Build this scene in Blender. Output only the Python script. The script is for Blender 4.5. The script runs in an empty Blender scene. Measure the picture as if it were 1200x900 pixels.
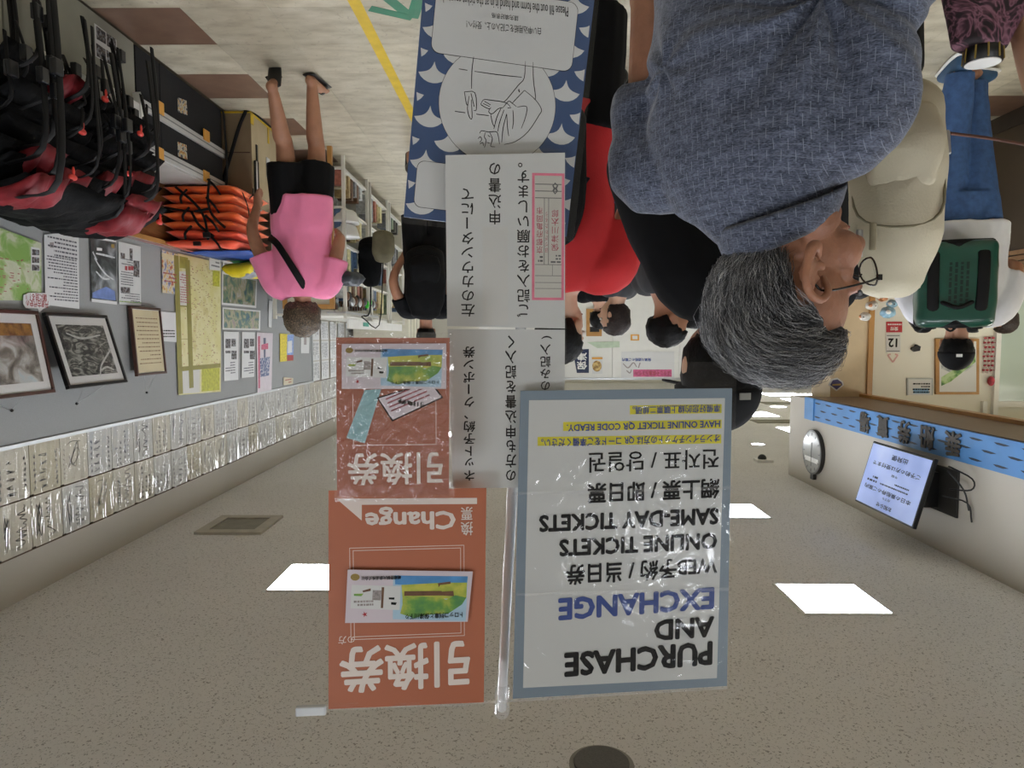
import bpy, bmesh, math, random
import numpy as np
from mathutils import Vector, Matrix, noise
from mathutils.bvhtree import BVHTree

random.seed(7)
SC = bpy.context.scene
COL = SC.collection
V = Vector
PI = math.pi

# ---------------------------------------------------------------- camera
# The photograph was taken upside down: the camera is rolled by 180 degrees.
FPX = 820.0
CAM = V((0.0, 0.0, 1.67))
TH = math.atan(55 / FPX)
PSI = math.atan(8 / FPX)
FWD = V((math.sin(PSI) * math.cos(TH), math.cos(PSI) * math.cos(TH), math.sin(TH)))
RGT = V((math.cos(PSI), -math.sin(PSI), 0))
UPV = RGT.cross(FWD)
cd = bpy.data.cameras.new('camera')
cam = bpy.data.objects.new('camera', cd)
COL.objects.link(cam)
cd.sensor_width = 36
cd.lens = 36 * FPX / 1200
cd.clip_start = 0.02
cd.clip_end = 100
M = Matrix((-RGT, -UPV, -FWD)).transposed().to_4x4()
M.translation = CAM
cam.matrix_world = M
SC.camera = cam

SC.view_settings.view_transform = 'Standard'
SC.view_settings.look = 'None'
SC.view_settings.exposure = 0.33
SC.view_settings.gamma = 1
SC.view_settings.use_curve_mapping = False
SC.cycles.max_bounces = 7
SC.cycles.transparent_max_bounces = 12
SC.cycles.diffuse_bounces = 4
SC.cycles.sample_clamp_indirect = 4
SC.cycles.caustics_reflective = False
SC.cycles.caustics_refractive = False

W = bpy.data.worlds.new('world')
SC.world = W
W.use_nodes = True
W.node_tree.nodes['Background'].inputs[0].default_value = (0.8, 0.85, 0.9, 1)
W.node_tree.nodes['Background'].inputs[1].default_value = 0.35
PANEL_E = 26.0        # strength of the ceiling light diffusers
OFFICE_E = 14.0

# ---------------------------------------------------------------- photo-pixel helpers (pixel -> real place on a real plane)
def ray(x, y):
    return FWD + RGT * ((1200 - x - 600) / FPX) + UPV * ((450 - (900 - y)) / FPX)
def PY(x, y, Y):
    d = ray(x, y); return CAM + d * ((Y - CAM.y) / d.y)
def PX(x, y, X):
    d = ray(x, y); return CAM + d * ((X - CAM.x) / d.x)
def PZ(x, y, Z):
    d = ray(x, y); return CAM + d * ((Z - CAM.z) / d.z)

# ---------------------------------------------------------------- materials
def srgb(c):
    if isinstance(c, str):
        c = tuple(int(c[i:i + 2], 16) / 255 for i in (0, 2, 4))
    return tuple((v / 12.92 if v <= 0.04045 else ((v + 0.055) / 1.055) ** 2.4) for v in c[:3]) + (1,)
MATS = {}
def mat(name, col, rough=0.6, metal=0.0, vary=0.06, nscale=12.0, bump=0.0, bscale=60.0, coat=0.0, emit=0.0, spec=0.5, sheen=0.0, sss=0.0):
    if name in MATS: return MATS[name]
    m = bpy.data.materials.new(name); m.use_nodes = True
    nt = m.node_tree; b = nt.nodes['Principled BSDF']; L = nt.links.new
    c = srgb(col)
    tc = nt.nodes.new('ShaderNodeTexCoord')
    b.inputs['Roughness'].default_value = rough
    b.inputs['Metallic'].default_value = metal
    b.inputs['Specular IOR Level'].default_value = spec
    b.inputs['Coat Weight'].default_value = coat
    b.inputs['Coat Roughness'].default_value = 0.08
    if sheen: b.inputs['Sheen Weight'].default_value = sheen
    if sss:
        b.inputs['Subsurface Weight'].default_value = sss
        b.inputs['Subsurface Scale'].default_value = 0.01
    b.inputs['Base Color'].default_value = c
    if vary > 0:
        n = nt.nodes.new('ShaderNodeTexNoise'); n.inputs['Scale'].default_value = nscale
        n.inputs['Detail'].default_value = 4
        L(tc.outputs['Object'], n.inputs['Vector'])
        r = nt.nodes.new('ShaderNodeValToRGB')
        r.color_ramp.elements[0].position = 0.3; r.color_ramp.elements[1].position = 0.7
        r.color_ramp.elements[0].color = tuple(max(0, v * (1 - 2 * vary)) for v in c[:3]) + (1,)
        r.color_ramp.elements[1].color = tuple(min(1, v * (1 + 2 * vary)) for v in c[:3]) + (1,)
        L(n.outputs['Fac'], r.inputs[0]); L(r.outputs[0], b.inputs['Base Color'])
    if bump > 0:
        n2 = nt.nodes.new('ShaderNodeTexNoise'); n2.inputs['Scale'].default_value = bscale
        n2.inputs['Detail'].default_value = 3
        L(tc.outputs['Object'], n2.inputs['Vector'])
        bp = nt.nodes.new('ShaderNodeBump'); bp.inputs['Strength'].default_value = bump
        bp.inputs['Distance'].default_value = 0.01
        L(n2.outputs['Fac'], bp.inputs['Height']); L(bp.outputs[0], b.inputs['Normal'])
    if emit > 0:
        b.inputs['Emission Color'].default_value = c
        b.inputs['Emission Strength'].default_value = emit
    MATS[name] = m
    return m
def ramp_mat(name, stops, scale=8.0, detail=5, rough=0.6, dist=0.0, coat=0.0, kind='noise', stretch=(1, 1, 1), bump=0.0, const=False):
    """colours printed or grown in patches: a noise or voronoi pushed through a colour ramp"""
    if name in MATS: return MATS[name]
    m = bpy.data.materials.new(name); m.use_nodes = True
    nt = m.node_tree; b = nt.nodes['Principled BSDF']; L = nt.links.new
    b.inputs['Roughness'].default_value = rough; b.inputs['Coat Weight'].default_value = coat
    tc = nt.nodes.new('ShaderNodeTexCoord'); mp = nt.nodes.new('ShaderNodeMapping')
    mp.inputs['Scale'].default_value = stretch
    L(tc.outputs['Object'], mp.inputs[0])
    if kind == 'noise':
        n = nt.nodes.new('ShaderNodeTexNoise'); n.inputs['Scale'].default_value = scale
        n.inputs['Detail'].default_value = detail; n.inputs['Distortion'].default_value = dist; out = n.outputs['Fac']
    elif kind == 'wave':
        n = nt.nodes.new('ShaderNodeTexWave'); n.inputs['Scale'].default_value = scale
        n.inputs['Distortion'].default_value = dist; n.inputs['Detail'].default_value = detail; out = n.outputs['Fac']
    else:
        n = nt.nodes.new('ShaderNodeTexVoronoi'); n.inputs['Scale'].default_value = scale; out = n.outputs['Distance']
    L(mp.outputs[0], n.inputs['Vector'])
    r = nt.nodes.new('ShaderNodeValToRGB'); e = r.color_ramp.elements
    if const: r.color_ramp.interpolation = 'CONSTANT'
    while len(e) < len(stops): e.new(0.5)
    for k, (p, c) in enumerate(stops):
        e[k].position = p; e[k].color = srgb(c)
    L(out, r.inputs[0]); L(r.outputs[0], b.inputs['Base Color'])
    if bump:
        bp = nt.nodes.new('ShaderNodeBump'); bp.inputs['Strength'].default_value = bump; bp.inputs['Distance'].default_value = 0.004
        L(out, bp.inputs['Height']); L(bp.outputs[0], b.inputs['Normal'])
    MATS[name] = m
    return m
def film_mat(name, alpha=0.10, wave=0.5, scale=30.0, dist=3.0, rough=0.06, tint='FFFFFF', stretch=(1, 1, 1), kind='noise', bd=0.01, f0=0.035):
    """clear plastic film: mostly see-through, with a crinkled glossy surface"""
    if name in MATS: return MATS[name]
    m = bpy.data.materials.new(name); m.use_nodes = True
    nt = m.node_tree; b = nt.nodes['Principled BSDF']; L = nt.links.new
    nt.nodes.remove(b)
    tr = nt.nodes.new('ShaderNodeBsdfTransparent'); gl = nt.nodes.new('ShaderNodeBsdfGlossy')
    df = nt.nodes.new('ShaderNodeBsdfDiffuse'); df.inputs[0].default_value = srgb(tint)
    gl.inputs['Roughness'].default_value = rough
    lw = nt.nodes.new('ShaderNodeLayerWeight'); lw.inputs[0].default_value = 0.5
    pw = nt.nodes.new('ShaderNodeMath'); pw.operation = 'POWER'; pw.inputs[1].default_value = 5
    fr = nt.nodes.new('ShaderNodeMath'); fr.operation = 'MULTIPLY_ADD'; fr.inputs[1].default_value = 0.6; fr.inputs[2].default_value = f0
    L(lw.outputs['Facing'], pw.inputs[0]); L(pw.outputs[0], fr.inputs[0])
    tc = nt.nodes.new('ShaderNodeTexCoord'); mp = nt.nodes.new('ShaderNodeMapping'); mp.inputs['Scale'].default_value = stretch
    L(tc.outputs['Object'], mp.inputs[0])
    if kind == 'noise':
        n = nt.nodes.new('ShaderNodeTexNoise'); n.inputs['Scale'].default_value = scale; n.inputs['Detail'].default_value = 2.5
    else:
        n = nt.nodes.new('ShaderNodeTexWave'); n.inputs['Scale'].default_value = scale; n.inputs['Detail'].default_value = 2
    n.inputs['Distortion'].default_value = dist
    L(mp.outputs[0], n.inputs['Vector'])
    bp = nt.nodes.new('ShaderNodeBump'); bp.inputs['Strength'].default_value = wave; bp.inputs['Distance'].default_value = bd
    L(n.outputs['Fac'], bp.inputs['Height'])
    L(bp.outputs[0], gl.inputs['Normal'])
    mx = nt.nodes.new('ShaderNodeMixShader'); L(fr.outputs[0], mx.inputs[0]); L(tr.outputs[0], mx.inputs[1]); L(gl.outputs[0], mx.inputs[2])
    m2 = nt.nodes.new('ShaderNodeMixShader'); m2.inputs[0].default_value = alpha
    L(mx.outputs[0], m2.inputs[1]); L(df.outputs[0], m2.inputs[2])
    L(m2.outputs[0], nt.nodes['Material Output'].inputs[0]); m['film'] = 1
    MATS[name] = m
    return m

# ---------------------------------------------------------------- objects
def tag(o, label=None, cat=None, group=None, kind=None):
    if label: o['label'] = label
    if cat: o['category'] = cat
    if group: o['group'] = group
    if kind: o['kind'] = kind
    return o
def empty(name, loc=(0, 0, 0), rz=0.0, label=None, cat=None, group=None, mw=None):
    o = bpy.data.objects.new(name, None); COL.objects.link(o)
    o.empty_display_size = 0.1
    if mw is not None: o.matrix_world = mw
    else:
        o.location = loc; o.rotation_euler = (0, 0, rz)
    return tag(o, label, cat, group)
def obj(name, me, m, parent=None, smooth=False, kind=None):
    if isinstance(me, bmesh.types.BMesh):
        bm = me; me = bpy.data.meshes.new(name); bm.to_mesh(me); bm.free()
    if m is not None:
        me.materials.clear(); me.materials.append(m)
    if smooth:
        me.polygons.foreach_set('use_smooth', [True] * len(me.polygons))
    o = bpy.data.objects.new(name, me); COL.objects.link(o)
    if parent is not None: o.parent = parent
    if kind: o['kind'] = kind
    return o
def reorigin(o):
    """move a top-level mesh's origin to the bottom centre of its bounds"""
    me = o.data
    n = len(me.vertices); a = np.empty(n * 3); me.vertices.foreach_get('co', a); a = a.reshape(-1, 3)
    c = np.array([(a[:, 0].min() + a[:, 0].max()) / 2, (a[:, 1].min() + a[:, 1].max()) / 2, a[:, 2].min()])
    me.vertices.foreach_set('co', (a - c).ravel()); me.update()
    o.matrix_world = o.matrix_world @ Matrix.Translation(V(c))
    return o
def copy_tree(o, parent=None):
    c = o.copy(); COL.objects.link(c)
    if parent is not None: c.parent = parent
    for ch in list(o.children): copy_tree(ch, c)
    return c
def box(bm, x0, x1, y0, y1, z0, z1, bev=0.0, mtx=None):
    vs = [bm.verts.new(p) for p in ((x0, y0, z0), (x1, y0, z0), (x1, y1, z0), (x0, y1, z0), (x0, y0, z1), (x1, y0, z1), (x1, y1, z1), (x0, y1, z1))]
    fs = [bm.faces.new([vs[i] for i in f]) for f in ((0, 3, 2, 1), (4, 5, 6, 7), (0, 1, 5, 4), (1, 2, 6, 5), (2, 3, 7, 6), (3, 0, 4, 7))]
    if mtx is not None:
        for v in vs: v.co = mtx @ v.co
    if bev > 0:
        es = list({e for f in fs for e in f.edges})
        bmesh.ops.bevel(bm, geom=es, offset=bev, segments=2, affect='EDGES', profile=0.5)
def bx(name, x0, x1, y0, y1, z0, z1, m, parent=None, bev=0.0, kind=None, label=None, cat=None, group=None):
    bm = bmesh.new(); box(bm, min(x0, x1), max(x0, x1), min(y0, y1), max(y0, y1), min(z0, z1), max(z0, z1), bev)
    o = obj(name, bm, m, parent, kind=kind)
    if parent is None: reorigin(o)
    return tag(o, label, cat, group)
def prism(bm, pts, c0, c1):
    """polygon in local a,b extruded from c0 to c1"""
    lo = [bm.verts.new((p[0], p[1], c0)) for p in pts]; hi = [bm.verts.new((p[0], p[1], c1)) for p in pts]
    bm.faces.new(hi); bm.faces.new(lo[::-1]); n = len(pts)
    for i in range(n): bm.faces.new((lo[i], lo[(i + 1) % n], hi[(i + 1) % n], hi[i]))
def catmull(pts, k=4):
    """smooth polyline through points (any dimension)"""
    P = [np.array(p, float) for p in pts]
    if len(P) < 3 or k < 2: return P
    Q = [2 * P[0] - P[1]] + P + [2 * P[-1] - P[-2]]; out = []
    for i in range(1, len(Q) - 2):
        p0, p1, p2, p3 = Q[i - 1:i + 3]
        for j in range(k):
            t = j / k
            out.append(0.5 * ((2 * p1) + (-p0 + p2) * t + (2 * p0 - 5 * p1 + 4 * p2 - p3) * t * t + (-p0 + 3 * p1 - 3 * p2 + p3) * t ** 3))
    out.append(P[-1]); return out
def tube(bm, pts, radii, seg=10, side=None, k=4, cap='round'):
    """swept tube; radii a number, or per point r or (r_side, r_other); side fixes the wide direction"""
    n = len(pts)
    if not isinstance(radii, (list, tuple)): radii = [radii] * n
    rr = [(r, r) if not isinstance(r, (list, tuple)) else r for r in radii]
    D = catmull([tuple(p) + tuple(r) for p, r in zip(pts, rr)], k)
    P = [V(d[:3]) for d in D]; R = [(max(d[3], 1e-4), max(d[4], 1e-4)) for d in D]
    T = []
    for i in range(len(P)):
        t = P[min(i + 1, len(P) - 1)] - P[max(i - 1, 0)]
        T.append(t.normalized() if t.length > 1e-9 else V((0, 0, 1)))
    if cap == 'round':
        def capr(p, t, r, s):
            q = []
            for a in (0.35, 0.7, 0.93):
                q.append((p + t * (s * a * min(r)), (r[0] * math.sqrt(1 - a * a), r[1] * math.sqrt(1 - a * a))))
            return q
        st = capr(P[0], T[0], R[0], -1)[::-1]; en = capr(P[-1], T[-1], R[-1], 1)
        P = [q[0] for q in st] + P + [q[0] for q in en]; R = [q[1] for q in st] + R + [q[1] for q in en]
        T = [T[0]] * 3 + T + [T[-1]] * 3
    s = V(side) if side is not None else (V((1, 0, 0)) if abs(T[0].x) < 0.8 else V((0, 1, 0)))
    prev = None; first = None
    for p, r, t in zip(P, R, T):
        s2 = s - t * s.dot(t)
        if s2.length < 1e-5: s2 = t.orthogonal()
        s2.normalize()
        if side is None: s = s2
        q = t.cross(s2)
        ring = [bm.verts.new(p + s2 * (math.cos(2 * PI * i / seg) * r[0]) + q * (math.sin(2 * PI * i / seg) * r[1])) for i in range(seg)]
        if prev:
            for i in range(seg): bm.faces.new((prev[i], prev[(i + 1) % seg], ring[(i + 1) % seg], ring[i]))
        else: first = ring
        prev = ring
    if cap:
        bm.faces.new(first[::-1]); bm.faces.new(prev)
def ell(bm, c, r, seg=20, rings=14, rot=None):
    ret = bmesh.ops.create_uvsphere(bm, u_segments=seg, v_segments=rings, radius=1.0)
    mt = Matrix.Translation(V(c)) @ (rot.to_4x4() if rot is not None else Matrix.Identity(4)) @ Matrix.Diagonal(V(r).to_4d())
    for v in ret['verts']: v.co = mt @ v.co
    return ret['verts']
def tb(name, pts, radii, m, parent=None, seg=8, side=None, k=4, cap='round', smooth=True):
    bm = bmesh.new(); tube(bm, pts, radii, seg, side, k, cap)
    return obj(name, bm, m, parent, smooth=smooth)
def mesh_arr(me):
    a = np.empty(len(me.vertices) * 3); me.vertices.foreach_get('co', a); return a.reshape(-1, 3)
def remesh(bm, vox, smooth=4, name='m'):
    me = bpy.data.meshes.new(name); bm.to_mesh(me); bm.free()
    o = bpy.data.objects.new('tmp', me); COL.objects.link(o)
    r = o.modifiers.new('r', 'REMESH'); r.mode = 'VOXEL'; r.voxel_size = vox
    if smooth:
        s = o.modifiers.new('s', 'SMOOTH'); s.factor = 0.6; s.iterations = smooth
    dg = bpy.context.evaluated_depsgraph_get()
    out = bpy.data.meshes.new_from_object(o.evaluated_get(dg), depsgraph=dg)
    bpy.data.objects.remove(o); bpy.data.meshes.remove(me)
    return out
def normals(me):
    a = np.empty(len(me.vertices) * 3); me.vertex_normals.foreach_get('vector', a); return a.reshape(-1, 3)
def wrinkle(me, amp, scale, axis=(1, 1, 1), seed=0, ridged=True):
    """cloth folds: push vertices along their normals by stretched ridged noise"""
    a = mesh_arr(me); nn = normals(me)
    h = np.empty(len(a))
    for i, p in enumerate(a):
        q = V((p[0] * scale * axis[0] + seed, p[1] * scale * axis[1], p[2] * scale * axis[2]))
        v = noise.noise(q + V((noise.noise(q * 0.7), noise.noise(q * 0.7 + V((9, 9, 9))), 0)) * 0.8)
        h[i] = (1 - 2.2 * abs(v)) if ridged else v
    a = a + nn * (h[:, None] * amp)
    me.vertices.foreach_set('co', a.ravel()); me.update()

# ---------------------------------------------------------------- flat printed things
class Panel:
    """plane with local a (right), b (up), c (towards the viewer)"""
    def __init__(s, O, ex, ey):
        s.O = V(O); s.ex = V(ex).normalized(); n = s.ex.cross(V(ey)).normalized(); s.n = n; s.ey = n.cross(s.ex)
        m = Matrix((s.ex, s.ey, s.n)).transposed().to_4x4(); m.translation = s.O; s.m = m
    def loc(s, x, y, c=0.0):
        d = ray(x, y); t = (s.O + s.n * c - CAM).dot(s.n) / d.dot(s.n); p = CAM + d * t - s.O
        return p.dot(s.ex), p.dot(s.ey)
    def rect(s, x0, y0, x1, y1):
        """photo box -> local box (a0,b0,a1,b1)"""
        q = [s.loc(x, y) for x in (x0, x1) for y in (y0, y1)]
        return min(p[0] for p in q), min(p[1] for p in q), max(p[0] for p in q), max(p[1] for p in q)
def sheet(name, pn, quad, th, m, parent=None, c=0.0, px=True, **kw):
    """thin solid sheet; top-level when parent is None (origin moved onto the sheet)"""
    pts = [pn.loc(*q) for q in quad] if px else quad
    area = sum(pts[i][0] * pts[(i + 1) % len(pts)][1] - pts[(i + 1) % len(pts)][0] * pts[i][1] for i in range(len(pts)))
    if area < 0: pts = pts[::-1]
    bm = bmesh.new()
    if m.get('film'): bm.faces.new([bm.verts.new((p[0], p[1], c)) for p in pts])
    else: prism(bm, pts, c, c + th)
    o = obj(name, bm, m, parent)
    if parent is None: o.matrix_world = pn.m
    return tag(o, kw.get('label'), kw.get('cat'), kw.get('group'))
def R4(a0, b0, a1, b1): return [(a0, b0), (a1, b0), (a1, b1), (a0, b1)]
def text_mesh(s, bold=0.0, res=2, vertical=False):
    out = bmesh.new(); y = 0.0
    for line in (list(s) if vertical else [s]):
        cu = bpy.data.curves.new('t', 'FONT'); cu.body = line; cu.resolution_u = res; cu.offset = bold
        if vertical: cu.align_x = 'CENTER'
        o = bpy.data.objects.new('t', cu); me = o.to_mesh()
        if line in '、。':
            me.transform(Matrix.Translation((0.55, 0.55, 0)))
        if line in 'ー()（）' and vertical:
            me.transform(Matrix.Translation((0, 0.35, 0)) @ Matrix.Rotation(-PI / 2, 4, 'Z') @ Matrix.Translation((0, -0.35, 0)))
        if vertical: me.transform(Matrix.Translation((0, y, 0)))
        out.from_mesh(me); o.to_mesh_clear(); bpy.data.objects.remove(o); bpy.data.curves.remove(cu)
        y -= 1.05
    return out
def embolden(bm, d):
    # heavier strokes for characters the outline offset would break: a few overlaid shifted copies
    me = bpy.data.meshes.new('e'); bm.to_mesh(me)
    for k in range(8):
        t = 2 * PI * k / 8; n0 = len(bm.verts); bm.from_mesh(me); bm.verts.ensure_lookup_table()
        for v in bm.verts[n0:]: v.co.x += d * math.cos(t); v.co.y += d * math.sin(t); v.co.z = (k + 1) * 4e-5
    bpy.data.meshes.remove(me)
def letter(pn, s, box4, m, parent, c=0.0008, bold=0.012, res=2, px=True, vertical=False, name='lettering', lab=None, shear=0.0):
    """lettering fitted in a local (or photo) box"""
    a0, b0, a1, b1 = pn.rect(*box4) if px else box4
    bm = text_mesh(s, 0, res, vertical)
    if bold > 0.011: embolden(bm, bold * (0.9 if any(ord(ch) > 0x1100 for ch in s) else 0.8))
    if not bm.verts: bm.free(); return None
    xs = [v.co.x for v in bm.verts]; ys = [v.co.y for v in bm.verts]
    x0, x1, y0, y1 = min(xs), max(xs), min(ys), max(ys)
    for v in bm.verts:
        u = (v.co.x - x0) / max(x1 - x0, 1e-6); w = (v.co.y - y0) / max(y1 - y0, 1e-6)
        v.co = V((a0 + u * (a1 - a0) , b0 + w * (b1 - b0) + shear * u, c + v.co.z))
    o = obj(name, bm, m, parent)
    if lab: o['label'] = lab
    return o
def lines(parent, a0, b0, a1, b1, n, m, c=0.0008, fill=0.55, seed=1, word=0.09, name='small_print', vertical=False):
    """print too small to read: rows of short dashes"""
    rnd = random.Random(seed); bm = bmesh.new()
    L0, L1, S0, S1 = (a0, a1, b0, b1) if not vertical else (b0, b1, a0, a1)
    h = (S1 - S0) / n; w = (L1 - L0)
    for i in range(n):
        s = S0 + h * (i + 0.5 - fill / 2); e = s + h * fill; x = L0; end = L0 + w * rnd.choice((1, 1, 0.95, 0.8, 0.5))
        while x < end:
            q = x + w * word * rnd.uniform(0.4, 1.3)
            q2 = min(q, end)
            if vertical: f = [(s, x), (e, x), (e, q2), (s, q2)]
            else: f = [(x, s), (q2, s), (q2, e), (x, e)]
            bm.faces.new([bm.verts.new((p[0], p[1], c)) for p in f])
            x = q + w * word * 0.25
    return obj(name, bm, m, parent)
def ribbon(bm, pts, w, c):
    """flat stroke along 2-D points"""
    P = [V((p[0], p[1])) for p in pts]; l = []; r = []
    for i, p in enumerate(P):
        t = (P[min(i + 1, len(P) - 1)] - P[max(i - 1, 0)])
        if t.length < 1e-9: t = V((1, 0))
        t.normalize(); n = V((-t.y, t.x)); ww = w * (0.6 + 0.4 * math.sin(PI * (i + 0.5) / len(P)))
        l.append(bm.verts.new((p.x + n.x * ww, p.y + n.y * ww, c))); r.append(bm.verts.new((p.x - n.x * ww, p.y - n.y * ww, c)))
    for i in range(len(P) - 1): bm.faces.new((l[i], r[i], r[i + 1], l[i + 1]))
def strokes(parent, segs, w, m, c=0.0009, name='drawn_line', k=4):
    bm = bmesh.new()
    for s in segs: ribbon(bm, catmull(s, k), w, c)
    return obj(name, bm, m, parent)
def disc_pts(a, b, ra, rb, n=40, a0=0, a1=2 * PI):
    return [(a + ra * math.cos(a0 + (a1 - a0) * i / n), b + rb * math.sin(a0 + (a1 - a0) * i / n)) for i in range(n)]
# ================================================================ structure
def pos_mat(name, stops, scale, stretch=(1, 1, 1), rough=0.5, speck=None, bump=0.0, coat=0.0, detail=6):
    """mottled surface laid out in world metres (floor, ceiling, walls), optional small dark flecks"""
    m = bpy.data.materials.new(name); m.use_nodes = True
    nt = m.node_tree; b = nt.nodes['Principled BSDF']; L = nt.links.new
    b.inputs['Roughness'].default_value = rough; b.inputs['Coat Weight'].default_value = coat; b.inputs['Coat Roughness'].default_value = 0.25
    g = nt.nodes.new('ShaderNodeNewGeometry'); mp = nt.nodes.new('ShaderNodeMapping'); mp.inputs['Scale'].default_value = stretch
    L(g.outputs['Position'], mp.inputs[0])
    n = nt.nodes.new('ShaderNodeTexNoise'); n.inputs['Scale'].default_value = scale; n.inputs['Detail'].default_value = detail
    L(mp.outputs[0], n.inputs['Vector'])
    r = nt.nodes.new('ShaderNodeValToRGB'); e = r.color_ramp.elements
    while len(e) < len(stops): e.new(0.5)
    for k, (p, c) in enumerate(stops): e[k].position = p; e[k].color = srgb(c)
    L(n.outputs['Fac'], r.inputs[0]); out = r.outputs[0]
    if speck:
        sc, thr, colr, amt = speck
        n2 = nt.nodes.new('ShaderNodeTexNoise'); n2.inputs['Scale'].default_value = sc; n2.inputs['Detail'].default_value = 1.5
        n2.inputs['Distortion'].default_value = 1.2
        L(g.outputs['Position'], n2.inputs['Vector'])
        r2 = nt.nodes.new('ShaderNodeValToRGB'); r2.color_ramp.elements[0].position = thr; r2.color_ramp.elements[1].position = thr + 0.04
        r2.color_ramp.elements[0].color = (0, 0, 0, 1); r2.color_ramp.elements[1].color = (amt, amt, amt, 1)
        L(n2.outputs['Fac'], r2.inputs[0])
        mx = nt.nodes.new('ShaderNodeMix'); mx.data_type = 'RGBA'; mx.inputs[7].default_value = srgb(colr)
        L(r2.outputs[0], mx.inputs[0]); L(out, mx.inputs[6]); out = mx.outputs[2]
    L(out, b.inputs['Base Color'])
    if bump:
        bp = nt.nodes.new('ShaderNodeBump'); bp.inputs['Strength'].default_value = bump; bp.inputs['Distance'].default_value = 0.003
        L(n.outputs['Fac'], bp.inputs['Height']); L(bp.outputs[0], b.inputs['Normal'])
    MATS[name] = m
    return m
CZ = 2.99
ORD_ = ['first', 'second', 'third']
M_ceil = pos_mat('ceiling_board', [(0.3, 'E3E2E0'), (0.7, 'EAE9E7')], 1.5, rough=0.95, speck=(105, 0.61, '8C8A86', 0.8))
M_tile = pos_mat('floor_tile_beige', [(0.3, 'ABA28C'), (0.5, 'C2BAA4'), (0.72, 'D1CAB7')], 5.0, (1, 2.2, 1), rough=0.38, speck=(28, 0.64, '9A917C', 0.4))
M_tileb = pos_mat('floor_tile_brown', [(0.3, '6F5546'), (0.7, '806553')], 9.0, rough=0.38)
M_wallp = pos_mat('wall_paint_cream', [(0.3, 'BDB8AD'), (0.7, 'C4BFB4')], 1.2, rough=0.75)
M_wallw = pos_mat('office_wall_white', [(0.3, 'E2E0D4'), (0.7, 'E8E6DA')], 1.0, rough=0.6)
M_brown = ramp_mat('brown_wood', [(0.3, '6A4526'), (0.5, '7E5431'), (0.7, '8C6039')], 4, 6, 0.35, 1.0, stretch=(1, 1, 14))
M_oak = ramp_mat('pale_wood', [(0.3, 'A6783F'), (0.7, 'BF9055')], 6, 5, 0.4, 0.6, stretch=(1, 1, 0.2))
M_grout = mat('floor_underlay', '6E6453', 0.8)
M_alu = mat('aluminium', 'C9CCCE', 0.35, 0.8, 0.02)
M_white = mat('white_paint', 'E6E6E2', 0.4, 0, 0.02)
M_black = mat('black_plastic', '121314', 0.4, 0, 0.05)
M_blackm = mat('black_cloth', '0E0F12', 0.85, 0, 0.15, 40)
M_paper = mat('white_paper', 'D6D7D6', 0.55, 0, 0.01, 3)
M_ink = mat('black_ink', '08080A', 0.6, 0, 0.0, spec=.2)

def struct(name, *a, **k):
    o = bx(name, *a, **k); o['kind'] = 'structure'; return o

# floor: base slab, real tiles where they can be told apart, the rest joined
floor = empty('floor', (0, 0, 0)); floor['kind'] = 'structure'
bx('subfloor', -9.2, 2.7, -4.2, 20.2, -0.2, -0.0065, M_grout, floor)
tx0, ty0, TS = 1.725 - 0.45 * 12, 4.56 - 0.45 * 5, 0.45
def tile_mesh():
    bm = bmesh.new(); box(bm, 0.0008, TS - 0.0008, 0.0008, TS - 0.0008, -0.006, 0, 0.0006)
    me = bpy.data.meshes.new('floor_tile'); bm.to_mesh(me); bm.free(); return me
tm1, tm2 = tile_mesh(), tile_mesh(); tm1.materials.append(M_tile); tm2.materials.append(M_tileb)
def is_brown(i, j): return (i == 12 and j % 2 == 1) or (i in (0, 1, 2) and j in (6, 10, 14)) or (i == 2 and j == 2)
rest = bmesh.new(); restb = bmesh.new()
for i in range(-16, 14):
    for j in range(-14, 40):
        x, y = tx0 + i * TS, ty0 + j * TS
        if x + TS > 2.55 or x < -8.8 or y > 19.8: continue
        if 0 <= i <= 13 and 0 <= j < 20:
            br = is_brown(i, j)
            o = bpy.data.objects.new('floor_tile', tm2 if br else tm1); COL.objects.link(o); o.parent = floor; o.location = (x, y, 0)
            if br: o['label'] = 'dark brown floor tile'
        else:
            b = restb if is_brown(i, j) else rest
            b.faces.new([b.verts.new(p) for p in ((x + .0008, y + .0008, 0), (x + TS - .0008, y + .0008, 0), (x + TS - .0008, y + TS - .0008, 0), (x + .0008, y + TS - .0008, 0))])
obj('far_floor_tiles', rest, M_tile, floor, kind='stuff')
obj('far_brown_tiles', restb, M_tileb, floor, kind='stuff')

# each tile a little lighter or darker than its neighbours
nt = M_tile.node_tree; oi = nt.nodes.new('ShaderNodeObjectInfo'); mr = nt.nodes.new('ShaderNodeMapRange'); mr.inputs[3].default_value = .86; mr.inputs[4].default_value = 1.06
hv = nt.nodes.new('ShaderNodeHueSaturation'); bs = nt.nodes['Principled BSDF']; src_ = bs.inputs['Base Color'].links[0].from_socket
nt.links.new(oi.outputs['Random'], mr.inputs[0]); nt.links.new(mr.outputs[0], hv.inputs['Value']); nt.links.new(src_, hv.inputs['Color']); nt.links.new(hv.outputs[0], bs.inputs['Base Color'])
struct('ceiling', -9.2, 2.7, -4.2, 20.2, CZ, CZ + 0.2, M_ceil)
struct('wall_right', 2.5, 2.7, -4.2, 20.2, 0, CZ, M_wallp)
struct('wall_back', -9.2, 2.7, -4.4, -4.2, 0, CZ, M_wallp)
struct('wall_far', -9.2, 2.7, 20.2, 20.4, 0, CZ, M_wallw)
struct('wall_outer_left', -9.4, -9.2, -4.2, 20.2, 0, CZ, M_wallp)
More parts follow.
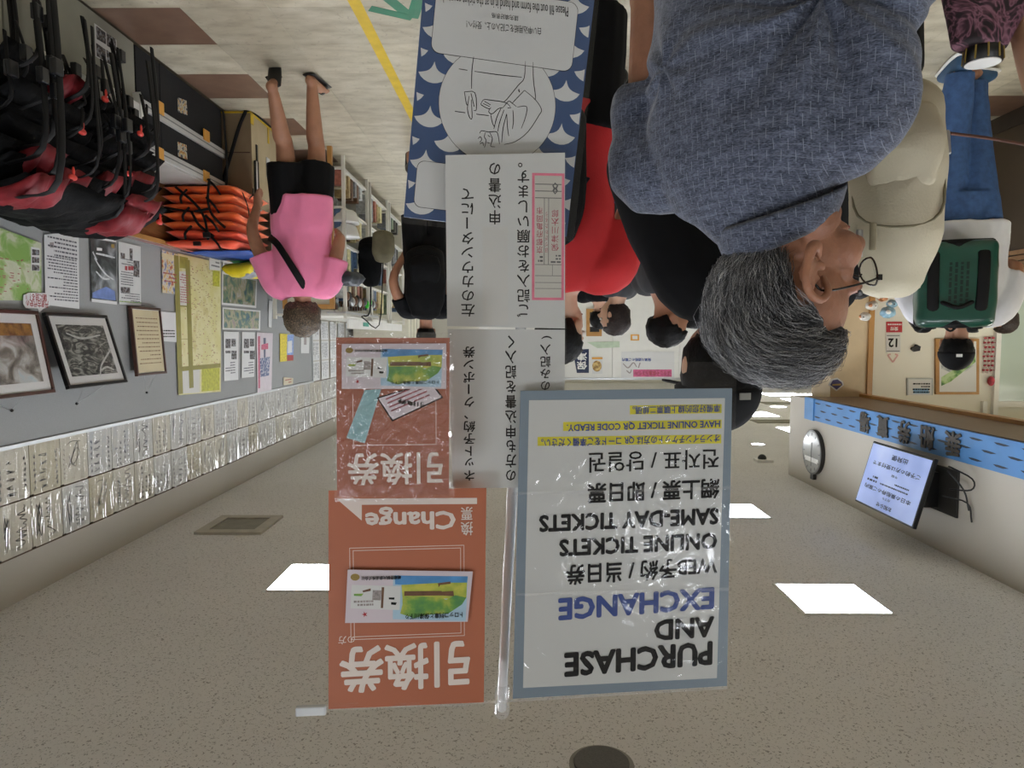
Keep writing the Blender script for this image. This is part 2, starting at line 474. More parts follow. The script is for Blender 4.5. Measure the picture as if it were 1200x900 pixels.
# bulkhead over the ticket office opening, with its brown soffit
bh = struct('wall_left', -3.07, -2.6, -4.2, 6.3, 2.225, CZ, M_wallp)
M_soff = mat('brown_soffit', '7C6754', 0.45, 0, 0.03)
struct('trim_1', -3.07, -2.6, -4.2, 6.3, 2.205, 2.225, M_soff)
struct('trim_2', -3.13, -3.06, -4.2, 6.3, 2.18, 2.23, M_oak)
struct('wall_office_end', -9.2, -3.12, 6.55, 6.7, 0, CZ, M_wallw)
struct('wall_office_upper', -3.12, -3.07, -4.2, 6.55, 2.225, CZ, M_wallw)
struct('ceiling_office', -9.2, -3.12, -4.2, 6.55, 2.45, 2.5, M_wallw)
struct('wall_pier', -3.12, -2.80, 6.3, 6.7, 0, 2.225, mat('pier_beige', 'C9B593', 0.5, 0, 0.02))
struct('trim_3', -3.165, -3.12, 6.28, 6.56, 0, 2.2, M_oak)
struct('wall_pier_top', -3.12, -2.6, 6.3, 6.7, 2.225, CZ, M_wallp)
# wood wainscot below the notice board
struct('trim_4', 2.475, 2.5, -2, 8.4, 0, 1.02, M_brown)
struct('trim_5', 2.455, 2.5, -2, 8.4, 1.0, 1.03, M_oak)

# ------------------------------------------------ ceiling lights, vents
M_diff = mat('lamp_diffuser', 'F4F8FF', 0.4, 0, 0, emit=PANEL_E)
M_diff2 = mat('added_office_diffuser', 'FFFDF2', 0.4, 0, 0, emit=OFFICE_E)
def ceiling_light(x, y, sx, sy, z=CZ, lab='', m=None, rest_=None):
    r = empty('ceiling_light', (x, y, z), 0, lab, 'light', 'square ceiling lights')
    bm = bmesh.new()
    for a in ((-sx / 2 - .015, -sx / 2, -sy / 2 - .015, sy / 2 + .015), (sx / 2, sx / 2 + .015, -sy / 2 - .015, sy / 2 + .015), (-sx / 2, sx / 2, -sy / 2 - .015, -sy / 2), (-sx / 2, sx / 2, sy / 2, sy / 2 + .015)):
        box(bm, *a, -0.008, 0)
    obj('frame', bm, M_white, r); bx('diffuser', -sx / 2, sx / 2, -sy / 2, sy / 2, -0.006, -0.001, m or M_diff, r)
    return r
def sq(x0, x1, y0, y1, lab, **k): return ceiling_light((x0 + x1) / 2, (y0 + y1) / 2, abs(x1 - x0), abs(y1 - y0), lab=lab, **k)
sq(0.89, 1.31, 3.55, 3.96, 'square ceiling light beside the orange sign, near the vent')
sq(-1.78, -1.37, 3.27, 3.66, 'square ceiling light nearest the hanging monitor')
sq(-1.83, -1.41, 5.04, 5.44, 'square ceiling light half behind the purchase sign')
sq(-4.21, -3.75, 9.6, 10.2, 'square ceiling light just beyond the round clock')
for k, (x, y, lab) in enumerate([
        (1.1, 5.54, 'ceiling light hidden above the orange signs'), (1.1, 7.3, 'ceiling light over the pink shirt walker'), (-1.6, 7.1, 'ceiling light over the queue'),
        (-1.6, 9.0, 'ceiling light over the far end of the queue'), (1.1, 9.4, 'ceiling light over the gift shelves')]):
    ceiling_light(x, y, 0.42, 0.42, lab=lab)
for (a, b, lab) in (((882, 488.5), (896, 483), 'small bright ceiling light beside the black cap, farther than the clock'), ((931, 471.5), (950, 467.5), 'far ceiling light touching the end of the blue fascia'),
                    ((903, 464.5), (929, 461), 'farthest ceiling light just over the grey hair'), ((868, 462), (884, 458.5), 'farthest ceiling light beside the black cap')):
    p, q = PZ(*a, CZ), PZ(*b, CZ)
    if max(p.y, q.y) < 20: ceiling_light((p.x + q.x) / 2, (p.y + q.y) / 2, abs(p.x - q.x), abs(p.y - q.y), lab=lab)
for x in (1.1, -1.58):
    for k, y in enumerate((1.6, -0.3, -2.2)): ceiling_light(x, y, 0.42, 0.42, lab='ceiling light behind the photographer, %s one on the %s side' % (['nearest', 'middle', 'rearmost'][k], 'autograph' if x > 0 else 'counter'))
for i, x in enumerate((-4.0, -5.6, -7.2)):  # unseen lamps added so the office wall comes out bright
    for k, y in enumerate((4.9, 2.5, 0.3)):
        ceiling_light(x, y, 0.6, 0.6, z=2.45, lab='added unseen office ceiling light, %s row from the counter, %s from the pictures wall' % (ORD_[i], ORD_[k]), m=M_diff2)
for k, (x, y) in enumerate(((-0.6, 11.6), (-2.4, 11.6), (1.5, 11.5), (-1.5, 15), (1.0, 15), (-5.5, 12), (-6.5, 16), (0, 18))):
    ceiling_light(x, y, 0.5, 0.5, lab='far hall ceiling light, ' + ['above the white partition', 'above the left end of the partition', 'above the far gift shelves', 'behind the partition left', 'behind the partition right', 'far left aisle near', 'far left aisle back', 'nearest the end wall'][k])
def downlight(x, y, r, lab, m=None):
    t = empty('downlight', (x, y, CZ), 0, lab, 'light')
    bm = bmesh.new(); prism(bm, disc_pts(0, 0, r, r, 28), -0.004, -0.001); obj('lamp', bm, m or M_diff, t)
    bm = bmesh.new()
    for k in range(28):
        a, b = 2 * PI * k / 28, 2 * PI * (k + 1) / 28
        q = [(r * math.cos(a), r * math.sin(a)), (1.22 * r * math.cos(a), 1.22 * r * math.sin(a)), (1.22 * r * math.cos(b), 1.22 * r * math.sin(b)), (r * math.cos(b), r * math.sin(b))]
        prism(bm, q, -0.006, 0)
    obj('ring', bm, M_white, t)
for (x, y, r, lab) in ((888, 521, .075, 'round downlight beside the far end of the purchase sign'), (912, 477, .14, 'round downlight over the far hall, left of the clock'), (947, 486.5, .11, 'round downlight next to the end of the blue fascia')):
    p = PZ(x, y, CZ); downlight(p.x, p.y, r, lab)
p = PZ(705, 897, CZ)
t = empty('ceiling_speaker', (p.x, p.y, CZ), 0, 'round dark grey ceiling speaker directly overhead', 'speaker')
bm = bmesh.new(); prism(bm, disc_pts(0, 0, .085, .085, 40), -0.012, 0); obj('grille', bm, mat('grille_grey', '5B5955', 0.5, 0.2, 0.1, 200), t)
bm = bmesh.new(); prism(bm, disc_pts(0, 0, .1, .1, 40), -0.005, 0); obj('rim', bm, mat('rim_grey', '8A877F', 0.5), t)
# square vent by the autographs
t = empty('ceiling_vent', (1.95, 4.81, CZ), 0, 'square beige ceiling vent with a grey recessed plate', 'vent')
bm = bmesh.new()
for a in ((-.225, -.155, -.225, .225), (.155, .225, -.225, .225), (-.155, .155, -.225, -.155), (-.155, .155, .155, .225)): box(bm, *a, -0.018, 0)
obj('frame', bm, mat('vent_frame', 'B9B4A6', 0.5), t); bx('plate', -.155, .155, -.155, .155, -0.008, 0, mat('vent_plate', '8C897C', 0.6), t)
for (a, b, lab) in (((888, 496), (926, 492.5), 'long dark ceiling slot above the far hall, nearer one'), ((898, 474), (938, 471.5), 'long dark ceiling slot above the far hall, farther one')):
    p, q = PZ(*a, CZ), PZ(*b, CZ)
    bx('ceiling_slot', p.x, q.x, p.y, q.y, CZ - 0.012, CZ, mat('slot_dark', '77725F', 0.7), label=lab, cat='vent')
p = PZ(893, 541, CZ); t = empty('dome_camera', (p.x, p.y, CZ), 0, 'small dome security camera with white base on the ceiling', 'camera')
bx('base', -.1, .07, -.07, .07, -0.03, 0, M_white, t, 0.006)
bm = bmesh.new(); ell(bm, (0, 0, -.035), (.045, .045, .045)); obj('dome', bm, M_black, t, True)

# ------------------------------------------------ floor markings
def floor_mark(name, pts, m, lab, cat):
    bm = bmesh.new(); prism(bm, pts, 0.0002, 0.0012); o = obj(name, bm, m); reorigin(o); return tag(o, lab, cat)
M_yel = mat('yellow_tape', 'D9B92E', 0.4, 0, 0.05)
floor_mark('floor_tape', [(0.80, 2.2), (0.865, 2.2), (0.80, 9.5), (0.74, 9.5)], M_yel, 'long yellow tape line running down the beige floor', 'tape')
M_gt = mat('green_tape', '2F7F5E', 0.4, 0, 0.05)
def arrow(cx, cy, rot, s, lab):
    o = []
    for seg in (((0, 0), (0.0, -1.0)), ((0, 0), (-.34, -.42)), ((0, 0), (.34, -.42))):
        (x0, y0), (x1, y1) = seg; d = V((x1 - x0, y1 - y0)).normalized(); n = V((-d.y, d.x)) * .075
        o.append([(x0 + n.x, y0 + n.y), (x0 - n.x, y0 - n.y), (x1 - n.x, y1 - n.y), (x1 + n.x, y1 + n.y)])
    bm = bmesh.new(); mt = Matrix.Translation((cx, cy, 0)) @ Matrix.Rotation(rot, 4, 'Z') @ Matrix.Scale(s, 4)
    for k, q in enumerate(o):
        q = [mt @ V((p[0], p[1], 0)) for p in q]; prism(bm, [(p.x, p.y) for p in q], 0.0002, 0.0012 + k * 0.0002)
    a = obj('floor_arrow', bm, M_gt); reorigin(a); tag(a, lab, 'arrow')
p = PZ(483, 21, 0); arrow(p.x, p.y, math.radians(22), 0.42, 'green tape arrow on the floor by the yellow line')
p = PZ(1076, 118, 0); arrow(p.x, p.y, math.radians(-60), 0.40, 'green tape arrow on the floor beside the jeans leg')
# yellow line on floor beyond is one tape; wall-side hoarding ends here
# ================================================================ the sign pole and its sheets
A6 = math.radians(5.5)
def SP(Y0): return Panel(V((0, Y0, 1.67)), V((math.cos(A6), -math.sin(A6), 0)), V((0, 0, 1)))
PXM = 0.95 / FPX     # one photo pixel in metres on the signs
M_grey = mat('sign_grey_board', '7D8D9B', 0.35, 0, 0.02)
M_spap = mat('sign_paper', 'CDCFCE', 0.30, 0, 0.01, 3)
M_orange = mat('orange_card', 'B36A4D', 0.45, 0, 0.03, 4)
M_blueink = mat('blue_ink', '2C468E', 0.5, 0, 0)
M_hl = mat('highlighter_yellow', 'D8CE2E', 0.5, 0, 0.05, 30)
M_offw = mat('cream_print', 'E5DAD2', 0.5, 0, 0.01)
M_film = film_mat('sign_film', 0.012, 0.22, 9.0, 2.5, 0.08, bd=0.02, f0=.03)
M_crink = film_mat('crinkled_film', 0.06, 0.9, 26.0, 5.0, 0.07, bd=0.02)
M_clear = film_mat('clear_acrylic', 0.12, 0.05, 5, 0, 0.05)
M_polew = mat('pole_white', 'DCDDDD', 0.25, 0, 0.01)

# pole: leans a little to the right
P0, P1 = PY(601, 565, 1.0), PY(588.5, 812, 1.0)
dz = (P1 - P0) / (P1.z - P0.z)
foot = P0 - dz * (P0.z - 0.03)
stand = empty('sign_stand', (foot.x, foot.y, 0), 0, 'white sign pole leaning slightly, holding all the ticket signs', 'sign stand')
def rel(p): return V(p) - V((foot.x, foot.y, 0))
tb('pole', [rel(foot), rel(P1)], 0.0075, M_polew, stand, 16, k=1)
bm = bmesh.new(); tube(bm, [(0, 0, 0), (0, 0, .012), (0, 0, .03)], [.17, .165, .03], 32, side=(1, 0, 0), k=1, cap='flat'); obj('base', bm, M_polew, stand, True)
T0, T1 = PY(589, 808, 1.0), PY(588, 834, 1.0)
o = tb('top_cap', [rel(T0), rel(T1)], 0.011, M_clear, stand, 14, k=1); o['label'] = 'clear plastic cap on the pole top'
tb('cap_core', [rel(T0), rel(T0.lerp(T1, .8))], 0.0072, M_polew, stand, 12, k=1)
tb('cross_bar', [rel(PY(380, 831, .955)), rel(PY(588, 822, .985)), rel(PY(852, 806, 1.0))], 0.0018, M_clear, stand, 6, k=1)
pn = SP(0.955)
a0, b0, a1, b1 = pn.rect(347, 828, 382, 837)
bm = bmesh.new(); prism(bm, R4(a0, b0, a1, b1), -0.004, 0.004); bmesh.ops.bevel(bm, geom=bm.edges[:], offset=0.0012, segments=1, affect='EDGES')
clipo = obj('sign_clip', bm, mat('clip_white', 'D5DADF', 0.25)); clipo.matrix_world = pn.m; tag(clipo, 'small white plastic clip at the left end of the cross bar, by the orange sign', 'clip')

# ---- grey-bordered purchase sign
g = SP(0.955)
sg = sheet('ticket_sign', g, [(610, 458), (858, 455), (852, 804), (601, 819)], 0.003, M_grey, c=-0.003, label='large white ticket sign with grey border reading purchase and exchange', cat='sign')
sheet('white_face', g, [(620, 469), (849.5, 466.5), (840, 794.5), (613, 806)], 0.0004, M_spap, sg)
def L(s, x0, y0, x1, y1, sh=0.0, m=M_ink, bold=0.03, **k):
    letter(g, s, (x0, y0, x1, y1), m, sg, 0.0009, bold, shear=sh * PXM, **k)
for (x0, y0, x1, y1, sh) in ((738, 473.5, 845.5, 484, 1.6), (660, 491.5, 845.5, 502, 3), (630, 509, 845, 519.5, 3)):
    q = [(x0, y0 + sh), (x1, y0), (x1, y1), (x0, y1 + sh)]
    sheet('highlight', g, q, 0.0002, M_hl, sg, c=0.0004)
L('準備好您的線上購票二維碼。', 741, 474.5, 843.5, 483, 1.6, M_blueink, 0.012)
L('HAVE ONLINE TICKET QR CODE READY.', 664, 493, 843.5, 500.5, 3, M_blueink, 0.03)
L('オンラインチケットの方は QR コードをご準備ください。', 634, 510.5, 843, 518.5, 3, M_blueink, 0.02)
L('전자표 / 당일권', 690, 528, 842, 549, 2.5, bold=0.012)
L('網上票 / 即日票', 688.5, 563, 842.5, 584, 3.5, bold=0.03)
L('SAME-DAY TICKETS', 631.5, 599, 841.5, 614.5, 4.5, bold=0.05)
L('ONLINE TICKETS', 655, 628, 840, 643.5, 4, bold=0.05)
L('WEB予約 / 当日券', 663, 656, 840, 675, 6, bold=0.03)
L('EXCHANGE', 654, 693, 836.5, 713.5, 8, M_blueink, 0.05)
L('AND', 766.5, 724, 836.5, 746, 2.5, bold=0.05)
L('PURCHASE', 661, 757, 834.5, 779, 8, bold=0.05)
sheet('clear_sleeve', g, [(605, 424), (862, 424), (856, 808), (599, 823)], 0.0006, M_film, sg, c=0.004)
# strips of clear tape across the sign
M_tape = film_mat('clear_tape', 0.10, 0.4, 30, 1, 0.1, stretch=(1, 6, 1))
for y in (577, 695): sheet('clear_tape', g, [(600, y + 2), (856, y - 4), (856, y - 8), (600, y - 1)], 0.0003, M_tape, sg, c=0.005)

# ---- plain white direction sheets with vertical writing
def VL(pn, par, s, x0, y0, x1, y1, bold=0.012): letter(pn, s, (x0, y0, x1, y1), M_ink, par, 0.0006, bold, vertical=True)
w1 = SP(0.968)
s1 = sheet('direction_sheet', w1, [(522, 182), (662, 179), (662, 385), (524, 382)], 0.0005, M_spap, label='white sheet with three columns of writing and a pink framed form', cat='sheet')
VL(w1, s1, '左のカウンターにて', 540.5, 221, 556, 371)
VL(w1, s1, '申込書の', 572.5, 191, 587, 263)
VL(w1, s1, 'ご記入をお願いします。', 605.7, 191, 621, 371.6)
sheet('blank_strip', w1, [(565.5, 266), (595, 266), (595, 381), (565.5, 381)], 0.0006, mat('patch_paper', 'CFCFCC', 0.35, 0, 0.01), s1, c=0.0006)
a0, b0, a1, b1 = w1.rect(623.5, 203.5, 660.6, 351.7)
fm = sheet('sample_form', w1, R4(a0, b0, a1, b1), 0.0003, mat('pink_marker', 'E27C95', 0.5, 0, 0.06, 60), s1, c=0.0006, px=False); fm['label'] = 'pink framed sample form'
e = 0.0035
sheet('form_face', w1, R4(a0 + e, b0 + e, a1 - e, b1 - e), 0.0002, mat('form_paper', 'C8C6BE', 0.5, 0, 0.02), fm, c=0.0009, px=False)
M_line = mat('form_line', '5F5F60', 0.6, 0, 0); M_redink = mat('red_ink', 'A8344E', 0.5, 0, 0)
bm = bmesh.new()
for (x0, y0, x1, y1) in ((627, 232, 658, 232.4), (627, 224, 658, 224.4), (627, 216, 658, 216.4), (637.5, 232, 637.9, 310), (642.5, 232, 642.9, 310), (627, 310, 658, 310.4), (627, 323, 658, 323.4), (627, 331, 658, 331.4), (627, 338, 658, 338.4), (647, 310, 647.4, 323)):
    q = w1.rect(x0, y0, x1, y1); prism(bm, R4(*q), 0.0011, 0.0012)
obj('form_rules', bm, M_line, fm)
for (s, x0, y0, x1, y1) in (('保津川太郎', 646, 246, 654.5, 294), ('京都府亀岡市', 628.5, 243, 636, 297), ('ほづがわたろう', 638.6, 248, 641.8, 296)):
    letter(w1, s, (x0, y0, x1, y1), M_redink, fm, 0.0013, 0.0, res=1, vertical=True, name='red_writing')
letter(w1, '8', (647, 214, 654, 228), M_line, fm, 0.0013, 0.0, res=1)
lines(fm, *w1.rect(645, 298, 657, 309), 3, M_line, 0.0013, 0.5, 5, 0.4)
lines(fm, *w1.rect(628, 299, 636, 308), 2, M_line, 0.0013, 0.5, 6, 0.4)
w2 = SP(0.966)
s2 = sheet('direction_sheet', w2, [(524.5, 385.5), (662, 386.5), (661, 571), (530.5, 572)], 0.0005, M_spap, label='white sheet with vertical writing half behind the purchase sign', cat='sheet')
VL(w2, s2, 'ネット予約、クーポン券', 543, 406, 556.6, 563, 0.02)
VL(w2, s2, 'の方も申込書を記入く', 592, 393, 605, 563, 0.02)
VL(w2, s2, 'のみ記入)', 633, 393.5, 646.5, 457, 0.02)
sf = sheet('sheet_sleeve', SP(0.960), [(520, 176), (664, 174), (664, 574), (527, 576)], 0.0005, M_film, label='clear plastic sleeve over the two white writing sheets', cat='sleeve')

# ---- blue wave poster
wb = SP(0.985)
Q = [(473, 254), (664, 277), (700, -30), (499, -45)]
M_navy = mat('wave_navy', '33507E', 0.3, 0, 0.03, 6)
pb = sheet('wave_poster', wb, Q, 0.002, M_navy, c=-0.002, label='blue poster with white scallop waves and a round line drawing', cat='poster')
def inpoly(p, poly):
    c = False; n = len(poly)
    for i in range(n):
        (x0, y0), (x1, y1) = poly[i], poly[(i + 1) % n]
        if (y0 > p[1]) != (y1 > p[1]) and p[0] < (x1 - x0) * (p[1] - y0) / (y1 - y0) + x0: c = not c
    return c
poly = [wb.loc(*q) for q in Q]
c0 = wb.loc(583, 123); ang = math.radians(4.3)
ca, sa = math.cos(ang), math.sin(ang)
ctr = V(c0); bm = bmesh.new()
U0 = V(((poly[1][0] - poly[0][0]), (poly[1][1] - poly[0][1])))
ea = V((poly[0][0] - poly[1][0], poly[0][1] - poly[1][1])).normalized()      # to the upright right
if ea.x < 0: ea = -ea
eb = V((-ea.y, ea.x))
for r_ in range(-10, 11):
    for k in range(-6, 7):
        cx = k * 0.0605 + (0.03 if r_ % 2 else 0); cy = r_ * 0.0295
        pts = []
        for i in range(9):
            t = math.radians(25 + 130 * i / 8); pts.append((cx + .0225 * math.cos(t), cy + .0215 * math.sin(t) - 0.009))
        for i in range(1, 6):
            t = i / 6; pts.append((cx - .0204 * (1 - t) + 0 * t + .004 * math.sin(PI * t), cy + .0001 * (1 - t) - .0165 * t + .0035 * math.sin(PI * t)))
        pts.append((cx, cy - .0165))
        for i in range(5, 0, -1):
            t = i / 6; pts.append((cx + .0204 * (1 - t) - .004 * math.sin(PI * t), cy + .0001 * (1 - t) - .0165 * t + .0035 * math.sin(PI * t)))
        wp = [tuple(ctr + ea * p[0] + eb * p[1]) for p in pts]
        ins = [inpoly(p, poly) for p in wp]
        if all(ins): prism(bm, wp, 0.0, 0.0003)
        elif any(ins):
            wq = [p for p, z in zip(wp, ins) if z]
            if len(wq) > 4: prism(bm, wq, 0.0, 0.0003)
M_wpr = mat('poster_white', 'D0D2D3', 0.4, 0, 0.01)
obj('wave_pattern', bm, M_wpr, pb)
def rrect(cx, cy, w, h, r, n=5):
    o = []
    for (sx, sy, a) in ((1, 1, 0), (-1, 1, 90), (-1, -1, 180), (1, -1, 270)):
        for i in range(n + 1):
            t = math.radians(a + 90 * i / n); o.append((cx + sx * (w / 2 - r) + r * math.cos(t), cy + sy * (h / 2 - r) + r * math.sin(t)))
    return o
def PB(cx, cy): return 460 + cx / 4.788, cy / 4.788          # enlarged-view pixel -> photo pixel
def onp(pts, k=1.0): return [tuple(ctr + ea * p[0] + eb * p[1]) for p in pts]
R0 = 66.5 * 0.985 / FPX
bm = bmesh.new(); prism(bm, onp(disc_pts(0, 0, R0 + .0006, R0 + .0006, 56)), 0.0, 0.0005); obj('circle_outline', bm, M_ink, pb)
bm = bmesh.new(); prism(bm, onp(disc_pts(0, 0, R0, R0, 56)), 0.0, 0.0007); obj('circle', bm, M_wpr, pb)
tc = V(wb.loc(593, 22)) - ctr; tcl = (tc.dot(ea), tc.dot(eb))
for e_, m_, d_ in ((.0006, M_ink, .0009), (0, M_wpr, .0011)):
    bm = bmesh.new(); prism(bm, onp(rrect(tcl[0], tcl[1] + .012, .193 + 2 * e_, .092 + 2 * e_, .012)), 0.0, d_); obj('caption_box', bm, m_, pb)
tc = V(wb.loc(519, 219)) - ctr; tcl = (tc.dot(ea), tc.dot(eb))
for e_, m_, d_ in ((.0006, M_ink, .0009), (0, M_wpr, .0011)):
    bm = bmesh.new(); prism(bm, onp(rrect(tcl[0], tcl[1], .074 + 2 * e_, .062 + 2 * e_, .010)), 0.0, d_); obj('caption_box', bm, m_, pb)
def PL(s, cx0, cy0, cx1, cy1, sh, bold=0.0):
    (x0, y0), (x1, y1) = PB(cx0, cy0), PB(cx1, cy1)
    letter(wb, s, (x0, y0, x1, y1), M_ink, pb, 0.0016, bold, shear=sh * PXM)
PL('Please fill out the form and hand it in at the ticket counter!', 285, 42, 985, 70, -10)
PL('請先填好表格', 555, 92, 705, 116, -2.4, 0.01)
PL('白い申込用紙をご記入の上、受付へ！', 415, 158, 832, 186, -5.4, 0.01)
segs = [[(455, 320), (445, 400), (443, 500)], [(372, 388), (420, 396)], [(460, 402), (600, 422), (725, 435)], [(745, 345), (738, 440), (705, 480), (640, 560), (620, 575)],
        [(788, 350), (790, 450), (802, 545), (795, 560)], [(740, 508), (690, 560), (672, 580)], [(740, 508), (800, 560), (835, 615), (820, 650), (760, 740), (690, 795), (625, 812)],
        [(403, 517), (462, 522), (470, 615), (455, 620)], [(403, 517), (415, 585), (425, 590)], [(430, 540), (420, 610), (432, 660), (446, 662), (442, 560)], [(440, 525), (458, 600)],
        [(500, 575), (515, 560), (560, 565), (600, 570), (640, 580), (660, 600)], [(500, 575), (498, 590), (540, 612), (552, 605)], [(515, 570), (550, 590)], [(508, 582), (545, 600)],
        [(545, 612), (540, 630), (560, 640), (592, 612), (620, 605)], [(620, 605), (650, 570), (670, 580), (695, 600)], [(645, 608), (665, 605)], [(700, 602), (752, 600), (745, 660), (722, 722)],
        [(610, 605), (585, 660), (568, 725)], [(625, 618), (600, 690), (590, 740)], [(640, 640), (620, 720), (612, 800)], [(675, 620), (678, 680), (672, 725)], [(550, 640), (560, 690), (572, 715)],
        [(640, 640), (645, 720), (652, 765)], [(488, 750), (500, 735), (540, 742), (580, 740), (592, 760), (600, 810)], [(480, 780), (492, 768), (500, 785), (488, 800)], [(490, 810), (505, 800), (510, 820)],
        [(520, 745), (515, 770), (525, 790), (515, 830)], [(535, 760), (548, 770)], [(545, 745), (560, 780), (550, 820), (575, 825)], [(530, 800), (545, 805)], [(350, 626), (408, 634)], [(470, 642), (540, 650)], [(705, 505), (712, 520), (708, 500)]]
sg2 = [[wb.loc(*PB(*q)) for q in s] for s in segs]
strokes(pb, sg2, 0.00055, M_ink, 0.0011, 'line_drawing', 3)
sheet('clear_sleeve', wb, [(470, 262), (672, 284), (706, -40), (490, -55)], 0.0006, M_film, pb, c=0.003)

# ---- the printed train ticket
M_lil = mat('ticket_lilac', 'D3C8D0', 0.4, 0, 0.01)
M_river = mat('print_blue', '4E8CC4', 0.4, 0, 0.1, 40); M_hill = ramp_mat('print_hills', [(0.35, '4E8A52'), (0.5, '6FA04A'), (0.65, 'B6BE50')], 45, 4, 0.4)
M_ygr = ramp_mat('print_meadow', [(0.35, '9AAE45'), (0.6, 'C6C555')], 60, 4, 0.4); M_sky = mat('print_sky', 'A9C9DD', 0.4, 0, 0.02)
M_brn = mat('print_brown', '6A4A33', 0.5, 0, 0.1, 90); M_gold = mat('print_gold', '9C8440', 0.4, 0, 0.05); M_redp = mat('print_red', 'B5303A', 0.5, 0, 0)
M_gryp = mat('print_grey', '9A9290', 0.5, 0, 0.2, 300)
def ticket(pn, par, F, base_c, quad, dark=False):
    """F maps the enlarged ticket view (0..1200, 0..562) to photo pixels"""
    tk = sheet('train_ticket', pn, quad, 0.0006, M_lil, par, c=base_c); tk['label'] = 'lilac ticket with a printed train landscape'
    c = base_c + 0.0006
    def S(name, pts, m, k=1): return sheet(name, pn, [F(*p) for p in pts], 0.0001 * k, m, tk, c=c)
    S('picture', [(458, 98), (1112, 105), (1092, 498), (455, 480)], M_sky)
    S('picture_river', [(475, 98), (1110, 105), (1104, 165), (900, 170), (640, 185), (475, 175)], M_river, 2)
    S('picture_meadow', [(530, 180), (900, 160), (1104, 160), (1098, 290), (1000, 300), (540, 300)], M_ygr, 3)
    S('picture_hills', [(540, 282), (860, 282), (920, 310), (1000, 270), (1098, 290), (1060, 350), (940, 430), (760, 440), (640, 470), (520, 430), (540, 350)], M_hill, 4)
    S('picture_train', [(555, 235), (880, 232), (885, 238), (985, 232), (990, 278), (885, 272), (555, 275)], M_brn, 6)
    S('picture_boat', [(850, 165), (960, 150), (960, 170), (870, 180), (855, 200)], M_brn, 6)
    S('map_box', [(95, 180), (525, 190), (515, 400), (85, 385)], M_paper, 2)
    S('map_square', [(280, 225), (355, 228), (350, 315), (275, 312)], M_gryp, 3)
    S('map_bar', [(358, 200), (380, 200), (370, 382), (350, 382)], M_brn, 4)
    S('map_boat', [(190, 230), (262, 210), (262, 232), (195, 245)], M_brn, 4)
    S('map_green', [(115, 258), (200, 255), (180, 278), (115, 275)], M_hill, 4)
    S('map_mark', [(440, 330), (490, 335), (480, 355), (440, 352)], M_ink, 4); S('map_mark', [(420, 290), (470, 290), (468, 308), (420, 306)], M_ink, 4)
    S('emblem', [(125 + 40 * math.cos(t), 112 + 30 * math.sin(t)) for t in [2 * PI * i / 16 for i in range(16)]], M_gold, 3)
    S('leaf', [(210 + (26 if i % 2 else 10) * math.cos(2 * PI * i / 10), 438 + (26 if i % 2 else 10) * math.sin(2 * PI * i / 10)) for i in range(10)], M_redp, 3)
    for (s, x0, y0, x1, y1) in (('トロッコ列車と保津川下り', 565, 430, 1065, 465), ('嵯峨野観光鉄道株式会社', 180, 105, 525, 130)):
        (p0, q0), (p1, q1) = F(x0, y0), F(x1, y1)
        letter(pn, s, (p0, q0, p1, q1), M_ink, tk, c + 0.0008, 0.02, res=1)
    (p0, q0), (p1, q1) = F(110, 312), F(285, 365); lines(tk, *pn.rect(p0, q0, p1, q1), 2, M_gryp, c + 0.0005, 0.6, 3, 0.12)
    return tk

# ---- lower (upright: upper) orange sign
wo = SP(0.945)
so = sheet('orange_sign', wo, [(385, 575), (570, 572), (567, 823), (385, 831)], 0.0015, M_orange, c=-0.0015, label='upper orange exchange sign with large white characters and the word Change', cat='sign')
letter(wo, '引換券', (398, 755, 551, 804), M_offw, so, 0.0004, 0.028, shear=3 * PXM)
letter(wo, 'の方', (396.5, 745, 416, 754), M_offw, so, 0.0004, 0.01, shear=.8 * PXM)
letter(wo, 'Change', (428, 594, 534, 620), M_offw, so, 0.0004, 0.04)
letter(wo, '換票', (540, 594, 554, 627), M_offw, so, 0.0004, 0.012, vertical=True)
sheet('white_bar', wo, [(395, 584.5), (559, 583.5), (559, 590.5), (424, 591.5), (424, 610), (395, 585)], 0.0003, M_offw, so)
bm = bmesh.new()
def fr(bm, x0, y0, x1, y1, w):
    a0, b0, a1, b1 = wo.rect(x0, y0, x1, y1); w = .0007
    for q in ((a0, b0, a1, b0 + w), (a0, b1 - w, a1, b1), (a0, b0, a0 + w, b1), (a1 - w, b0, a1, b1)): prism(bm, R4(*q), 0, 0.0003)
fr(bm, 411, 642, 544, 745, .6); fr(bm, 415, 645, 540, 742, .6); obj('thin_frame', bm, M_offw, so)
def F1(x, y): return 400 + x / 7.5, 660 + y / 7.5
ticket(wo, so, F1, 0.004, [(408, 666.3), (554, 668.5), (548, 727), (405, 728.5)])
for x in (390, 462, 512): sheet('clear_tape', wo, [(x, 824), (x + 30, 823), (x + 30, 829), (x, 829)], 0.0003, M_tape, so)

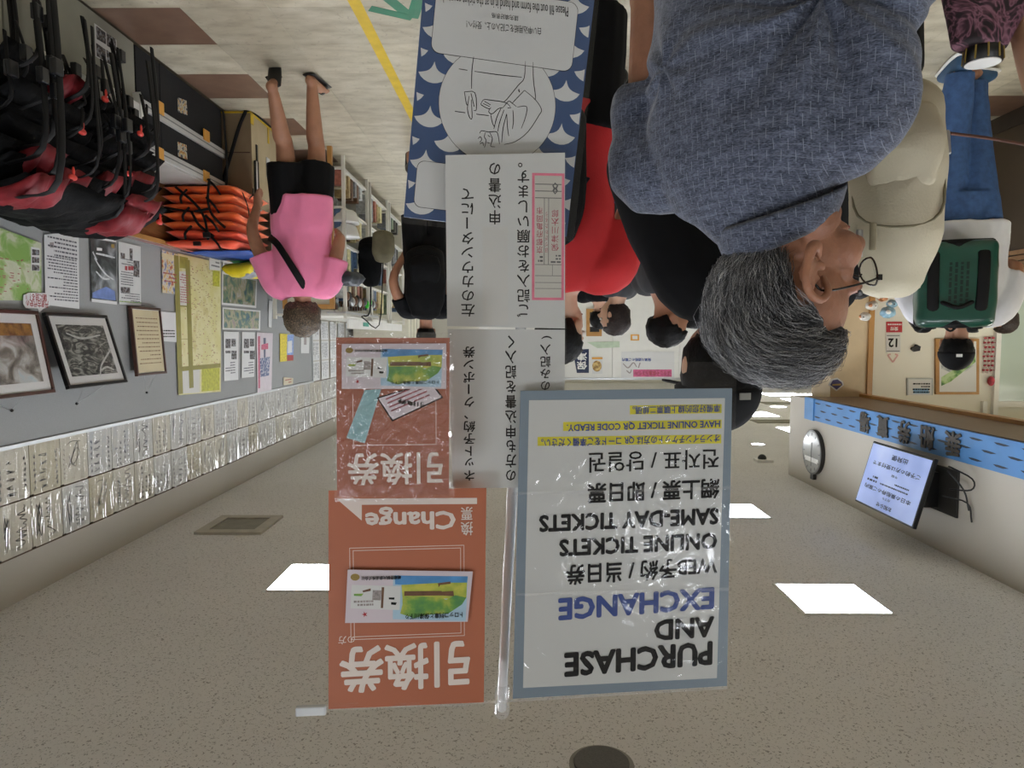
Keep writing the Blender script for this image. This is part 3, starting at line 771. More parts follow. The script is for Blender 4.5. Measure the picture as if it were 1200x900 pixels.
# ---- laminated orange sign in a crinkled sleeve
wl = SP(0.915)
sl = sheet('orange_sign', wl, [(394, 395.5), (527, 396), (526, 580), (395, 581.5)], 0.001, mat('orange_card_dark', 'A8604A', 0.45, 0, 0.03, 4), c=-0.001, label='lower orange exchange sign inside a crinkled shiny plastic sleeve', cat='sign')
letter(wl, '引換券', (407, 531, 519, 567), M_offw, sl, 0.0004, 0.02)
def F2(x, y): return 400.7 + (x - 45) / 1100 * 122, 403 + (y - 45) / 470 * 52.6
ticket(wl, sl, F2, 0.0008, [(400.7, 403), (523, 402.5), (523, 455.6), (400.7, 455.6)])
bt = sheet('blue_stub', wl, [(427.5, 457), (446.7, 456), (427.5, 519.5), (405.8, 513)], 0.0004, mat('stub_blue', '8FB9C0', 0.4, 0, 0.03), sl); bt['label'] = 'pale blue ticket stub'
wt = sheet('white_voucher', wl, [(441.5, 466), (505, 447), (519.5, 466), (459.5, 494)], 0.0006, M_ink, sl)
sheet('voucher_face', wl, [(443.5, 466.8), (504.5, 449), (517, 465.5), (460.5, 491.7)], 0.0003, M_lil, wt, c=0.0006)
bm = bmesh.new()
for k, (x0, x1) in enumerate(((452, 480), (454, 495), (456, 500), (458, 503), (463, 490))):
    y = 467 + k * 4.6; p = [wl.loc(x0, y), wl.loc(x1, y - (x1 - x0) * .42), wl.loc(x1 + .7, y - (x1 - x0) * .42 + 1.5), wl.loc(x0 + .7, y + 1.5)]
    if k < 4: prism(bm, p[::-1], 0.0009, 0.001)
obj('voucher_print', bm, mat('voucher_red', 'A05560', 0.5, 0, 0.3, 400), wt)
letter(wl, '引換券', (466, 472, 498, 478), M_ink, wt, 0.0012, 0.03, res=1, shear=-0.006)
bm = bmesh.new()
a0, b0, a1, b1 = wl.rect(414, 462, 511, 521)
for q in ((a0, b0, a0 + .0006, b1), (a1 - .0006, b0, a1, b1), (a0, b1 - .0006, a1, b1)): prism(bm, R4(*q), 0, 0.0003)
obj('thin_frame', bm, M_offw, sl)
sl_f = []
# sleeve surface with real crinkles
a0, b0, a1, b1 = wl.rect(392.5, 389.5, 531.5, 584.5)
bm = bmesh.new(); NX, NY = 60, 84; g_ = []
for j in range(NY + 1):
    row = []
    for i in range(NX + 1):
        a = a0 + (a1 - a0) * i / NX; b = b0 + (b1 - b0) * j / NY
        w = max(0.15, math.exp(-((j / NY - 0.42) / 0.3) ** 2)) * min(1, i / 4, (NX - i) / 4, j / 4, (NY - j) / 4)
        n1 = noise.noise(V((a * 38, b * 38, 0))); n2 = noise.noise(V((a * 95 + b * 20, b * 80, 5)))
        row.append(bm.verts.new((a, b, 0.004 + w * (0.0040 * (1 - 2 * abs(n1)) + 0.0016 * (1 - 2 * abs(n2))))))
    g_.append(row)
for j in range(NY):
    for i in range(NX): bm.faces.new((g_[j][i], g_[j][i + 1], g_[j + 1][i + 1], g_[j + 1][i]))
obj('crinkled_sleeve', bm, film_mat('sleeve_film', 0.02, 0.5, 26, 3, 0.05, bd=0.02, f0=.10), sl, True)
# ================================================================ right wall: notice board, autograph cards, posters, frames
WRX = 2.475
def WP(X): return Panel(V((X, 0, 0)), V((0, -1, 0)), V((0, 0, 1)))
M_felt = mat('grey_felt', '9A9C9B', 0.95, 0, 0.03, 300, bump=0.15, bscale=400)
nb = bx('notice_board', WRX, 2.498, 1.0, 8.36, 1.04, 2.2, M_felt, label='long grey felt notice board along the right wall', cat='notice board')
def nbp(name, *a, **k):
    o = bx(name, *a, **k); mw = o.matrix_world.copy(); o.parent = nb; o.matrix_parent_inverse = nb.matrix_world.inverted(); o.matrix_world = mw; return o
bpy.context.view_layer.update()
for z in (1.03, 2.195): nbp('edge_strip', 2.463, 2.5, 1.0, 8.36, z, z + 0.018, M_alu)
nbp('edge_strip', 2.463, 2.5, 8.345, 8.365, 1.03, 2.213, M_alu)

ORD = ['first', 'second', 'third', 'fourth', 'fifth', 'sixth', 'seventh', 'eighth', 'ninth', 'tenth', 'eleventh', 'twelfth', 'thirteenth', 'fourteenth', 'fifteenth', 'sixteenth', 'seventeenth', 'eighteenth', 'nineteenth', 'twentieth', 'twenty-first', 'twenty-second', 'twenty-third', 'twenty-fourth', 'twenty-fifth', 'twenty-sixth', 'twenty-seventh', 'twenty-eighth']
M_card = [mat('card_cream', 'CFC9B6', 0.6, 0, 0.02, 4), mat('card_white', 'CCCBC4', 0.6, 0, 0.02, 4), mat('card_tan', 'C5BDA2', 0.6, 0, 0.05, 6)]
M_cfilm = [film_mat('card_film_%d' % k, 0.03, 1.0, sc, 2.4, 0.08, f0=0.13, stretch=st, kind='wave', bd=0.03) for k, (sc, st) in enumerate(((4, (1, .3, 1)), (3.2, (.8, .6, 1)), (5, (1, .2, 1))))]
M_dkbr = mat('card_gap_brown', '5A4632', 0.7)
M_faint = mat('brush_grey', '55555C', 0.6, 0, 0.1); M_redseal = mat('seal_brown', '7A5A3C', 0.6, 0, 0.1)
bx('card_backing', 2.492, 2.499, 2.9, 9.6, 2.212, 2.76, M_dkbr, label='dark backing strip behind the two rows of autograph cards', cat='backing strip')
wc = WP(2.489)
def scribble(rnd, kind):
    s = []
    if kind == 0:      # one tall column of characters with a side column
        for cx, n, w in ((rnd.uniform(-.02, .03), 5, .035), (-.085, 7, .01), (.085, 6, .008)):
            for i in range(n):
                y = .1 - .2 * i / n
                for _ in range(4): s.append([(cx + rnd.uniform(-w, w), y + rnd.uniform(-.012, .012)) for _ in range(3)])
    elif kind == 1:    # big cursive signature
        x, y = rnd.uniform(-.05, 0), .11; p = []
        for i in range(22): p.append((x + rnd.uniform(-.045, .045), y)); y -= .0105
        s.append(p[:12]); s.append(p[11:])
        for _ in range(5): s.append([(rnd.uniform(.04, .09), rnd.uniform(-.1, .1)) for _ in range(3)])
    elif kind == 2:    # flourish with a drawing
        for _ in range(3): s.append([(.05 * math.cos(t * .9) * rnd.uniform(.5, 1.2), -.02 + .07 * math.sin(t * 1.1) * rnd.uniform(.5, 1.2)) for t in range(9)])
        for i in range(7): s.append([(.09 + rnd.uniform(-.006, .006), .1 - i * .026), (.09 + rnd.uniform(-.01, .01), .09 - i * .026)])
        s.append([(-.06, -.09), (.02, -.1), (.06, -.085)])
    else:
        for cx in (-.06, -.02, .03, .07):
            for i in range(rnd.randint(3, 7)):
                y = .11 - .033 * i
                for _ in range(3): s.append([(cx + rnd.uniform(-.013, .013), y + rnd.uniform(-.012, .012)) for _ in range(3)])
    return s
rc = random.Random(3)
pin = bmesh.new(); ell(pin, (0, 0, 0), (.006, .006, .004), 8, 5); pinm = bpy.data.meshes.new('pin'); pin.to_mesh(pinm); pin.free(); pinm.materials.append(mat('pin_dark', '3B3124', 0.4, 0.3))
for row, (z0, nm) in enumerate(((2.216, 'lower'), (2.487, 'upper'))):
    for k in range(27):
        Y1 = 3.018 + 0.24 * (k + 1)
        c = empty('autograph_card', mw=Matrix.Translation((0, 0, 0)))
        m = wc.m.copy(); m.translation = V((2.489, Y1 - 0.12, z0 + 0.132)); c.matrix_world = m
        kind = rc.randint(0, 3); tone = rc.choice((0, 0, 1, 1, 2) if k < 12 else (1, 1, 1, 1, 0, 0, 2))
        desc = ['column of brush writing', 'tall looping signature', 'round flourish', 'several rows of writing'][kind]
        tag(c, '%s autograph card with a %s, %s from near end, %s row' % (['cream', 'white', 'tan'][tone], desc, ORD[k], nm), 'autograph card', 'autograph cards in plastic sleeves along the top of the right wall')
        bx('card', -.1165, .1165, -.131, .131, -.003, .001, M_card[tone], c)
        s = scribble(rc, kind)
        bm = bmesh.new()
        for q in s: ribbon(bm, catmull(q, 3 if k < 8 else 1), .0016 if kind != 1 else .0024, .0014)
        obj('brush_writing', bm, M_ink if rc.random() < .45 else M_faint, c)
        # sagging plastic sleeve with real folds
        bm = bmesh.new(); n = 10 if k < 12 else 4; off = rc.uniform(0, 90); vs = []
        for j in range(n + 1):
            vs.append([bm.verts.new((-.117 + .234 * i / n, -.132 + .264 * j / n, .004 + .005 * abs(noise.noise(V((i * 3.1 / n + off, j * 1.7 / n, 1)))))) for i in range(n + 1)])
        for j in range(n):
            for i in range(n): bm.faces.new((vs[j][i], vs[j][i + 1], vs[j + 1][i + 1], vs[j + 1][i]))
        obj('plastic_sleeve', bm, M_cfilm[rc.randint(0, 2)], c, True)
        for sx in (-1, 1):
            o = bpy.data.objects.new('pin', pinm); COL.objects.link(o); o.parent = c; o.location = (sx * .112, .128, .006)
# more sheets farther along the wall, lower down
ws = WP(2.488)
for col_ in range(9):
    for row in range(3):
        if (col_ + row) % 7 == 5: continue
        y1 = 8.7 + col_ * .42; z0 = 1.47 + row * .25
        q = [(-y1, z0), (-y1 + .33, z0), (-y1 + .33, z0 + .235), (-y1, z0 + .235)]
        o = sheet('notice_sheet', ws, q, .002, M_paper, px=False, label='white notice sheet on the far right wall, %s column past the grey board, %s' % (ORD[col_], ['bottom row', 'middle row', 'top row'][row]), cat='notice', group='white sheets beyond the grey board')
        lines(o, -y1 + .02, z0 + .02, -y1 + .31, z0 + .21, 6, M_faint, .0026, .3, col_ * 3 + row, .2, vertical=True)

wp = WP(2.468)
def poster(name, quad, m, lab, cat='poster', pn=wp, group=None):
    o = sheet(name, pn, quad, .002, m, label=lab, cat=cat, group=group); o['_c'] = .002; return o
def pr(par, name, quad, m, k=1, pn=wp): return sheet(name, pn, quad, .00025 * k, m, par, c=.002)
def pt(par, s, box4, m=M_ink, bold=.012, pn=wp, res=1, **kw): letter(pn, s, box4, m, par, .0036, bold, res=res, **kw)
def pl(par, x0, y0, x1, y1, n, m=M_faint, seed=1, word=.09, pn=wp, c=.0032, fill=.4, vertical=False): return lines(par, *pn.rect(x0, y0, x1, y1), n, m, c, fill, seed, word, vertical=vertical)

M_map = ramp_mat('map_green', [(0.42, '86AE5A'), (0.5, 'A9BE85'), (0.56, 'C9CDB4'), (0.66, 'BFC6A6')], 9, 7, .35, .8)
mp_ = poster('map_poster', [(-14, 262), (48, 285), (48, 352), (-14, 352)], M_map, 'green and grey area map poster, partly behind the red and black vests', 'map')
pr(mp_, 'photo_column', [(36, 289), (46, 291), (46, 318), (36, 317)], M_paper)
for k in range(3): pr(mp_, 'photo', [(37, 292 + 9 * k), (45.5, 293 + 9 * k), (45.5, 299 + 9 * k), (37, 299 + 9 * k)], ramp_mat('print_photo', [(.4, '2A2D33'), (.5, '5D5148'), (.6, '8B9096')], 60, 3), 2)
M_mapred = mat('map_red_print', 'A8545E', .5, 0, 0)
rr = random.Random(11); bm = bmesh.new()
for _ in range(26):
    a, b = wp.loc(rr.uniform(0, 34), rr.uniform(300, 345)); prism(bm, R4(a, b, a + rr.uniform(.008, .03), b + .004), .002, .0024)
obj('place_names', bm, M_mapred, mp_)
nt_ = poster('notice_sheet', [(51.5, 275), (75, 272.5), (92, 277), (92.5, 362), (53, 357)], M_paper, 'tall white notice with fine print beside the green map', 'notice')
pl(nt_, 56, 282, 89, 300, 5, M_faint, 3); pl(nt_, 56, 304, 89, 352, 15, M_faint, 4); pr(nt_, 'dark_square', [(58, 284), (62.5, 284), (62.5, 290.5), (58, 290)], M_gryp)
M_redt = mat('red_print', 'A23A3F', .5, 0, 0)
sb = sheet('speech_label', WP(2.462), [(27, 346), (33, 343), (52, 343.5), (58, 347), (58, 358), (50, 362), (46, 366), (44, 361.5), (30, 361), (27, 356)], .002, M_paper, label='white speech bubble label with red characters over the map corner', cat='label')
for s, b4 in (('丹波古代史の', (30, 352.5, 56, 359.5)), ('謎に迫る！！', (30, 345, 54, 351.5))):
    letter(WP(2.462), s, b4, M_redt, sb, .0026, .02, res=1)
M_dkp = ramp_mat('dark_photo_print', [(.35, '26292B'), (.5, '4A4F4E'), (.6, '70767A'), (.72, 'A7ADB0')], 7, 6, .3, 1.2)
p4 = poster('photo_poster', [(105, 276), (135.5, 281), (136.5, 357), (107, 353.5)], M_dkp, 'dark river photo poster with a bright boat wake and blue corner')
pr(p4, 'white_edge', [(105, 276), (135.5, 281), (135.5, 284), (105, 279)], M_paper); pr(p4, 'white_edge', [(107, 350), (136.5, 353.5), (136.5, 357), (107, 353.5)], M_paper)
pr(p4, 'blue_water', [(108, 349), (108, 343), (114, 340), (124, 336), (134, 341), (135, 352)], mat('print_lake_blue', '6E86C0', .4, 0, .1, 20), 2)
strokes(p4, [[wp.loc(*q) for q in s] for s in ([(110, 302), (116, 312), (124, 322), (133, 328)], [(112, 318), (120, 326), (128, 327)], [(108, 295), (113, 305)], [(112, 297), (122, 299), (134, 302)])], .006, mat('print_foam', 'C9CED0', .4, 0, .1, 50), .0029, 'boat_wake')
pr(p4, 'title_mark', [(113, 290), (119, 291), (119, 294), (113, 293.5)], M_paper, 3)
pr(p4, 'crest', [(130, 286), (133.5, 286.5), (133.5, 291), (130, 290)], M_gold, 3)
p5 = poster('newsletter_sheet', [(138.5, 283), (164.5, 289), (165, 358.5), (139.5, 356.5)], mat('newsprint', 'CFD1D0', .5, 0, .02), 'white newsletter poster with small photos beside the dark river poster')
for q in (((141, 296), (146, 297), (146, 303), (141, 302)), ((151.5, 291), (155, 291.5), (155, 306), (151.5, 305)), ((156, 305), (163, 306), (163, 325), (156, 324)), ((141, 336), (152, 337), (152, 343), (141, 343))): pr(p5, 'photo', q, MATS['print_photo'])
for x in (146, 149.8, 153): pr(p5, 'photo', [(x, 311.5), (x + 3, 312), (x + 3, 317), (x, 316.5)], M_redt)
pl(p5, 141, 304, 155, 310, 3); pl(p5, 141, 319, 155, 334, 6, seed=7); pl(p5, 142, 344, 163, 353, 4, seed=8); pr(p5, 'green_strip', [(139.5, 352.5), (165, 354.5), (165, 355.5), (139.5, 353.5)], M_hill)
p6 = poster('flyer', [(189.5, 293), (207.5, 298), (207, 345), (190, 343)], ramp_mat('flyer_print', [(.35, '5C70A6'), (.48, 'D0CEC8'), (.56, 'D6C47A'), (.66, 'B55C58')], 26, 3, .4), 'small colourful flyer pinned left of the big yellow map', 'flyer')
pr(p6, 'title_band', [(190, 296), (206.5, 300), (206.5, 306), (190, 303)], mat('flyer_cream', 'D9D2A8', .5)); pl(p6, 191, 320, 206, 331, 3, M_redt, c=.003)
M_ymap = ramp_mat('yellow_map_print', [(.4, 'CFC88A'), (.55, 'D6D0A0'), (.68, 'C4B977')], 5, 7, .4)
p7 = poster('map_poster', [(208, 297), (243.5, 305), (258.5, 309), (258.5, 459), (209, 463)], M_ymap, 'big tall pale yellow town map covered in tiny marks', 'map')
pr(p7, 'photo_block', [(210, 300), (220, 302), (220, 315), (210, 314)], mat('olive_print', '9A9440', .5, 0, .1)); pr(p7, 'legend', [(209.5, 318), (221, 318), (221, 358), (209.5, 358)], M_card[1])
pr(p7, 'legend', [(210, 432), (234, 430), (234, 460), (210, 461.5)], M_card[1]); pr(p7, 'lime_inset', [(236, 432), (257, 431), (257, 457), (236, 459)], mat('lime_print', 'B3B33A', .5, 0, .12, 40)); pr(p7, 'lime_inset', [(249, 317), (257, 318), (257, 336), (249, 335)], MATS['lime_print'])
bm = bmesh.new()
for _ in range(230):
    x, y = rr.uniform(222, 255), rr.uniform(308, 428); a, b = wp.loc(x, y); prism(bm, R4(a, b, a + rr.uniform(.006, .03), b + rr.uniform(.002, .005)), .002, .0024)
obj('map_marks', bm, mat('map_mark_brown', '9A7D62', .5), p7, kind='stuff')
bm = bmesh.new()
for _ in range(60):
    x, y = rr.uniform(212, 255), rr.uniform(308, 428); a, b = wp.loc(x, y); prism(bm, R4(a, b, a + .012, b + .006), .002, .0025)
obj('map_red_marks', bm, M_mapred, p7, kind='stuff')
bm = bmesh.new()
for q in ((221.5, 305, 222, 455), (209, 358.5, 221, 359), (209, 397, 224, 397.5), (209, 430, 258, 430.5), (208.6, 300, 209, 462)): prism(bm, R4(*wp.rect(*q)), .002, .0026)
obj('map_frame_lines', bm, mat('olive_line', '8D8640', .5), p7); pl(p7, 211, 322, 220, 355, 12, M_mapred, 9, .2)
p8 = poster('notice_sheet', [(186, 365), (207.5, 366.5), (207.5, 401), (186.5, 399.5)], M_paper, 'small white square notice left of the yellow map, below the flyer', 'notice')
pl(p8, 190, 386, 204, 396, 3, M_ink, 2, .15)
for k, q in enumerate(([(245, 289), (258, 291), (257.5, 317), (245, 316)], [(260.5, 291.5), (275, 295), (276, 320), (261, 318)])):
    o = sheet('leaflet', WP(2.466), q, .004, M_paper, label='%s of two white leaflets standing at the foot of the board by the yellow bag' % ('left' if k else 'right') if 0 else ['white leaflet at the foot of the board, beside the yellow map', 'white leaflet with a dark mark, next to the yellow bag'][k], cat='leaflet', group='leaflets at the foot of the board')
    lines(o, *WP(2.466).rect(q[0][0] + 2, q[0][1] + 4, q[1][0] - 2, q[2][1] - 4), 5, M_faint, .005, .4, k)
M_rel1 = ramp_mat('relief_map_a', [(.36, '3F5A66'), (.45, '5F7A62'), (.53, '8E8A6C'), (.62, '9C9385'), (.72, 'AEBAC0')], 10, 7, .35, 1.0)
M_rel2 = ramp_mat('relief_map_b', [(.36, '4F7286'), (.45, '6E8A78'), (.55, 'B3AC8D'), (.65, '9C8D92'), (.75, 'B9C8D2')], 13, 7, .35, 1.0)
for q, m, lab in (([(260, 318), (301, 327), (300, 361), (259.5, 357)], M_rel1, 'relief map print with a dark river valley, upper of two'), ([(260.5, 360), (305, 364), (304.5, 387), (260.5, 386)], M_rel2, 'pale blue relief map print below the darker one')):
    o = poster('relief_map', q, M_paper, lab, 'map'); cx = sum(p[0] for p in q) / 4; cy = sum(p[1] for p in q) / 4
    pr(o, 'map_print', [(cx + (x - cx) * .93, cy + (y - cy) * .86) for x, y in q], m)
for q, lab in (([(262, 388.5), (279.5, 389), (279, 445), (262.5, 446.5)], 'narrow white sheet with three small photos, left of its pair'), ([(283.5, 389), (298.5, 389.5), (297.5, 441.5), (283, 443)], 'narrow white sheet with a green photo, right of its pair')):
    o = poster('notice_sheet', q, M_paper, lab, 'notice'); x0 = q[0][0]
    for (dx, dy, w, h) in ((2, 8, 6, 11), (9, 8, 5, 9), (9, 22, 6, 10), (2, 22, 6, 3)): pr(o, 'photo', [(x0 + dx, 389 + dy), (x0 + dx + w, 389 + dy), (x0 + dx + w, 389 + dy + h), (x0 + dx, 389 + dy + h)], MATS['print_photo'])
    pl(o, x0 + 2, 424, x0 + 13, 438, 5, seed=5)
p13 = poster('tower_poster', [(300.5, 389.5), (319.5, 390.5), (318, 459), (301.5, 460.5)], mat('poster_pale', 'CFC6CC', .5, 0, .03), 'poster with a thin dark tower and blue and red figures')
pr(p13, 'tower', [(309.5, 440), (308.3, 396), (311.3, 396), (310.5, 440)], mat('print_slate', '5A6076', .5)); pr(p13, 'figures', [(304, 420), (316, 418), (315, 440), (305, 442)], ramp_mat('figures_print', [(.4, '3C4A78'), (.52, '7F8AA8'), (.62, 'C8C4CC')], 40, 3, .5), 2)
pr(p13, 'red_marks', [(302, 394), (304.5, 394), (304.5, 455), (302.5, 455)], mat('print_pinkred', 'C2607A', .5, 0, .2, 90), 2); pr(p13, 'red_title', [(306, 404), (314, 402), (314, 409), (306, 410)], MATS['print_pinkred'], 3)
p14 = poster('flyer', [(328, 391), (344, 392), (343.5, 422.5), (328, 424)], mat('flyer_yellow', 'D8C63E', .5, 0, .1, 50), 'small flyer half yellow and half blue and red, low on the board', 'flyer')
pr(p14, 'blue_half', [(336.5, 392), (344, 392), (343.5, 416), (336, 416)], mat('flyer_blue', '7E9AD0', .5, 0, .15, 50)); pr(p14, 'red_strip', [(336, 416), (343.5, 416), (343.5, 422.5), (336, 423)], M_redt); pr(p14, 'figure', [(337, 400), (342, 399), (342, 413), (337, 414)], M_paper, 2)
p15 = poster('notice_sheet', [(352.5, 392), (362.5, 392.5), (362, 414), (352.5, 414)], M_paper, 'small white label with a dark mark at the far edge of the board', 'notice'); pr(p15, 'dark_mark', [(356, 395), (359, 395), (359, 404), (356, 404)], M_gryp)
poster('paper_strip', [(315, 352), (319, 353), (318, 384), (314.5, 383)], M_paper, 'thin white paper strip beside the curly hair', 'strip')
p17 = poster('paper_tag', [(332, 442), (343.5, 443), (343, 450), (332, 451.5)], M_card[2], 'small tan paper tag high on the board', 'tag'); pl(p17, 334, 444, 341, 449, 2, M_redt)

# ---- framed pictures hanging from wires, tops leaning out
M_fbrown = ramp_mat('frame_brown', [(.3, '3A2218'), (.7, '55342A')], 8, 4, .3); M_fblack = mat('frame_black', '0F0F10', .3, 0, .05); M_matw = mat('mount_white', 'D2D1CE', .6, 0, .01)
M_glass = film_mat('frame_glass', 0.01, 0.0, 5, 0, 0.03)
def framed(O, ey, w, h, fw, m, mount, pic, lab, nail, depth=.022):
    P_ = Panel(O, V((0, -1, 0)), ey); r = empty('picture_frame', mw=P_.m); tag(r, lab, 'framed picture')
    bm = bmesh.new()
    for q in ((0, w, 0, fw), (0, w, h - fw, h), (0, fw, fw, h - fw), (w - fw, w, fw, h - fw)): box(bm, q[0], q[1], q[2], q[3], -depth * .6, depth * .4, .002)
    obj('frame', bm, m, r); bx('backing', fw * .5, w - fw * .5, fw * .5, h - fw * .5, -depth * .5, -.004, M_fblack, r)
    bx('mount', fw, w - fw, fw, h - fw, -.004, 0, M_matw, r)
    bx('picture', fw + mount, w - fw - mount, fw + mount, h - fw - mount, 0, .0008, pic, r)
    bm = bmesh.new(); bm.faces.new([bm.verts.new((x, y, .004)) for x, y in R4(fw, fw, w - fw, h - fw)]); obj('glass', bm, M_glass, r)
    inv = P_.m.inverted(); nl = inv @ V(nail)
    tb('wire', [(w * .3, h - .01, -.01), nl, (w * .7, h - .01, -.01)], .0009, M_alu, r, 5, k=1)
    bm = bmesh.new(); ell(bm, nl, (.008, .008, .008), 8, 6); obj('hook', bm, M_black, r)
    return r
M_bw = ramp_mat('gorge_photo', [(.36, '161816'), (.46, '383A37'), (.53, '63645E'), (.60, '9A9A92')], 9, 12, .35, 2.5, stretch=(1, 2.2, 1))
M_bw2 = ramp_mat('village_photo', [(.35, '3E3830'), (.5, '8C857B'), (.62, 'BCBCB8'), (.72, 'A8BEC6')], 9, 8, .35, 1.0)
fB = framed(V((2.45, 4.145, 1.543)), V((-.11, 0, .395)), .545, .412, .018, M_fblack, .045, M_bw, 'black framed black and white gorge photograph leaning out on its wire', PX(90, 473, 2.47))
strokes(fB, [[(.09, .33), (.15, .31), (.21, .325)], [(.05, .20), (.12, .245), (.2, .30), (.24, .36)], [(.12, .12), (.3, .14), (.42, .11)]], .006, mat('print_rapids', 'BDBFBB', .5, 0, .1, 60), .0012, 'white_water')
fA = framed(V((2.45, 3.549, 1.54)), V((-.07, 0, .40)), .66, .42, .018, M_fbrown, .045, M_bw2, 'brown framed old photograph at the near end of the board', PX(14, 481, 2.47))
bx('gold_band', .07, .59, .065, .125, .0008, .0016, ramp_mat('gold_band_print', [(.3, '5E3E18'), (.6, '9C7228')], 20, 3, .3), fA)
fC = framed(V((2.452, 4.775, 1.475)), V((-.03, 0, .44)), .37, .445, .016, M_fbrown, .004, mat('certificate', 'CFC29A', .5, 0, .05, 3), 'thin brown framed yellowed certificate', PX(172, 460, 2.47))
lines(fC, .05, .06, .32, .38, 12, M_redseal, .0014, .25, 4, .1)

# ================================================================ low furniture along the right wall
M_gcab = mat('cabinet_grey_green', '8D8D80', .45, 0, .03); M_lgcab = mat('cabinet_pale', 'A9A898', .45, 0, .03)
cb = empty('storage_cabinet', (2.17, 3.0, 0), 0, 'grey-green metal cabinet under the pile of red and black vests', 'cabinet')
bx('body', .004, .29, -1.4, 1.03, .015, .575, M_gcab, cb); bx('top', -.005, .30, -1.41, 1.035, .575, .592, M_white, cb, .003); bx('plinth', .02, .28, -1.38, 1.0, 0, .015, M_black, cb)
bx('front_panel', -.004, .004, .02, 1.03, .02, .57, M_gcab, cb, .002); bx('front_panel', -.004, .004, -1.4, .005, .02, .57, M_lgcab, cb, .002)['label'] = 'paler front panel'
bx('handle_rail', -.04, -.004, .20, .62, .385, .45, M_white, cb, .008); bx('handle_rail', -.04, -.004, .68, 1.03, .36, .445, M_white, cb, .006)
bm = bmesh.new(); vs = [(-.05, 1.0, .44), (-.05, 1.07, .40), (-.05, 1.0, .30), (-.004, 1.0, .44), (-.004, 1.07, .40), (-.004, 1.0, .30)]; q = [bm.verts.new(p) for p in vs]
for f in ((0, 1, 2), (5, 4, 3), (0, 3, 4, 1), (1, 4, 5, 2), (2, 5, 3, 0)): bm.faces.new([q[i] for i in f])
obj('corner_bracket', bm, M_white, cb)
for q, lab in (([(110, 27), (136, 47), (138, 82), (112, 66)], 'photo sheet on the grey cabinet front, nearer the floor'), ([(124, 140), (138, 146), (140, 190), (125, 184)], 'photo sheet on the cabinet behind the hanging straps')):
    o = poster('photo_sheet', q, M_paper, lab, 'notice', WP(2.164)); cx = sum(p[0] for p in q) / 4; cy = sum(p[1] for p in q) / 4
    for j in range(2):
        for i in range(2): sheet('photo', WP(2.164), [(cx + (x - cx) * .42 + (i - .5) * 12 * (.55 if q[0][0] > 120 else 1), cy + (y - cy) * .4 + (j - .5) * 20 + (i - .5) * 8) for x, y in q], .0003, MATS['print_photo'], o, c=.002)
bn = empty('display_bench', (2.17, 4.6, 0), 0, 'low two-tier bench with black cloth panels held by orange clips', 'bench')
bx('core', .02, .29, -.55, .60, .01, .585, M_blackm, bn); bx('top', 0, .3, -.56, .62, .585, .612, mat('bench_top', 'B9B7B2', .4, 0, .03), bn, .003)
for z in (.335, .568): bx('front_rail', -.014, .02, -.56, .62, z - .03, z + .03, M_alu if 0 else mat('rail_white', 'BDBDBB', .35, 0, .02), bn, .003); bx('rail_groove', -.0155, -.014, -.56, .62, z - .004, z + .004, mat('groove', '77787A', .5), bn)
for z0, z1 in ((.02, .30), (.365, .535)):
    for k in range(2):
        bx('cloth_panel', .0, .02, -.55 + k * .26 if k == 0 else -.28, -.285 if k == 0 else .60, z0, z1, M_blackm, bn, .004)
M_clip = mat('orange_clip', 'DDA040', .35, 0, .05)
for (x, y) in ((188, 126), (242.5, 159), (188, 180), (242.5, 207)):
    p = PX(x, y, 2.15); bx('clip', -.022, -.012, p.y - 4.6 - .045, p.y - 4.6 + .045, p.z - .038, p.z + .038, M_clip, bn, .005)
for (x, y) in ((213.5, 124), (213.5, 176)):
    p = PX(x, y, 2.166); m = WP(2.166)
    o = sheet('sticker', m, [(x - 5.5, y - 10), (x + 5, y - 6), (x + 6, y + 11), (x - 5, y + 7)], .001, ramp_mat('sticker_print', [(.38, '2B2B33'), (.48, 'B9B9B9'), (.56, 'C2A23C'), (.64, '8E3A36')], 40, 2, .4)); o.parent = bn; o.matrix_world = m.m; o.matrix_parent_inverse = Matrix.Translation((-2.17, -4.6, 0))
tb('strap', [(-.02, .60, .60), (-.03, .605, .4), (-.02, .60, .1), (0, .63, .02)], [(.014, .006)] * 4, M_blackm, bn, 8, side=(0, 1, 0))
wcab = empty('wooden_box', (1.985, 5.28, 0), 0, 'beige wooden box with yellow taped bottom edge and a black strap', 'box')
M_ply = ramp_mat('plywood_beige', [(.3, 'B5A582'), (.7, 'C4B592')], 5, 5, .55, .5); M_plyb = mat('board_brown', '8D7B61', .6, 0, .03)
bx('body', 0.004, .46, 0.004, .79, .008, .60, M_ply, wcab); bx('front_board', .0, .46, -.002, .004, .01, .60, M_plyb, wcab); bx('seam', .01, .40, -.006, -.002, .30, .306, M_fbrown, wcab)
bx('tape_edge', -.003, .46, -.003, .79, .004, .018, M_yel, wcab); bx('tape_edge', -.003, .002, -.004, .05, .01, .09, M_yel, wcab); bx('tape_edge', -.003, .002, .35, .375, .01, .14, M_yel, wcab)
bx('slot', -.004, .002, .09, .12, .22, .55, M_black, wcab); bx('paper_label', -.005, .0, .30, .37, .26, .42, M_paper, wcab)
tb('strap', [(.03, -.01, .0), (.08, -.02, .12), (.14, -.02, .3), (.2, -.03, .5), (.22, -.02, .62)], [(.014, .004)] * 5, M_blackm, wcab, 8, side=(1, 0, 0)); tb('strap', [(.02, -.01, .005), (-.008, .1, .003), (-.008, .4, .003)], [(.004, .012)] * 3, M_blackm, wcab, 8, side=(0, 0, 1))

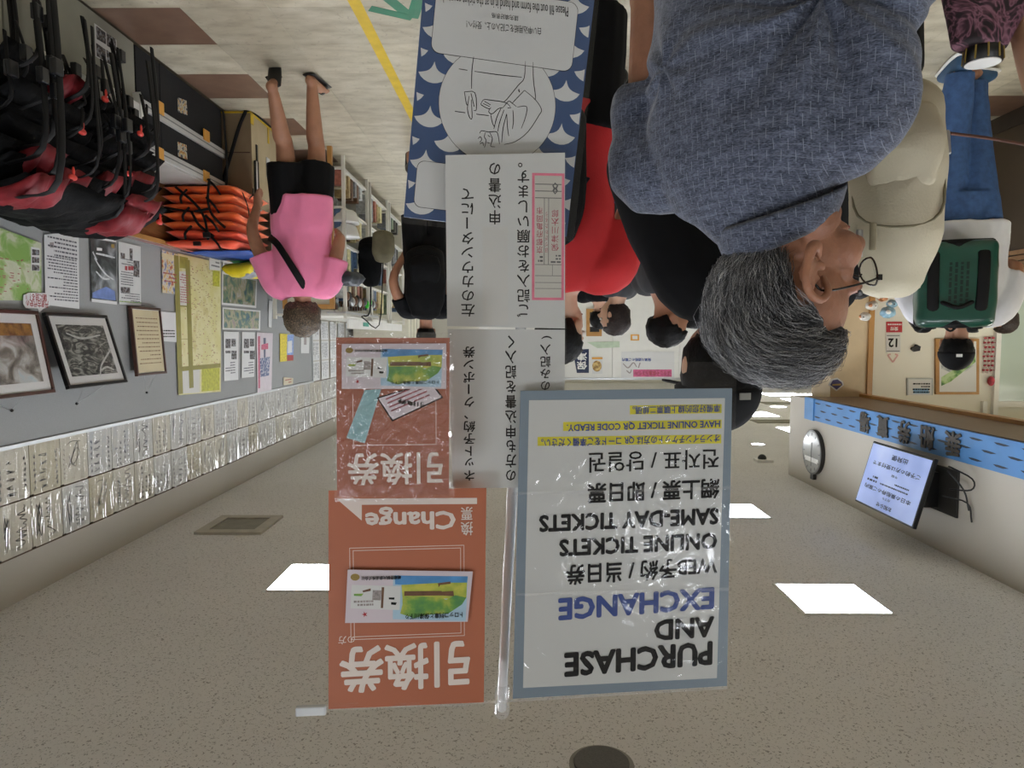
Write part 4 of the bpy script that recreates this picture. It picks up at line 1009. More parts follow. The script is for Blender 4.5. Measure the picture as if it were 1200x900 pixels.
# ---- folded life vests
def puffy(sx, sy, sz, lobes, seed, droop=0.0, nx=26, ny=12, fold=.012):
    """puffy folded slab: X depth, Y length, Z thickness; stitched lobes along the length"""
    bm = bmesh.new(); rn = random.Random(seed); off = rn.uniform(0, 50); bot = []; top = []
    def se(v, p): return math.copysign(abs(v) ** p, v)
    for j in range(ny + 1):
        r0, r1 = [], []
        for i in range(nx + 1):
            u = -1 + 2 * i / nx; v = -1 + 2 * j / ny
            edge = (max(0, 1 - abs(u) ** 5) * max(0, 1 - abs(v) ** 4)) ** .45
            lob = .72 + .28 * abs(math.sin(lobes * PI * (u + 1) / 2)) ** .6
            nz = noise.noise(V((u * 2.2 + off, v * 1.6, 0))); n2 = noise.noise(V((u * 6 + off, v * 5, 3)))
            x = sx / 2 * v * (1 + .10 * nz); y = sy / 2 * u * (1 + .05 * noise.noise(V((v * 2, off, 1)))); dz_ = -droop * max(0, -v) ** 2 + fold * nz
            h = sz / 2 * edge * lob
            r1.append(bm.verts.new((x, y, dz_ + h + fold * .7 * n2 * edge))); r0.append(bm.verts.new((x, y, dz_ - h * .8 + fold * .3 * n2 * edge)))
        bot.append(r0); top.append(r1)
    for j in range(ny):
        for i in range(nx):
            bm.faces.new((top[j][i], top[j][i + 1], top[j + 1][i + 1], top[j + 1][i])); bm.faces.new((bot[j][i], bot[j + 1][i], bot[j + 1][i + 1], bot[j][i + 1]))
    bmesh.ops.remove_doubles(bm, verts=bm.verts, dist=.0015); bmesh.ops.holes_fill(bm, edges=[e for e in bm.edges if e.is_boundary]); bmesh.ops.recalc_face_normals(bm, faces=bm.faces)
    return bm
M_orv = mat('vest_orange', 'EE6A28', .6, 0, .08, 8, bump=.3, bscale=30, sheen=.3); M_orr = mat('vest_orange_red', 'E8502A', .6, 0, .06, 8, bump=.3, bscale=30, sheen=.3)
M_vred = mat('vest_red', '86202A', .55, 0, .12, 10, bump=.3, bscale=30); M_vblk = mat('vest_black', '08090B', .8, 0, .2, 20, bump=.4, bscale=40, spec=.2)
M_str = mat('strap_black', '050506', .6, 0, .1, 60, spec=.25); M_buck = mat('buckle_black', '15171A', .3, 0, .05); M_wh = mat('whistle_red', 'E2463C', .4, 0, .05)
def strap(par, pts, w=.012, name='strap', side=(0, 1, 0)): return tb(name, pts, [(w, .003)] * len(pts), M_str, par, 8, side=side, k=4)
lv = random.Random(21)
NL = 7
for k in range(NL):
    z = .612 + .034 + k * .062; x = 2.205 + lv.uniform(-.012, .012) - (.02 if k == NL - 1 else 0)
    lab = 'orange life vest, %s of the stack at the end of the bench' % ['bottom one', 'second from the bottom', 'third from the bottom', 'middle one', 'third from the top', 'second from the top', 'topmost one'][k]
    t = empty('life_vest', (x, 5.19 + lv.uniform(-.015, .015), z), PI / 2 + lv.uniform(-.04, .04), lab, 'life vest', 'orange life vests stacked on the bench')
    obj('body', puffy(.62, .52, .074, 3 + (k % 2), k * 7, .010, 30, 14), M_orr if k >= NL - 2 else M_orv, t, True)
    if k % 2: strap(t, [(-.30, -.12, .04), (-.325, -.11, 0), (-.318, -.07, -.05)], .009)
    else: strap(t, [(-.30, .14, .05), (-.33, .12, 0), (-.32, .06, -.06)], .008)
    if k % 3 == 0: strap(t, [(-.1, .26, .03), (-.08, .275, -.0), (-.05, .268, -.05)], .008, side=(1, 0, 0))
    if k == NL - 1: strap(t, [(-.2, -.2, .04), (-.05, -.1, .05), (.1, -.12, .045)], .01); bx('buckle', -.325, -.30, -.05, 0, -.01, .02, M_buck, t, .004)
ts = empty('tie_strap', (2.0, 4.865, .62), 0, 'black webbing tied around the stacked orange vests', 'strap')
for pts in ([(.36, -.0, .02), (.22, -.012, .14), (.16, -.012, .24), (.14, -.012, .38)], [(.44, -.0, .16), (.25, -.014, .19), (.12, -.014, .17)], [(.12, -.012, -.03), (.13, -.02, .12), (.10, -.016, .22), (.02, -.012, .30)], [(.25, -.01, .19), (.2, -.014, .28), (.10, -.012, .36)], [(-.05, .12, .02), (-.065, .2, .15), (-.065, .22, .34)], [(-.06, .3, .0), (-.07, .36, .16), (-.065, .33, .32)]): strap(ts, pts, .009, side=(1, 0, 0) if pts[0][0] > 0 else (0, 1, 0))
bx('buckle', .12, .17, -.03, -.01, .33, .37, M_buck, ts, .005)
# pile of red and black vests on the cabinet
for k in range(8):
    for c_ in range(2):
        y = 2.97 + c_ * .56 + lv.uniform(-.04, .04); z = .592 + .035 + k * .066 + (.02 * (k > 3)); x = 2.20 + lv.uniform(-.03, .03) - .004 * k - (0 if c_ else 0.01 * k)
        lab = '%s vest, %s layer of the %s pile on the grey cabinet' % ('red and black' if k > 4 else 'black', ['bottom', 'second', 'third', 'fourth', 'fifth', 'sixth', 'seventh', 'topmost'][k], ['near', 'far'][c_])
        t = empty('life_vest', (x, y, z), lv.uniform(-.12, .12), lab, 'life vest', 'red and black vests piled on the cabinet')
        obj('body', puffy(.48, .60, .085, 2 + k % 3, 50 + k * 5 + c_, .06 + lv.uniform(0, .05), fold=.022), M_vblk, t, True)
        if k > 4 or (k + c_) % 5 == 0:
            w = lv.uniform(.07, .15); yy = lv.uniform(-.2, .1)
            bm = puffy(.30, w * 2, .092, 2, 90 + k * 3 + c_, .07, 12, 8, .02); o = obj('red_panel', bm, M_vred, t, True); o.location = (-.14, yy, .002); o['label'] = 'red panel'
        for n in range(2 if k < 6 else 1):
            yy = -.24 + .35 * n + lv.uniform(-.07, .07); dn = -(z - .60) - lv.uniform(.05, .42) if lv.random() < .75 else -lv.uniform(.08, .2); xx = -.29 + lv.uniform(-.03, .01) - .01 * k
            strap(t, [(-.2, yy, .03), (xx, yy, -.03), (xx - .01, yy + lv.uniform(-.02, .02), dn * .5), (xx + lv.uniform(-.01, .02), yy + lv.uniform(-.03, .03), dn)], lv.choice((.010, .013, .018)))
            if n % 2 == 0: bx('buckle', xx - .025, xx + .002, yy - .022, yy + .022, dn * .5 - .03, dn * .5 + .03, M_buck, t, .005)
        if (k * 2 + c_) % 3 == 0:
            yy = lv.uniform(-.25, .25); bm = bmesh.new(); ell(bm, (-.31, yy, -.03), (.012, .024, .014), 10, 8); ell(bm, (-.315, yy, -.055), (.006, .006, .02), 8, 6); obj('whistle', bm, M_wh, t, True)
# thick dark webbing bundles hanging over the cabinet front
for k, (y, w, z0, z1) in enumerate(((2.92, .05, .75, .12), (3.12, .06, .72, .2), (3.3, .045, .78, .33), (3.46, .05, .76, .28), (3.62, .05, .72, .42), (3.68, .03, .8, .12), (3.74, .03, .72, .33), (3.79, .025, .7, .38))):
    t = empty('webbing_bundle', (2.08, y, z1), 0, 'bundle of black webbing straps hanging over the cabinet, %s from the left in the photo' % ORD[k], 'webbing', 'black webbing bundles over the cabinet')
    for n in range(4):
        a = lv.uniform(-w, w); strap(t, [(.02, a, z0 - z1 + .05), (-.015 - .006 * n, a * .8, (z0 - z1) * .7), (-.01 - .006 * n, a * .7 + lv.uniform(-.01, .01), (z0 - z1) * .3), (.01, a * .5, lv.uniform(0, .1))], lv.uniform(.008, .016))
    bx('buckle', -.05, -.02, -.022, .022, .08, .14, M_buck, t, .005)
# things on and beside the orange stack
mt_ = empty('folded_mat', (2.13, 5.30, 1.062), .05, 'folded blue mat with a green end on top of the orange vests', 'mat')
obj('mat', puffy(.44, .62, .03, 2, 5, .01), mat('mat_blue', '2B4E9C', .6, 0, .08), mt_, True); o = obj('green_end', puffy(.40, .2, .03, 1, 6, .01), mat('mat_green', '2E9A78', .6, 0, .08), mt_, True); o.location = (-.02, .30, .01)
yb = empty('yellow_bag', (2.12, 5.50, 1.15), .2, 'yellow and grey folded bag with a black handle on the blue mat', 'bag')
obj('body', puffy(.26, .34, .12, 2, 15, .03), mat('bag_yellow', 'DCC818', .5, 0, .05, bump=.3), yb, True); o = obj('grey_panel', puffy(.2, .16, .13, 1, 16, .03), mat('bag_grey', '9CA0A6', .5, 0, .05), yb, True); o.location = (-.04, -.05, .0); tb('handle', [(-.13, -.1, .02), (-.16, 0, .06), (-.13, .12, .02)], .008, M_str, yb)
for k in range(3): tb('hanging_strap', [(-.012, .03 + .025 * k, .60), (-.012, .03 + .027 * k, .36)], .009, M_black if k != 1 else M_white, wcab, 8, k=1)
bp_ = empty('blue_pouch', (2.0, 5.95, .60), 0, 'small blue pouch at the far end of the wooden box', 'pouch'); obj('body', puffy(.14, .16, .12, 1, 33), mat('pouch_blue', '3048B0', .5, 0, .05), bp_, True).location = (0, 0, .05)
# ================================================================ people
M_skin = mat('skin_tan', 'A9795E', .5, 0, .05, 14, bump=.05, bscale=120, sss=.05)
M_skinl = mat('skin_light', 'C39A80', .5, 0, .04, 14, bump=.05, bscale=120, sss=.05)
M_hair_b = mat('hair_black', '060505', .6, 0, .3, 60, bump=.3, bscale=90, spec=.2); M_hair_br = mat('hair_brown', '21140E', .6, 0, .3, 60, bump=.6, bscale=90)
def mirror_pt(p): return V((-p[0], p[1], p[2]))
def person(name, loc, rz, h, lab, pose=None, skin=None, hair=None, vox=.008, hairkind='short', head_turn=0.0, head_tilt=0.0, w=1.0, cat='person', hands=True, body_parts=True):
    """one continuous body in local space (facing +Y); returns root and joints"""
    J = {'hipL': (-.052, 0, .53), 'hipR': (.052, 0, .53), 'kneeL': (-.058, .01, .285), 'kneeR': (.058, .01, .285), 'ankL': (-.06, -.01, .045), 'ankR': (.06, -.01, .045),
         'pel': (0, 0, .53), 'waist': (0, .0, .62), 'chest': (0, -.005, .735), 'shc': (0, -.008, .812), 'neck': (0, -.004, .852), 'head': (0, .012, .928),
         'shL': (-.105 * w, -.008, .803), 'shR': (.105 * w, -.008, .803), 'elL': (-.135 * w, -.02, .63), 'elR': (.135 * w, -.02, .63), 'wrL': (-.14 * w, .03, .485), 'wrR': (.14 * w, .03, .485), 'toeL': (-.068, .1, .02), 'toeR': (.068, .1, .02)}
    if pose: J.update(pose)
    J = {k: V(v) * h for k, v in J.items()}
    t = empty(name, loc, rz, lab, cat)
    bm = bmesh.new(); q = h
    tube(bm, [J['pel'] - V((0, 0, .05 * q)), J['pel'], J['waist'], J['chest'], J['shc'], J['neck']], [(.075 * q * w, .055 * q), (.088 * q * w, .062 * q), (.074 * q * w, .052 * q), (.092 * q * w, .062 * q), (.085 * q * w, .048 * q), (.034 * q, .034 * q)], 20, side=(J['shR'] - J['shL']).normalized())
    tube(bm, [J['shc'], J['neck'], J['head'] - V((0, 0, .03 * q))], [.040 * q, .033 * q, .034 * q], 14)
    for s in 'LR':
        tube(bm, [J['shc'] * .4 + J['sh' + s] * .6, J['sh' + s], J['el' + s], J['wr' + s]], [.03 * q, .032 * q, .0245 * q, .0165 * q], 12, k=5)
        if body_parts:
            tube(bm, [J['hip' + s], J['knee' + s], (J['knee' + s] * .7 + J['ank' + s] * .3) - V((0, .008 * q, 0)), J['ank' + s]], [.052 * q, .034 * q, .033 * q, .021 * q], 14, k=5)
            a, b = J['ank' + s], J['toe' + s]; d = (b - a).normalized()
            tube(bm, [a - V((0, .02 * q, .018 * q)), a * .5 + b * .5 - V((0, 0, .004 * q)), b], [(.02 * q, .022 * q), (.024 * q, .017 * q), (.022 * q, .011 * q)], 12)
        if hands:
            d = (J['wr' + s] - J['el' + s]).normalized(); wri = J['wr' + s]; sd = V((0, 1, 0)) - d * d.y; sd.normalize(); n = d.cross(sd)
            hl = .1 * q
            tube(bm, [wri, wri + d * hl * .28, wri + d * hl * .55], [(.016 * q, .013 * q), (.022 * q, .013 * q), (.024 * q, .011 * q)], 10, side=sd)
            for k, (o, ln) in enumerate(((-.75, .36), (-.25, .43), (.25, .46), (.75, .40))):
                b0 = wri + d * hl * .5 + sd * (o * .020 * q); c = n * (.010 * q * (1 if s == 'L' else -1))
                tube(bm, [b0, b0 + d * hl * ln * .5 + sd * (o * .004 * q) + c * .3, b0 + d * hl * ln + c], [.0068 * q, .006 * q, .005 * q], 8, k=3)
            b0 = wri + d * hl * .12 + sd * .014 * q; tube(bm, [b0, b0 + d * hl * .25 + sd * .016 * q, b0 + d * hl * .5 + sd * .020 * q], [.008 * q, .007 * q, .0055 * q], 8, k=3)
    # head
    hc = J['head']; R = Matrix.Rotation(head_turn, 3, 'Z') @ Matrix.Rotation(head_tilt, 3, 'X')
    def H(x, y, z): return hc + R @ V((x * q, y * q, z * q))
    ell(bm, H(0, -.008, .018), V((.044, .055, .048)) * q, 20, 14, R); ell(bm, H(0, .008, -.018), V((.036, .042, .047)) * q, 20, 14, R); ell(bm, H(0, .022, -.045), V((.020, .02, .018)) * q, 12, 8, R)
    tube(bm, [H(0, .047, .012), H(0, .060, -.010)], [.006 * q, .010 * q], 8, k=1)
    ell(bm, H(0, .050, -.034), V((.014, .006, .006)) * q, 10, 6, R); ell(bm, H(0, .046, .018), V((.028, .008, .006)) * q, 12, 6, R)
    for sx in (-1, 1): ell(bm, H(sx * .044, -.004, -.006), V((.006, .013, .020)) * q, 10, 8, R)
    body = obj('body', remesh(bm, vox, 3), skin or M_skin, t, True)
    for sx in (-1, 1):
        bm = bmesh.new(); ell(bm, H(sx * .017, .046, .006), V((.0085, .005, .0055)) * q, 10, 6, R); obj('eye', bm, MATS.get('eye_white') or mat('eye_white', 'D8D4CE', .3), t, True)
        bm = bmesh.new(); ell(bm, H(sx * .017, .0505, .006), V((.0038, .0022, .0042)) * q, 8, 6, R); obj('pupil', bm, M_black, t, True)
    bm = bmesh.new(); ell(bm, H(0, .0555, -.034), V((.013, .003, .0035)) * q, 10, 6, R); obj('lips', bm, MATS.get('lip') or mat('lip', '8A5048', .5), t, True)
    if hair is not None:
        bm = bmesh.new(); vs = ell(bm, (0, 0, 0), (1, 1, 1), 44, 32)
        for v in vs:
            d = v.co.copy(); nz = noise.noise(d * 4 + V((h * 7, 0, 0))) * .05 + noise.noise(d * 11) * .035
            low = {'short': -.42 if d.y > -.1 else -.75, 'long': -1.1, 'bob': -.85, 'curly': -.72}[hairkind]
            face = 1 if (d.y > .28 and d.z < .52 - .1 * abs(d.x)) else 0
            side = 1 if (d.y > -.05 and d.z < -.12 and hairkind == 'short') else 0
            r = 1.0 + nz * (2.2 if hairkind == 'curly' else 1) + (.42 if hairkind == 'curly' else 0)
            if face or side or d.z < low: r = .80
            v.co = V((d.x * .0515 * r, d.y * .0615 * r - .009, d.z * .0575 * r + .016 + (-.02 if hairkind in ('long', 'bob') and d.z < -.3 and not face else 0)))
            v.co = hc + R @ (v.co * q)
        obj('hair', bm, hair, t, True)
    return t, J, H
def shirt(t, J, q, m, hem=.50, sleeve=.45, infl=.012, seed=1, w=1.0, amp=.004, name='shirt', vox=.009, collar=False, depth=1.0):
    """cloth round the torso and part of each arm; sleeve = fraction of upper arm (over 1 goes down the forearm)"""
    bm = bmesh.new(); i = infl; pel = J['pel']
    tube(bm, [V((pel.x, pel.y, hem * q)), pel * .5 + J['waist'] * .5, J['waist'], J['chest'], J['shc'], J['neck'] - V((0, 0, .006 * q))],
         [(.101 * q * w + i, (.070 * q + i) * depth), (.098 * q * w + i, (.066 * q + i) * depth), (.094 * q * w + i, (.062 * q + i) * depth), (.096 * q * w + i, (.063 * q + i) * depth), (.090 * q * w + i, .050 * q + i), (.040 * q + i, .036 * q + i)], 24, side=(J['shR'] - J['shL']).normalized(), cap='flat', k=5)
    for s in 'LR':
        sh, el_, wr = J['sh' + s], J['el' + s], J['wr' + s]
        if sleeve <= 1: pts = [J['shc'] * .5 + sh * .5, sh, sh.lerp(el_, sleeve)]; rr = [.034 * q + i, .036 * q + i, .034 * q + i * 1.3]
        else: pts = [J['shc'] * .5 + sh * .5, sh, el_, el_.lerp(wr, sleeve - 1)]; rr = [.034 * q + i, .036 * q + i, .029 * q + i, .02 * q + i]
        tube(bm, pts, rr, 16, cap='flat', k=5)
    me = remesh(bm, vox, 5); wrinkle(me, amp, 7, (1, 1, .45), seed); return obj(name, me, m, t, True)
def legs(t, J, q, m, to=1.0, infl=.01, name='trousers', top=.60, seed=1, vox=.009, amp=.003, w=1.0):
    """to = 1 ends at the ankle, .5 at the knee"""
    bm = bmesh.new(); i = infl; pel = J['pel']
    tube(bm, [V((pel.x, pel.y, pel.z - .102 * q)), pel, V((pel.x, pel.y, top * q))], [(.084 * q * w + .004, .060 * q + .004), (.091 * q * w + .005, .063 * q + .004), (.080 * q * w + .004, .056 * q + .004)], 22, side=(J['shR'] - J['shL']).normalized(), cap='flat')
    for s in 'LR':
        a, k, e = J['hip' + s], J['knee' + s], J['ank' + s]
        if to <= .5: pts = [a, a.lerp(k, to * 2)]; rr = [.052 * q + i, .046 * q + i * 1.6]
        else: pts = [a, k, k.lerp(e, to * 2 - 1)]; rr = [.052 * q + i, .038 * q + i * 1.2, .028 * q + i * 1.3]
        tube(bm, pts, rr, 16, cap='flat', k=5)
    me = remesh(bm, vox, 4); wrinkle(me, amp, 9, (1, 1, .5), seed); return obj(name, me, m, t, True)
def shoes(t, J, q, m, name='shoe', sole=None, hi=.03):
    for s in 'LR':
        a, b = J['ank' + s], J['toe' + s]; d = (b - a); d.z = 0; d.normalize(); z0 = min(a.z - .045 * q, b.z - .02 * q); ba = V((a.x, a.y, a.z - .045 * q))
        bm = bmesh.new(); tube(bm, [ba - d * .025 * q + V((0, 0, .03 * q)), ba + d * .03 * q + V((0, 0, .03 * q)), V((b.x, b.y, b.z + .006 * q)) + d * .012 * q], [(.026 * q, .032 * q), (.03 * q, .03 * q), (.026 * q, .018 * q)], 14, side=(-d.y, d.x, 0))
        o = obj(name, remesh(bm, .006, 2), m, t, True)
        if sole:
            bm = bmesh.new(); tube(bm, [ba - d * .05 * q + V((0, 0, .008 * q)), ba + d * .03 * q + V((0, 0, .008 * q)), V((b.x, b.y, b.z - .008 * q)) + d * .03 * q], [(.028 * q, .009 * q), (.032 * q, .009 * q), (.026 * q, .009 * q)], 14, side=(-d.y, d.x, 0)); s2 = obj('sole', bm, sole, o, True)
def cap_hat(t, H, q, m, brim=1, R=None):
    bm = bmesh.new(); vs = ell(bm, (0, 0, 0), (1, 1, 1), 32, 24)
    for v in vs:
        d = v.co.copy(); r = 1.0 if d.z > -.05 else .82
        v.co = H(d.x * .054 * r, d.y * .066 * r - .006, max(d.z, -.55) * .062 * r + .020)
    o = obj('cap', bm, m, t, True)
    if brim:
        bm = bmesh.new(); a = [H(x, y, .022 - abs(x) * .2) for x, y in [(-.045, .045), (-.04, .08), (-.02, .105), (0, .11), (.02, .105), (.04, .08), (.045, .045), (0, .055)]]
        lo = [bm.verts.new(p) for p in a]; hi = [bm.verts.new(p + V((0, 0, .006))) for p in a]; bm.faces.new(hi); bm.faces.new(lo[::-1])
        for i in range(8): bm.faces.new((lo[i], lo[(i + 1) % 8], hi[(i + 1) % 8], hi[i]))
        obj('brim', bm, m, o, True)
    return o
def backpack(name, loc, rz, w, d, h, m, lab, ms=None, pocket=True, seed=3, straps=True, amp=.006, cat='backpack'):
    """soft bag; local origin at its bottom centre, the wearer is on +Y"""
    t = empty(name, loc, rz, lab, cat); ms = ms or M_str
    bm = bmesh.new(); tube(bm, [(0, 0, .02), (0, -.01, h * .3), (0, -.005, h * .75), (0, 0, h)], [(w * .47, d * .45), (w * .5, d * .5), (w * .48, d * .46), (w * .36, d * .3)], 28, side=(1, 0, 0))
    for v in bm.verts:   # squarer outline
        pass
    me = remesh(bm, .008, 4); wrinkle(me, amp, 7, (1, 1, .8), seed); obj('body', me, m, t, True)
    if pocket:
        bm = bmesh.new(); tube(bm, [(0, -d * .42, .05), (0, -d * .5, h * .25), (0, -d * .42, h * .48)], [(w * .33, d * .16), (w * .38, d * .2), (w * .32, d * .12)], 22, side=(1, 0, 0)); me = remesh(bm, .007, 3); wrinkle(me, amp * .6, 9, (1, 1, 1), seed + 4); obj('pocket', me, m, t, True)
    for sx in ((-1, 1) if straps else ()):
        tb('shoulder_strap', [(sx * w * .25, d * .3, h * .92), (sx * w * .33, d * .6, h * 1.06), (sx * w * .38, d * 1.3, h * .95), (sx * w * .42, d * 1.3, h * .5), (sx * w * .42, d * .4, h * .12)], [(.028, .006)] * 5, ms, t, 10, side=(1, 0, 0))
    tb('top_handle', [(-.04, d * .3, h * .97), (0, d * .25, h * 1.05), (.04, d * .3, h * .97)], .007, ms, t)
    return t
def F(x, y, z=0): return V((x, y, z))

# ---- walker in the pink shirt, seen from behind
M_pink = mat('pink_shirt', 'F486AE', .75, 0, .04, 6, bump=.15, bscale=200, sheen=.2); M_bshort = mat('black_shorts', '0A0A0C', .8, 0, .1, 30, spec=.2)
M_curl = ramp_mat('curly_hair', [(.35, '1E1812'), (.5, '4A3C2C'), (.62, '6E5C46'), (.72, '8C7C64')], 120, 4, .6, 1.0, bump=1.0)
h = 1.655
t, J, H = person('person', (1.42, 4.62, 0), math.radians(4), h, 'curly haired person in a pink shirt and black shorts walking away in slippers',
    {'kneeR': (.045, -.04, .285), 'ankR': (.035, -.16, .115), 'toeR': (.05, -.11, .03), 'kneeL': (-.055, .03, .285), 'ankL': (-.06, -.02, .045), 'elR': (.185, -.03, .61), 'wrR': (.20, .04, .49), 'head': (.012, .03, .912), 'elL': (-.15, -.0, .64), 'wrL': (-.12, .09, .60)}, M_skin, M_curl, hairkind='curly')
shirt(t, J, h, M_pink, .46, .62, .024, 4, 1.10, .004); legs(t, J, h, M_bshort, .40, .028, 'shorts', .56, 3)
for s in 'LR':
    a, b = J['ank' + s], J['toe' + s]; d = (b - a).normalized(); n = V((0, 0, 1)) if s == 'L' else V((0, -.5, .85))
    bm = bmesh.new(); z = V((0, 0, -.043 * h)) if s == 'L' else V((0, .02, -.05 * h)); c = a + z
    tube(bm, [c - d * .05, c * .45 + b * .55 + V((0, 0, -.01)), b + d * .03 + V((0, 0, -.028))], [(.042, .009), (.044, .009), (.04, .008)], 14, side=(1, 0, 0)); sl_ = obj('slipper', bm, M_black, t, True)
    tb('slipper_band', [b * .75 + a * .25 + V((-.042, 0, -.02)), b * .75 + a * .25 + V((0, 0, .028)), b * .75 + a * .25 + V((.042, 0, -.02))], [(.022, .004)] * 3, M_black, sl_, 8, side=d)
tb('bag_strap', [J['shc'] + V((-.06, -.088, .02)), J['chest'] + V((.0, -.152, .02)), J['waist'] + V((.10, -.150, .06)), J['waist'] + V((.19, -.06, .0)), J['waist'] + V((.20, .02, -.03))], [(.022, .004)] * 5, M_str, t, 8, side=(.7, 0, .7))
tb('wristband', [J['wrR'] + V((-.0, -.002, .015)), J['wrR'] + V((0, 0, .022))], .034, M_alu, t, 12, k=1, cap='flat')
bgk = empty('shoulder_bag', (1.13, 4.66, 1.28), .3, 'small dark shoulder bag hanging beside the pink sleeve', 'bag'); obj('body', puffy(.16, .20, .10, 1, 61), mat('dark_teal', '2A3138', .5, 0, .1), bgk, True)

# ---- person in black T-shirt with black backpack behind the white sheets
h = 1.76; M_btee = mat('black_tee', '0D0E11', .85, 0, .12, 20, spec=.2)
t, J, H = person('person', (.86, 6.5, 0), math.radians(-8), h, 'person in a black T-shirt whose bare arm shows left of the white sheets',
    {'elR': (.165, -.06, .66), 'wrR': (.10, .02, .50), 'kneeR': (.06, -.06, .30), 'ankR': (.065, -.15, .12), 'toeR': (.07, -.12, .03)}, M_skin, M_hair_b)
shirt(t, J, h, M_btee, .49, .42, .02, 9, 1.05); legs(t, J, h, M_bshort, .45, .02, 'shorts', .56, 7); shoes(t, J, h, M_black)
backpack('backpack', (.84, 6.32, .93), math.radians(-8), .36, .22, .52, M_vblk, 'black backpack worn by the person behind the white sheets', seed=8)
# bag carried at the gift shelves
p = PY(434, 285, 7.2)
t2 = backpack('backpack', (p.x, 7.2, p.z - .02), .3, .26, .14, .42, M_vblk, 'black rucksack hanging near the gift shelves, left of the bare arm', seed=12, straps=False)
zz = 1.44 - p.z
tb('hanging_strap', [(0, 0, .38), (.02, 0, zz), (.12, 0, zz + .03)], .008, M_str, t2)
p = PY(449, 286, 7.0); t3 = backpack('sling_bag', (p.x, 7.0, p.z - .1), -.3, .22, .12, .25, mat('olive_canvas', '6B6650', .8, 0, .1), 'olive canvas bag beside the black rucksack', seed=13, straps=False, pocket=False, cat='bag')
tb('hanging_strap', [(0, 0, .24), (.05, 0, .9), (.22, 0, 1.44 - p.z + .13)], .006, M_str, t3)

# ---- person in red shirt
h = 1.77; M_red = mat('red_shirt', 'C4262A', .75, 0, .05, 8, bump=.15, bscale=200)
t, J, H = person('person', (-.16, 2.62, 0), math.radians(12), h, 'tall person in a red T-shirt and black shorts beside the white sheets',
    {'elL': (-.14, .05, .66), 'wrL': (-.09, .13, .74)}, M_skinl, M_hair_b, head_turn=.5)
shirt(t, J, h, M_red, .475, .55, .02, 14, 1.0, .005); legs(t, J, h, M_bshort, .5, .03, 'shorts', .56, 15); shoes(t, J, h, M_black)
tb('sling_strap', [J['shc'] + V((.07, -.10, .03)), J['chest'] + V((-.0, -.145, -.02)), J['waist'] + V((-.10, -.12, .02))], [(.024, .005)] * 3, mat('strap_navy', '131A30', .7, 0, .1), t, 8, side=(.7, 0, .7))
backpack('backpack', (-.10, 2.42, .92), math.radians(12), .26, .16, .40, M_vblk, 'dark backpack on the person in the red T-shirt', seed=18, straps=False)

# ---- tall person in black shirt and cap
h = 1.89
t, J, H = person('person', (-.615, 1.80, 0), math.radians(-14), h, 'tall person in a black shirt and black cap right behind the grey haired man',
    {'head': (.058, .012, .93), 'neck': (.025, -.004, .852), 'elL': (-.085, .08, .66), 'wrL': (-.02, .18, .64), 'shL': (-.088, .0, .803), 'elR': (.15, .06, .66), 'wrR': (.08, .18, .62)}, M_skinl, M_hair_b, w=1.0, hairkind='bob')
shirt(t, J, h, M_btee, .48, 1.3, .028, 24, 1.02, .006); legs(t, J, h, M_bshort, 1, .02, 'trousers', .56, 25); shoes(t, J, h, M_black)
M_cap = mat('black_cap', '0B0B0D', .8, 0, .1, 30, spec=.2); cp = cap_hat(t, H, h, M_cap)
o = bx('cap_tag', -.014, .014, -.002, .002, -.008, .008, mat('tag_grey', '8E8E88', .5), cp); o.matrix_world = Matrix.Translation(V((0, 0, 0))); o.location = H(0, -.074, .028)
# ---- far queue people
def queue(px, py_top, Y, rz, h, lab, ms, hair, hk='short', turn=0, skin=None, mp=None, sl=.5, vox=.011, tilt=0, pose=None):
    p = PY(px, py_top, Y); t, J, H = person('person', (p.x, Y, 0), rz, h, lab, pose, skin or M_skinl, hair, vox, hk, head_turn=turn, head_tilt=tilt)
    shirt(t, J, h, ms, .5, sl, .018, int(px), 1.0, .004, vox=.012); legs(t, J, h, mp or M_bshort, 1, .012, 'trousers', .56, 5, vox=.012); shoes(t, J, h, M_black)
    return t, J, H
M_dkg = mat('dark_grey_shirt', '2B2D31', .8, 0, .08, 20); M_wht = mat('white_shirt', 'D5D6DA', .75, 0, .03, 10); M_jean = mat('jeans_blue', '3A5A8A', .8, 0, .1, 30, bump=.2, bscale=300); M_khaki = mat('khaki', '9A927C', .8, 0, .06)
queue(778, 410, 3.4, math.radians(75), 1.715, 'black haired person in a dark grey collared shirt, face turned left', M_dkg, M_hair_b, turn=0, tilt=-.35, skin=M_skin)
queue(722, 400, 4.6, math.radians(-60), 1.66, 'brown haired person in a dark top, smaller and farther in the queue', M_dkg, M_hair_br, hk='bob', mp=M_jean)
queue(812, 385, 4.1, math.radians(100), 1.62, 'person in a white T-shirt behind the dark grey shirt', M_wht, M_hair_b, mp=M_khaki, pose={'elL': (-.17, .06, .72), 'wrL': (-.17, .16, .76)})
queue(702, 370, 6.2, math.radians(30), 1.6, 'small far person in black in the queue beyond the red shirt', M_btee, M_hair_b)
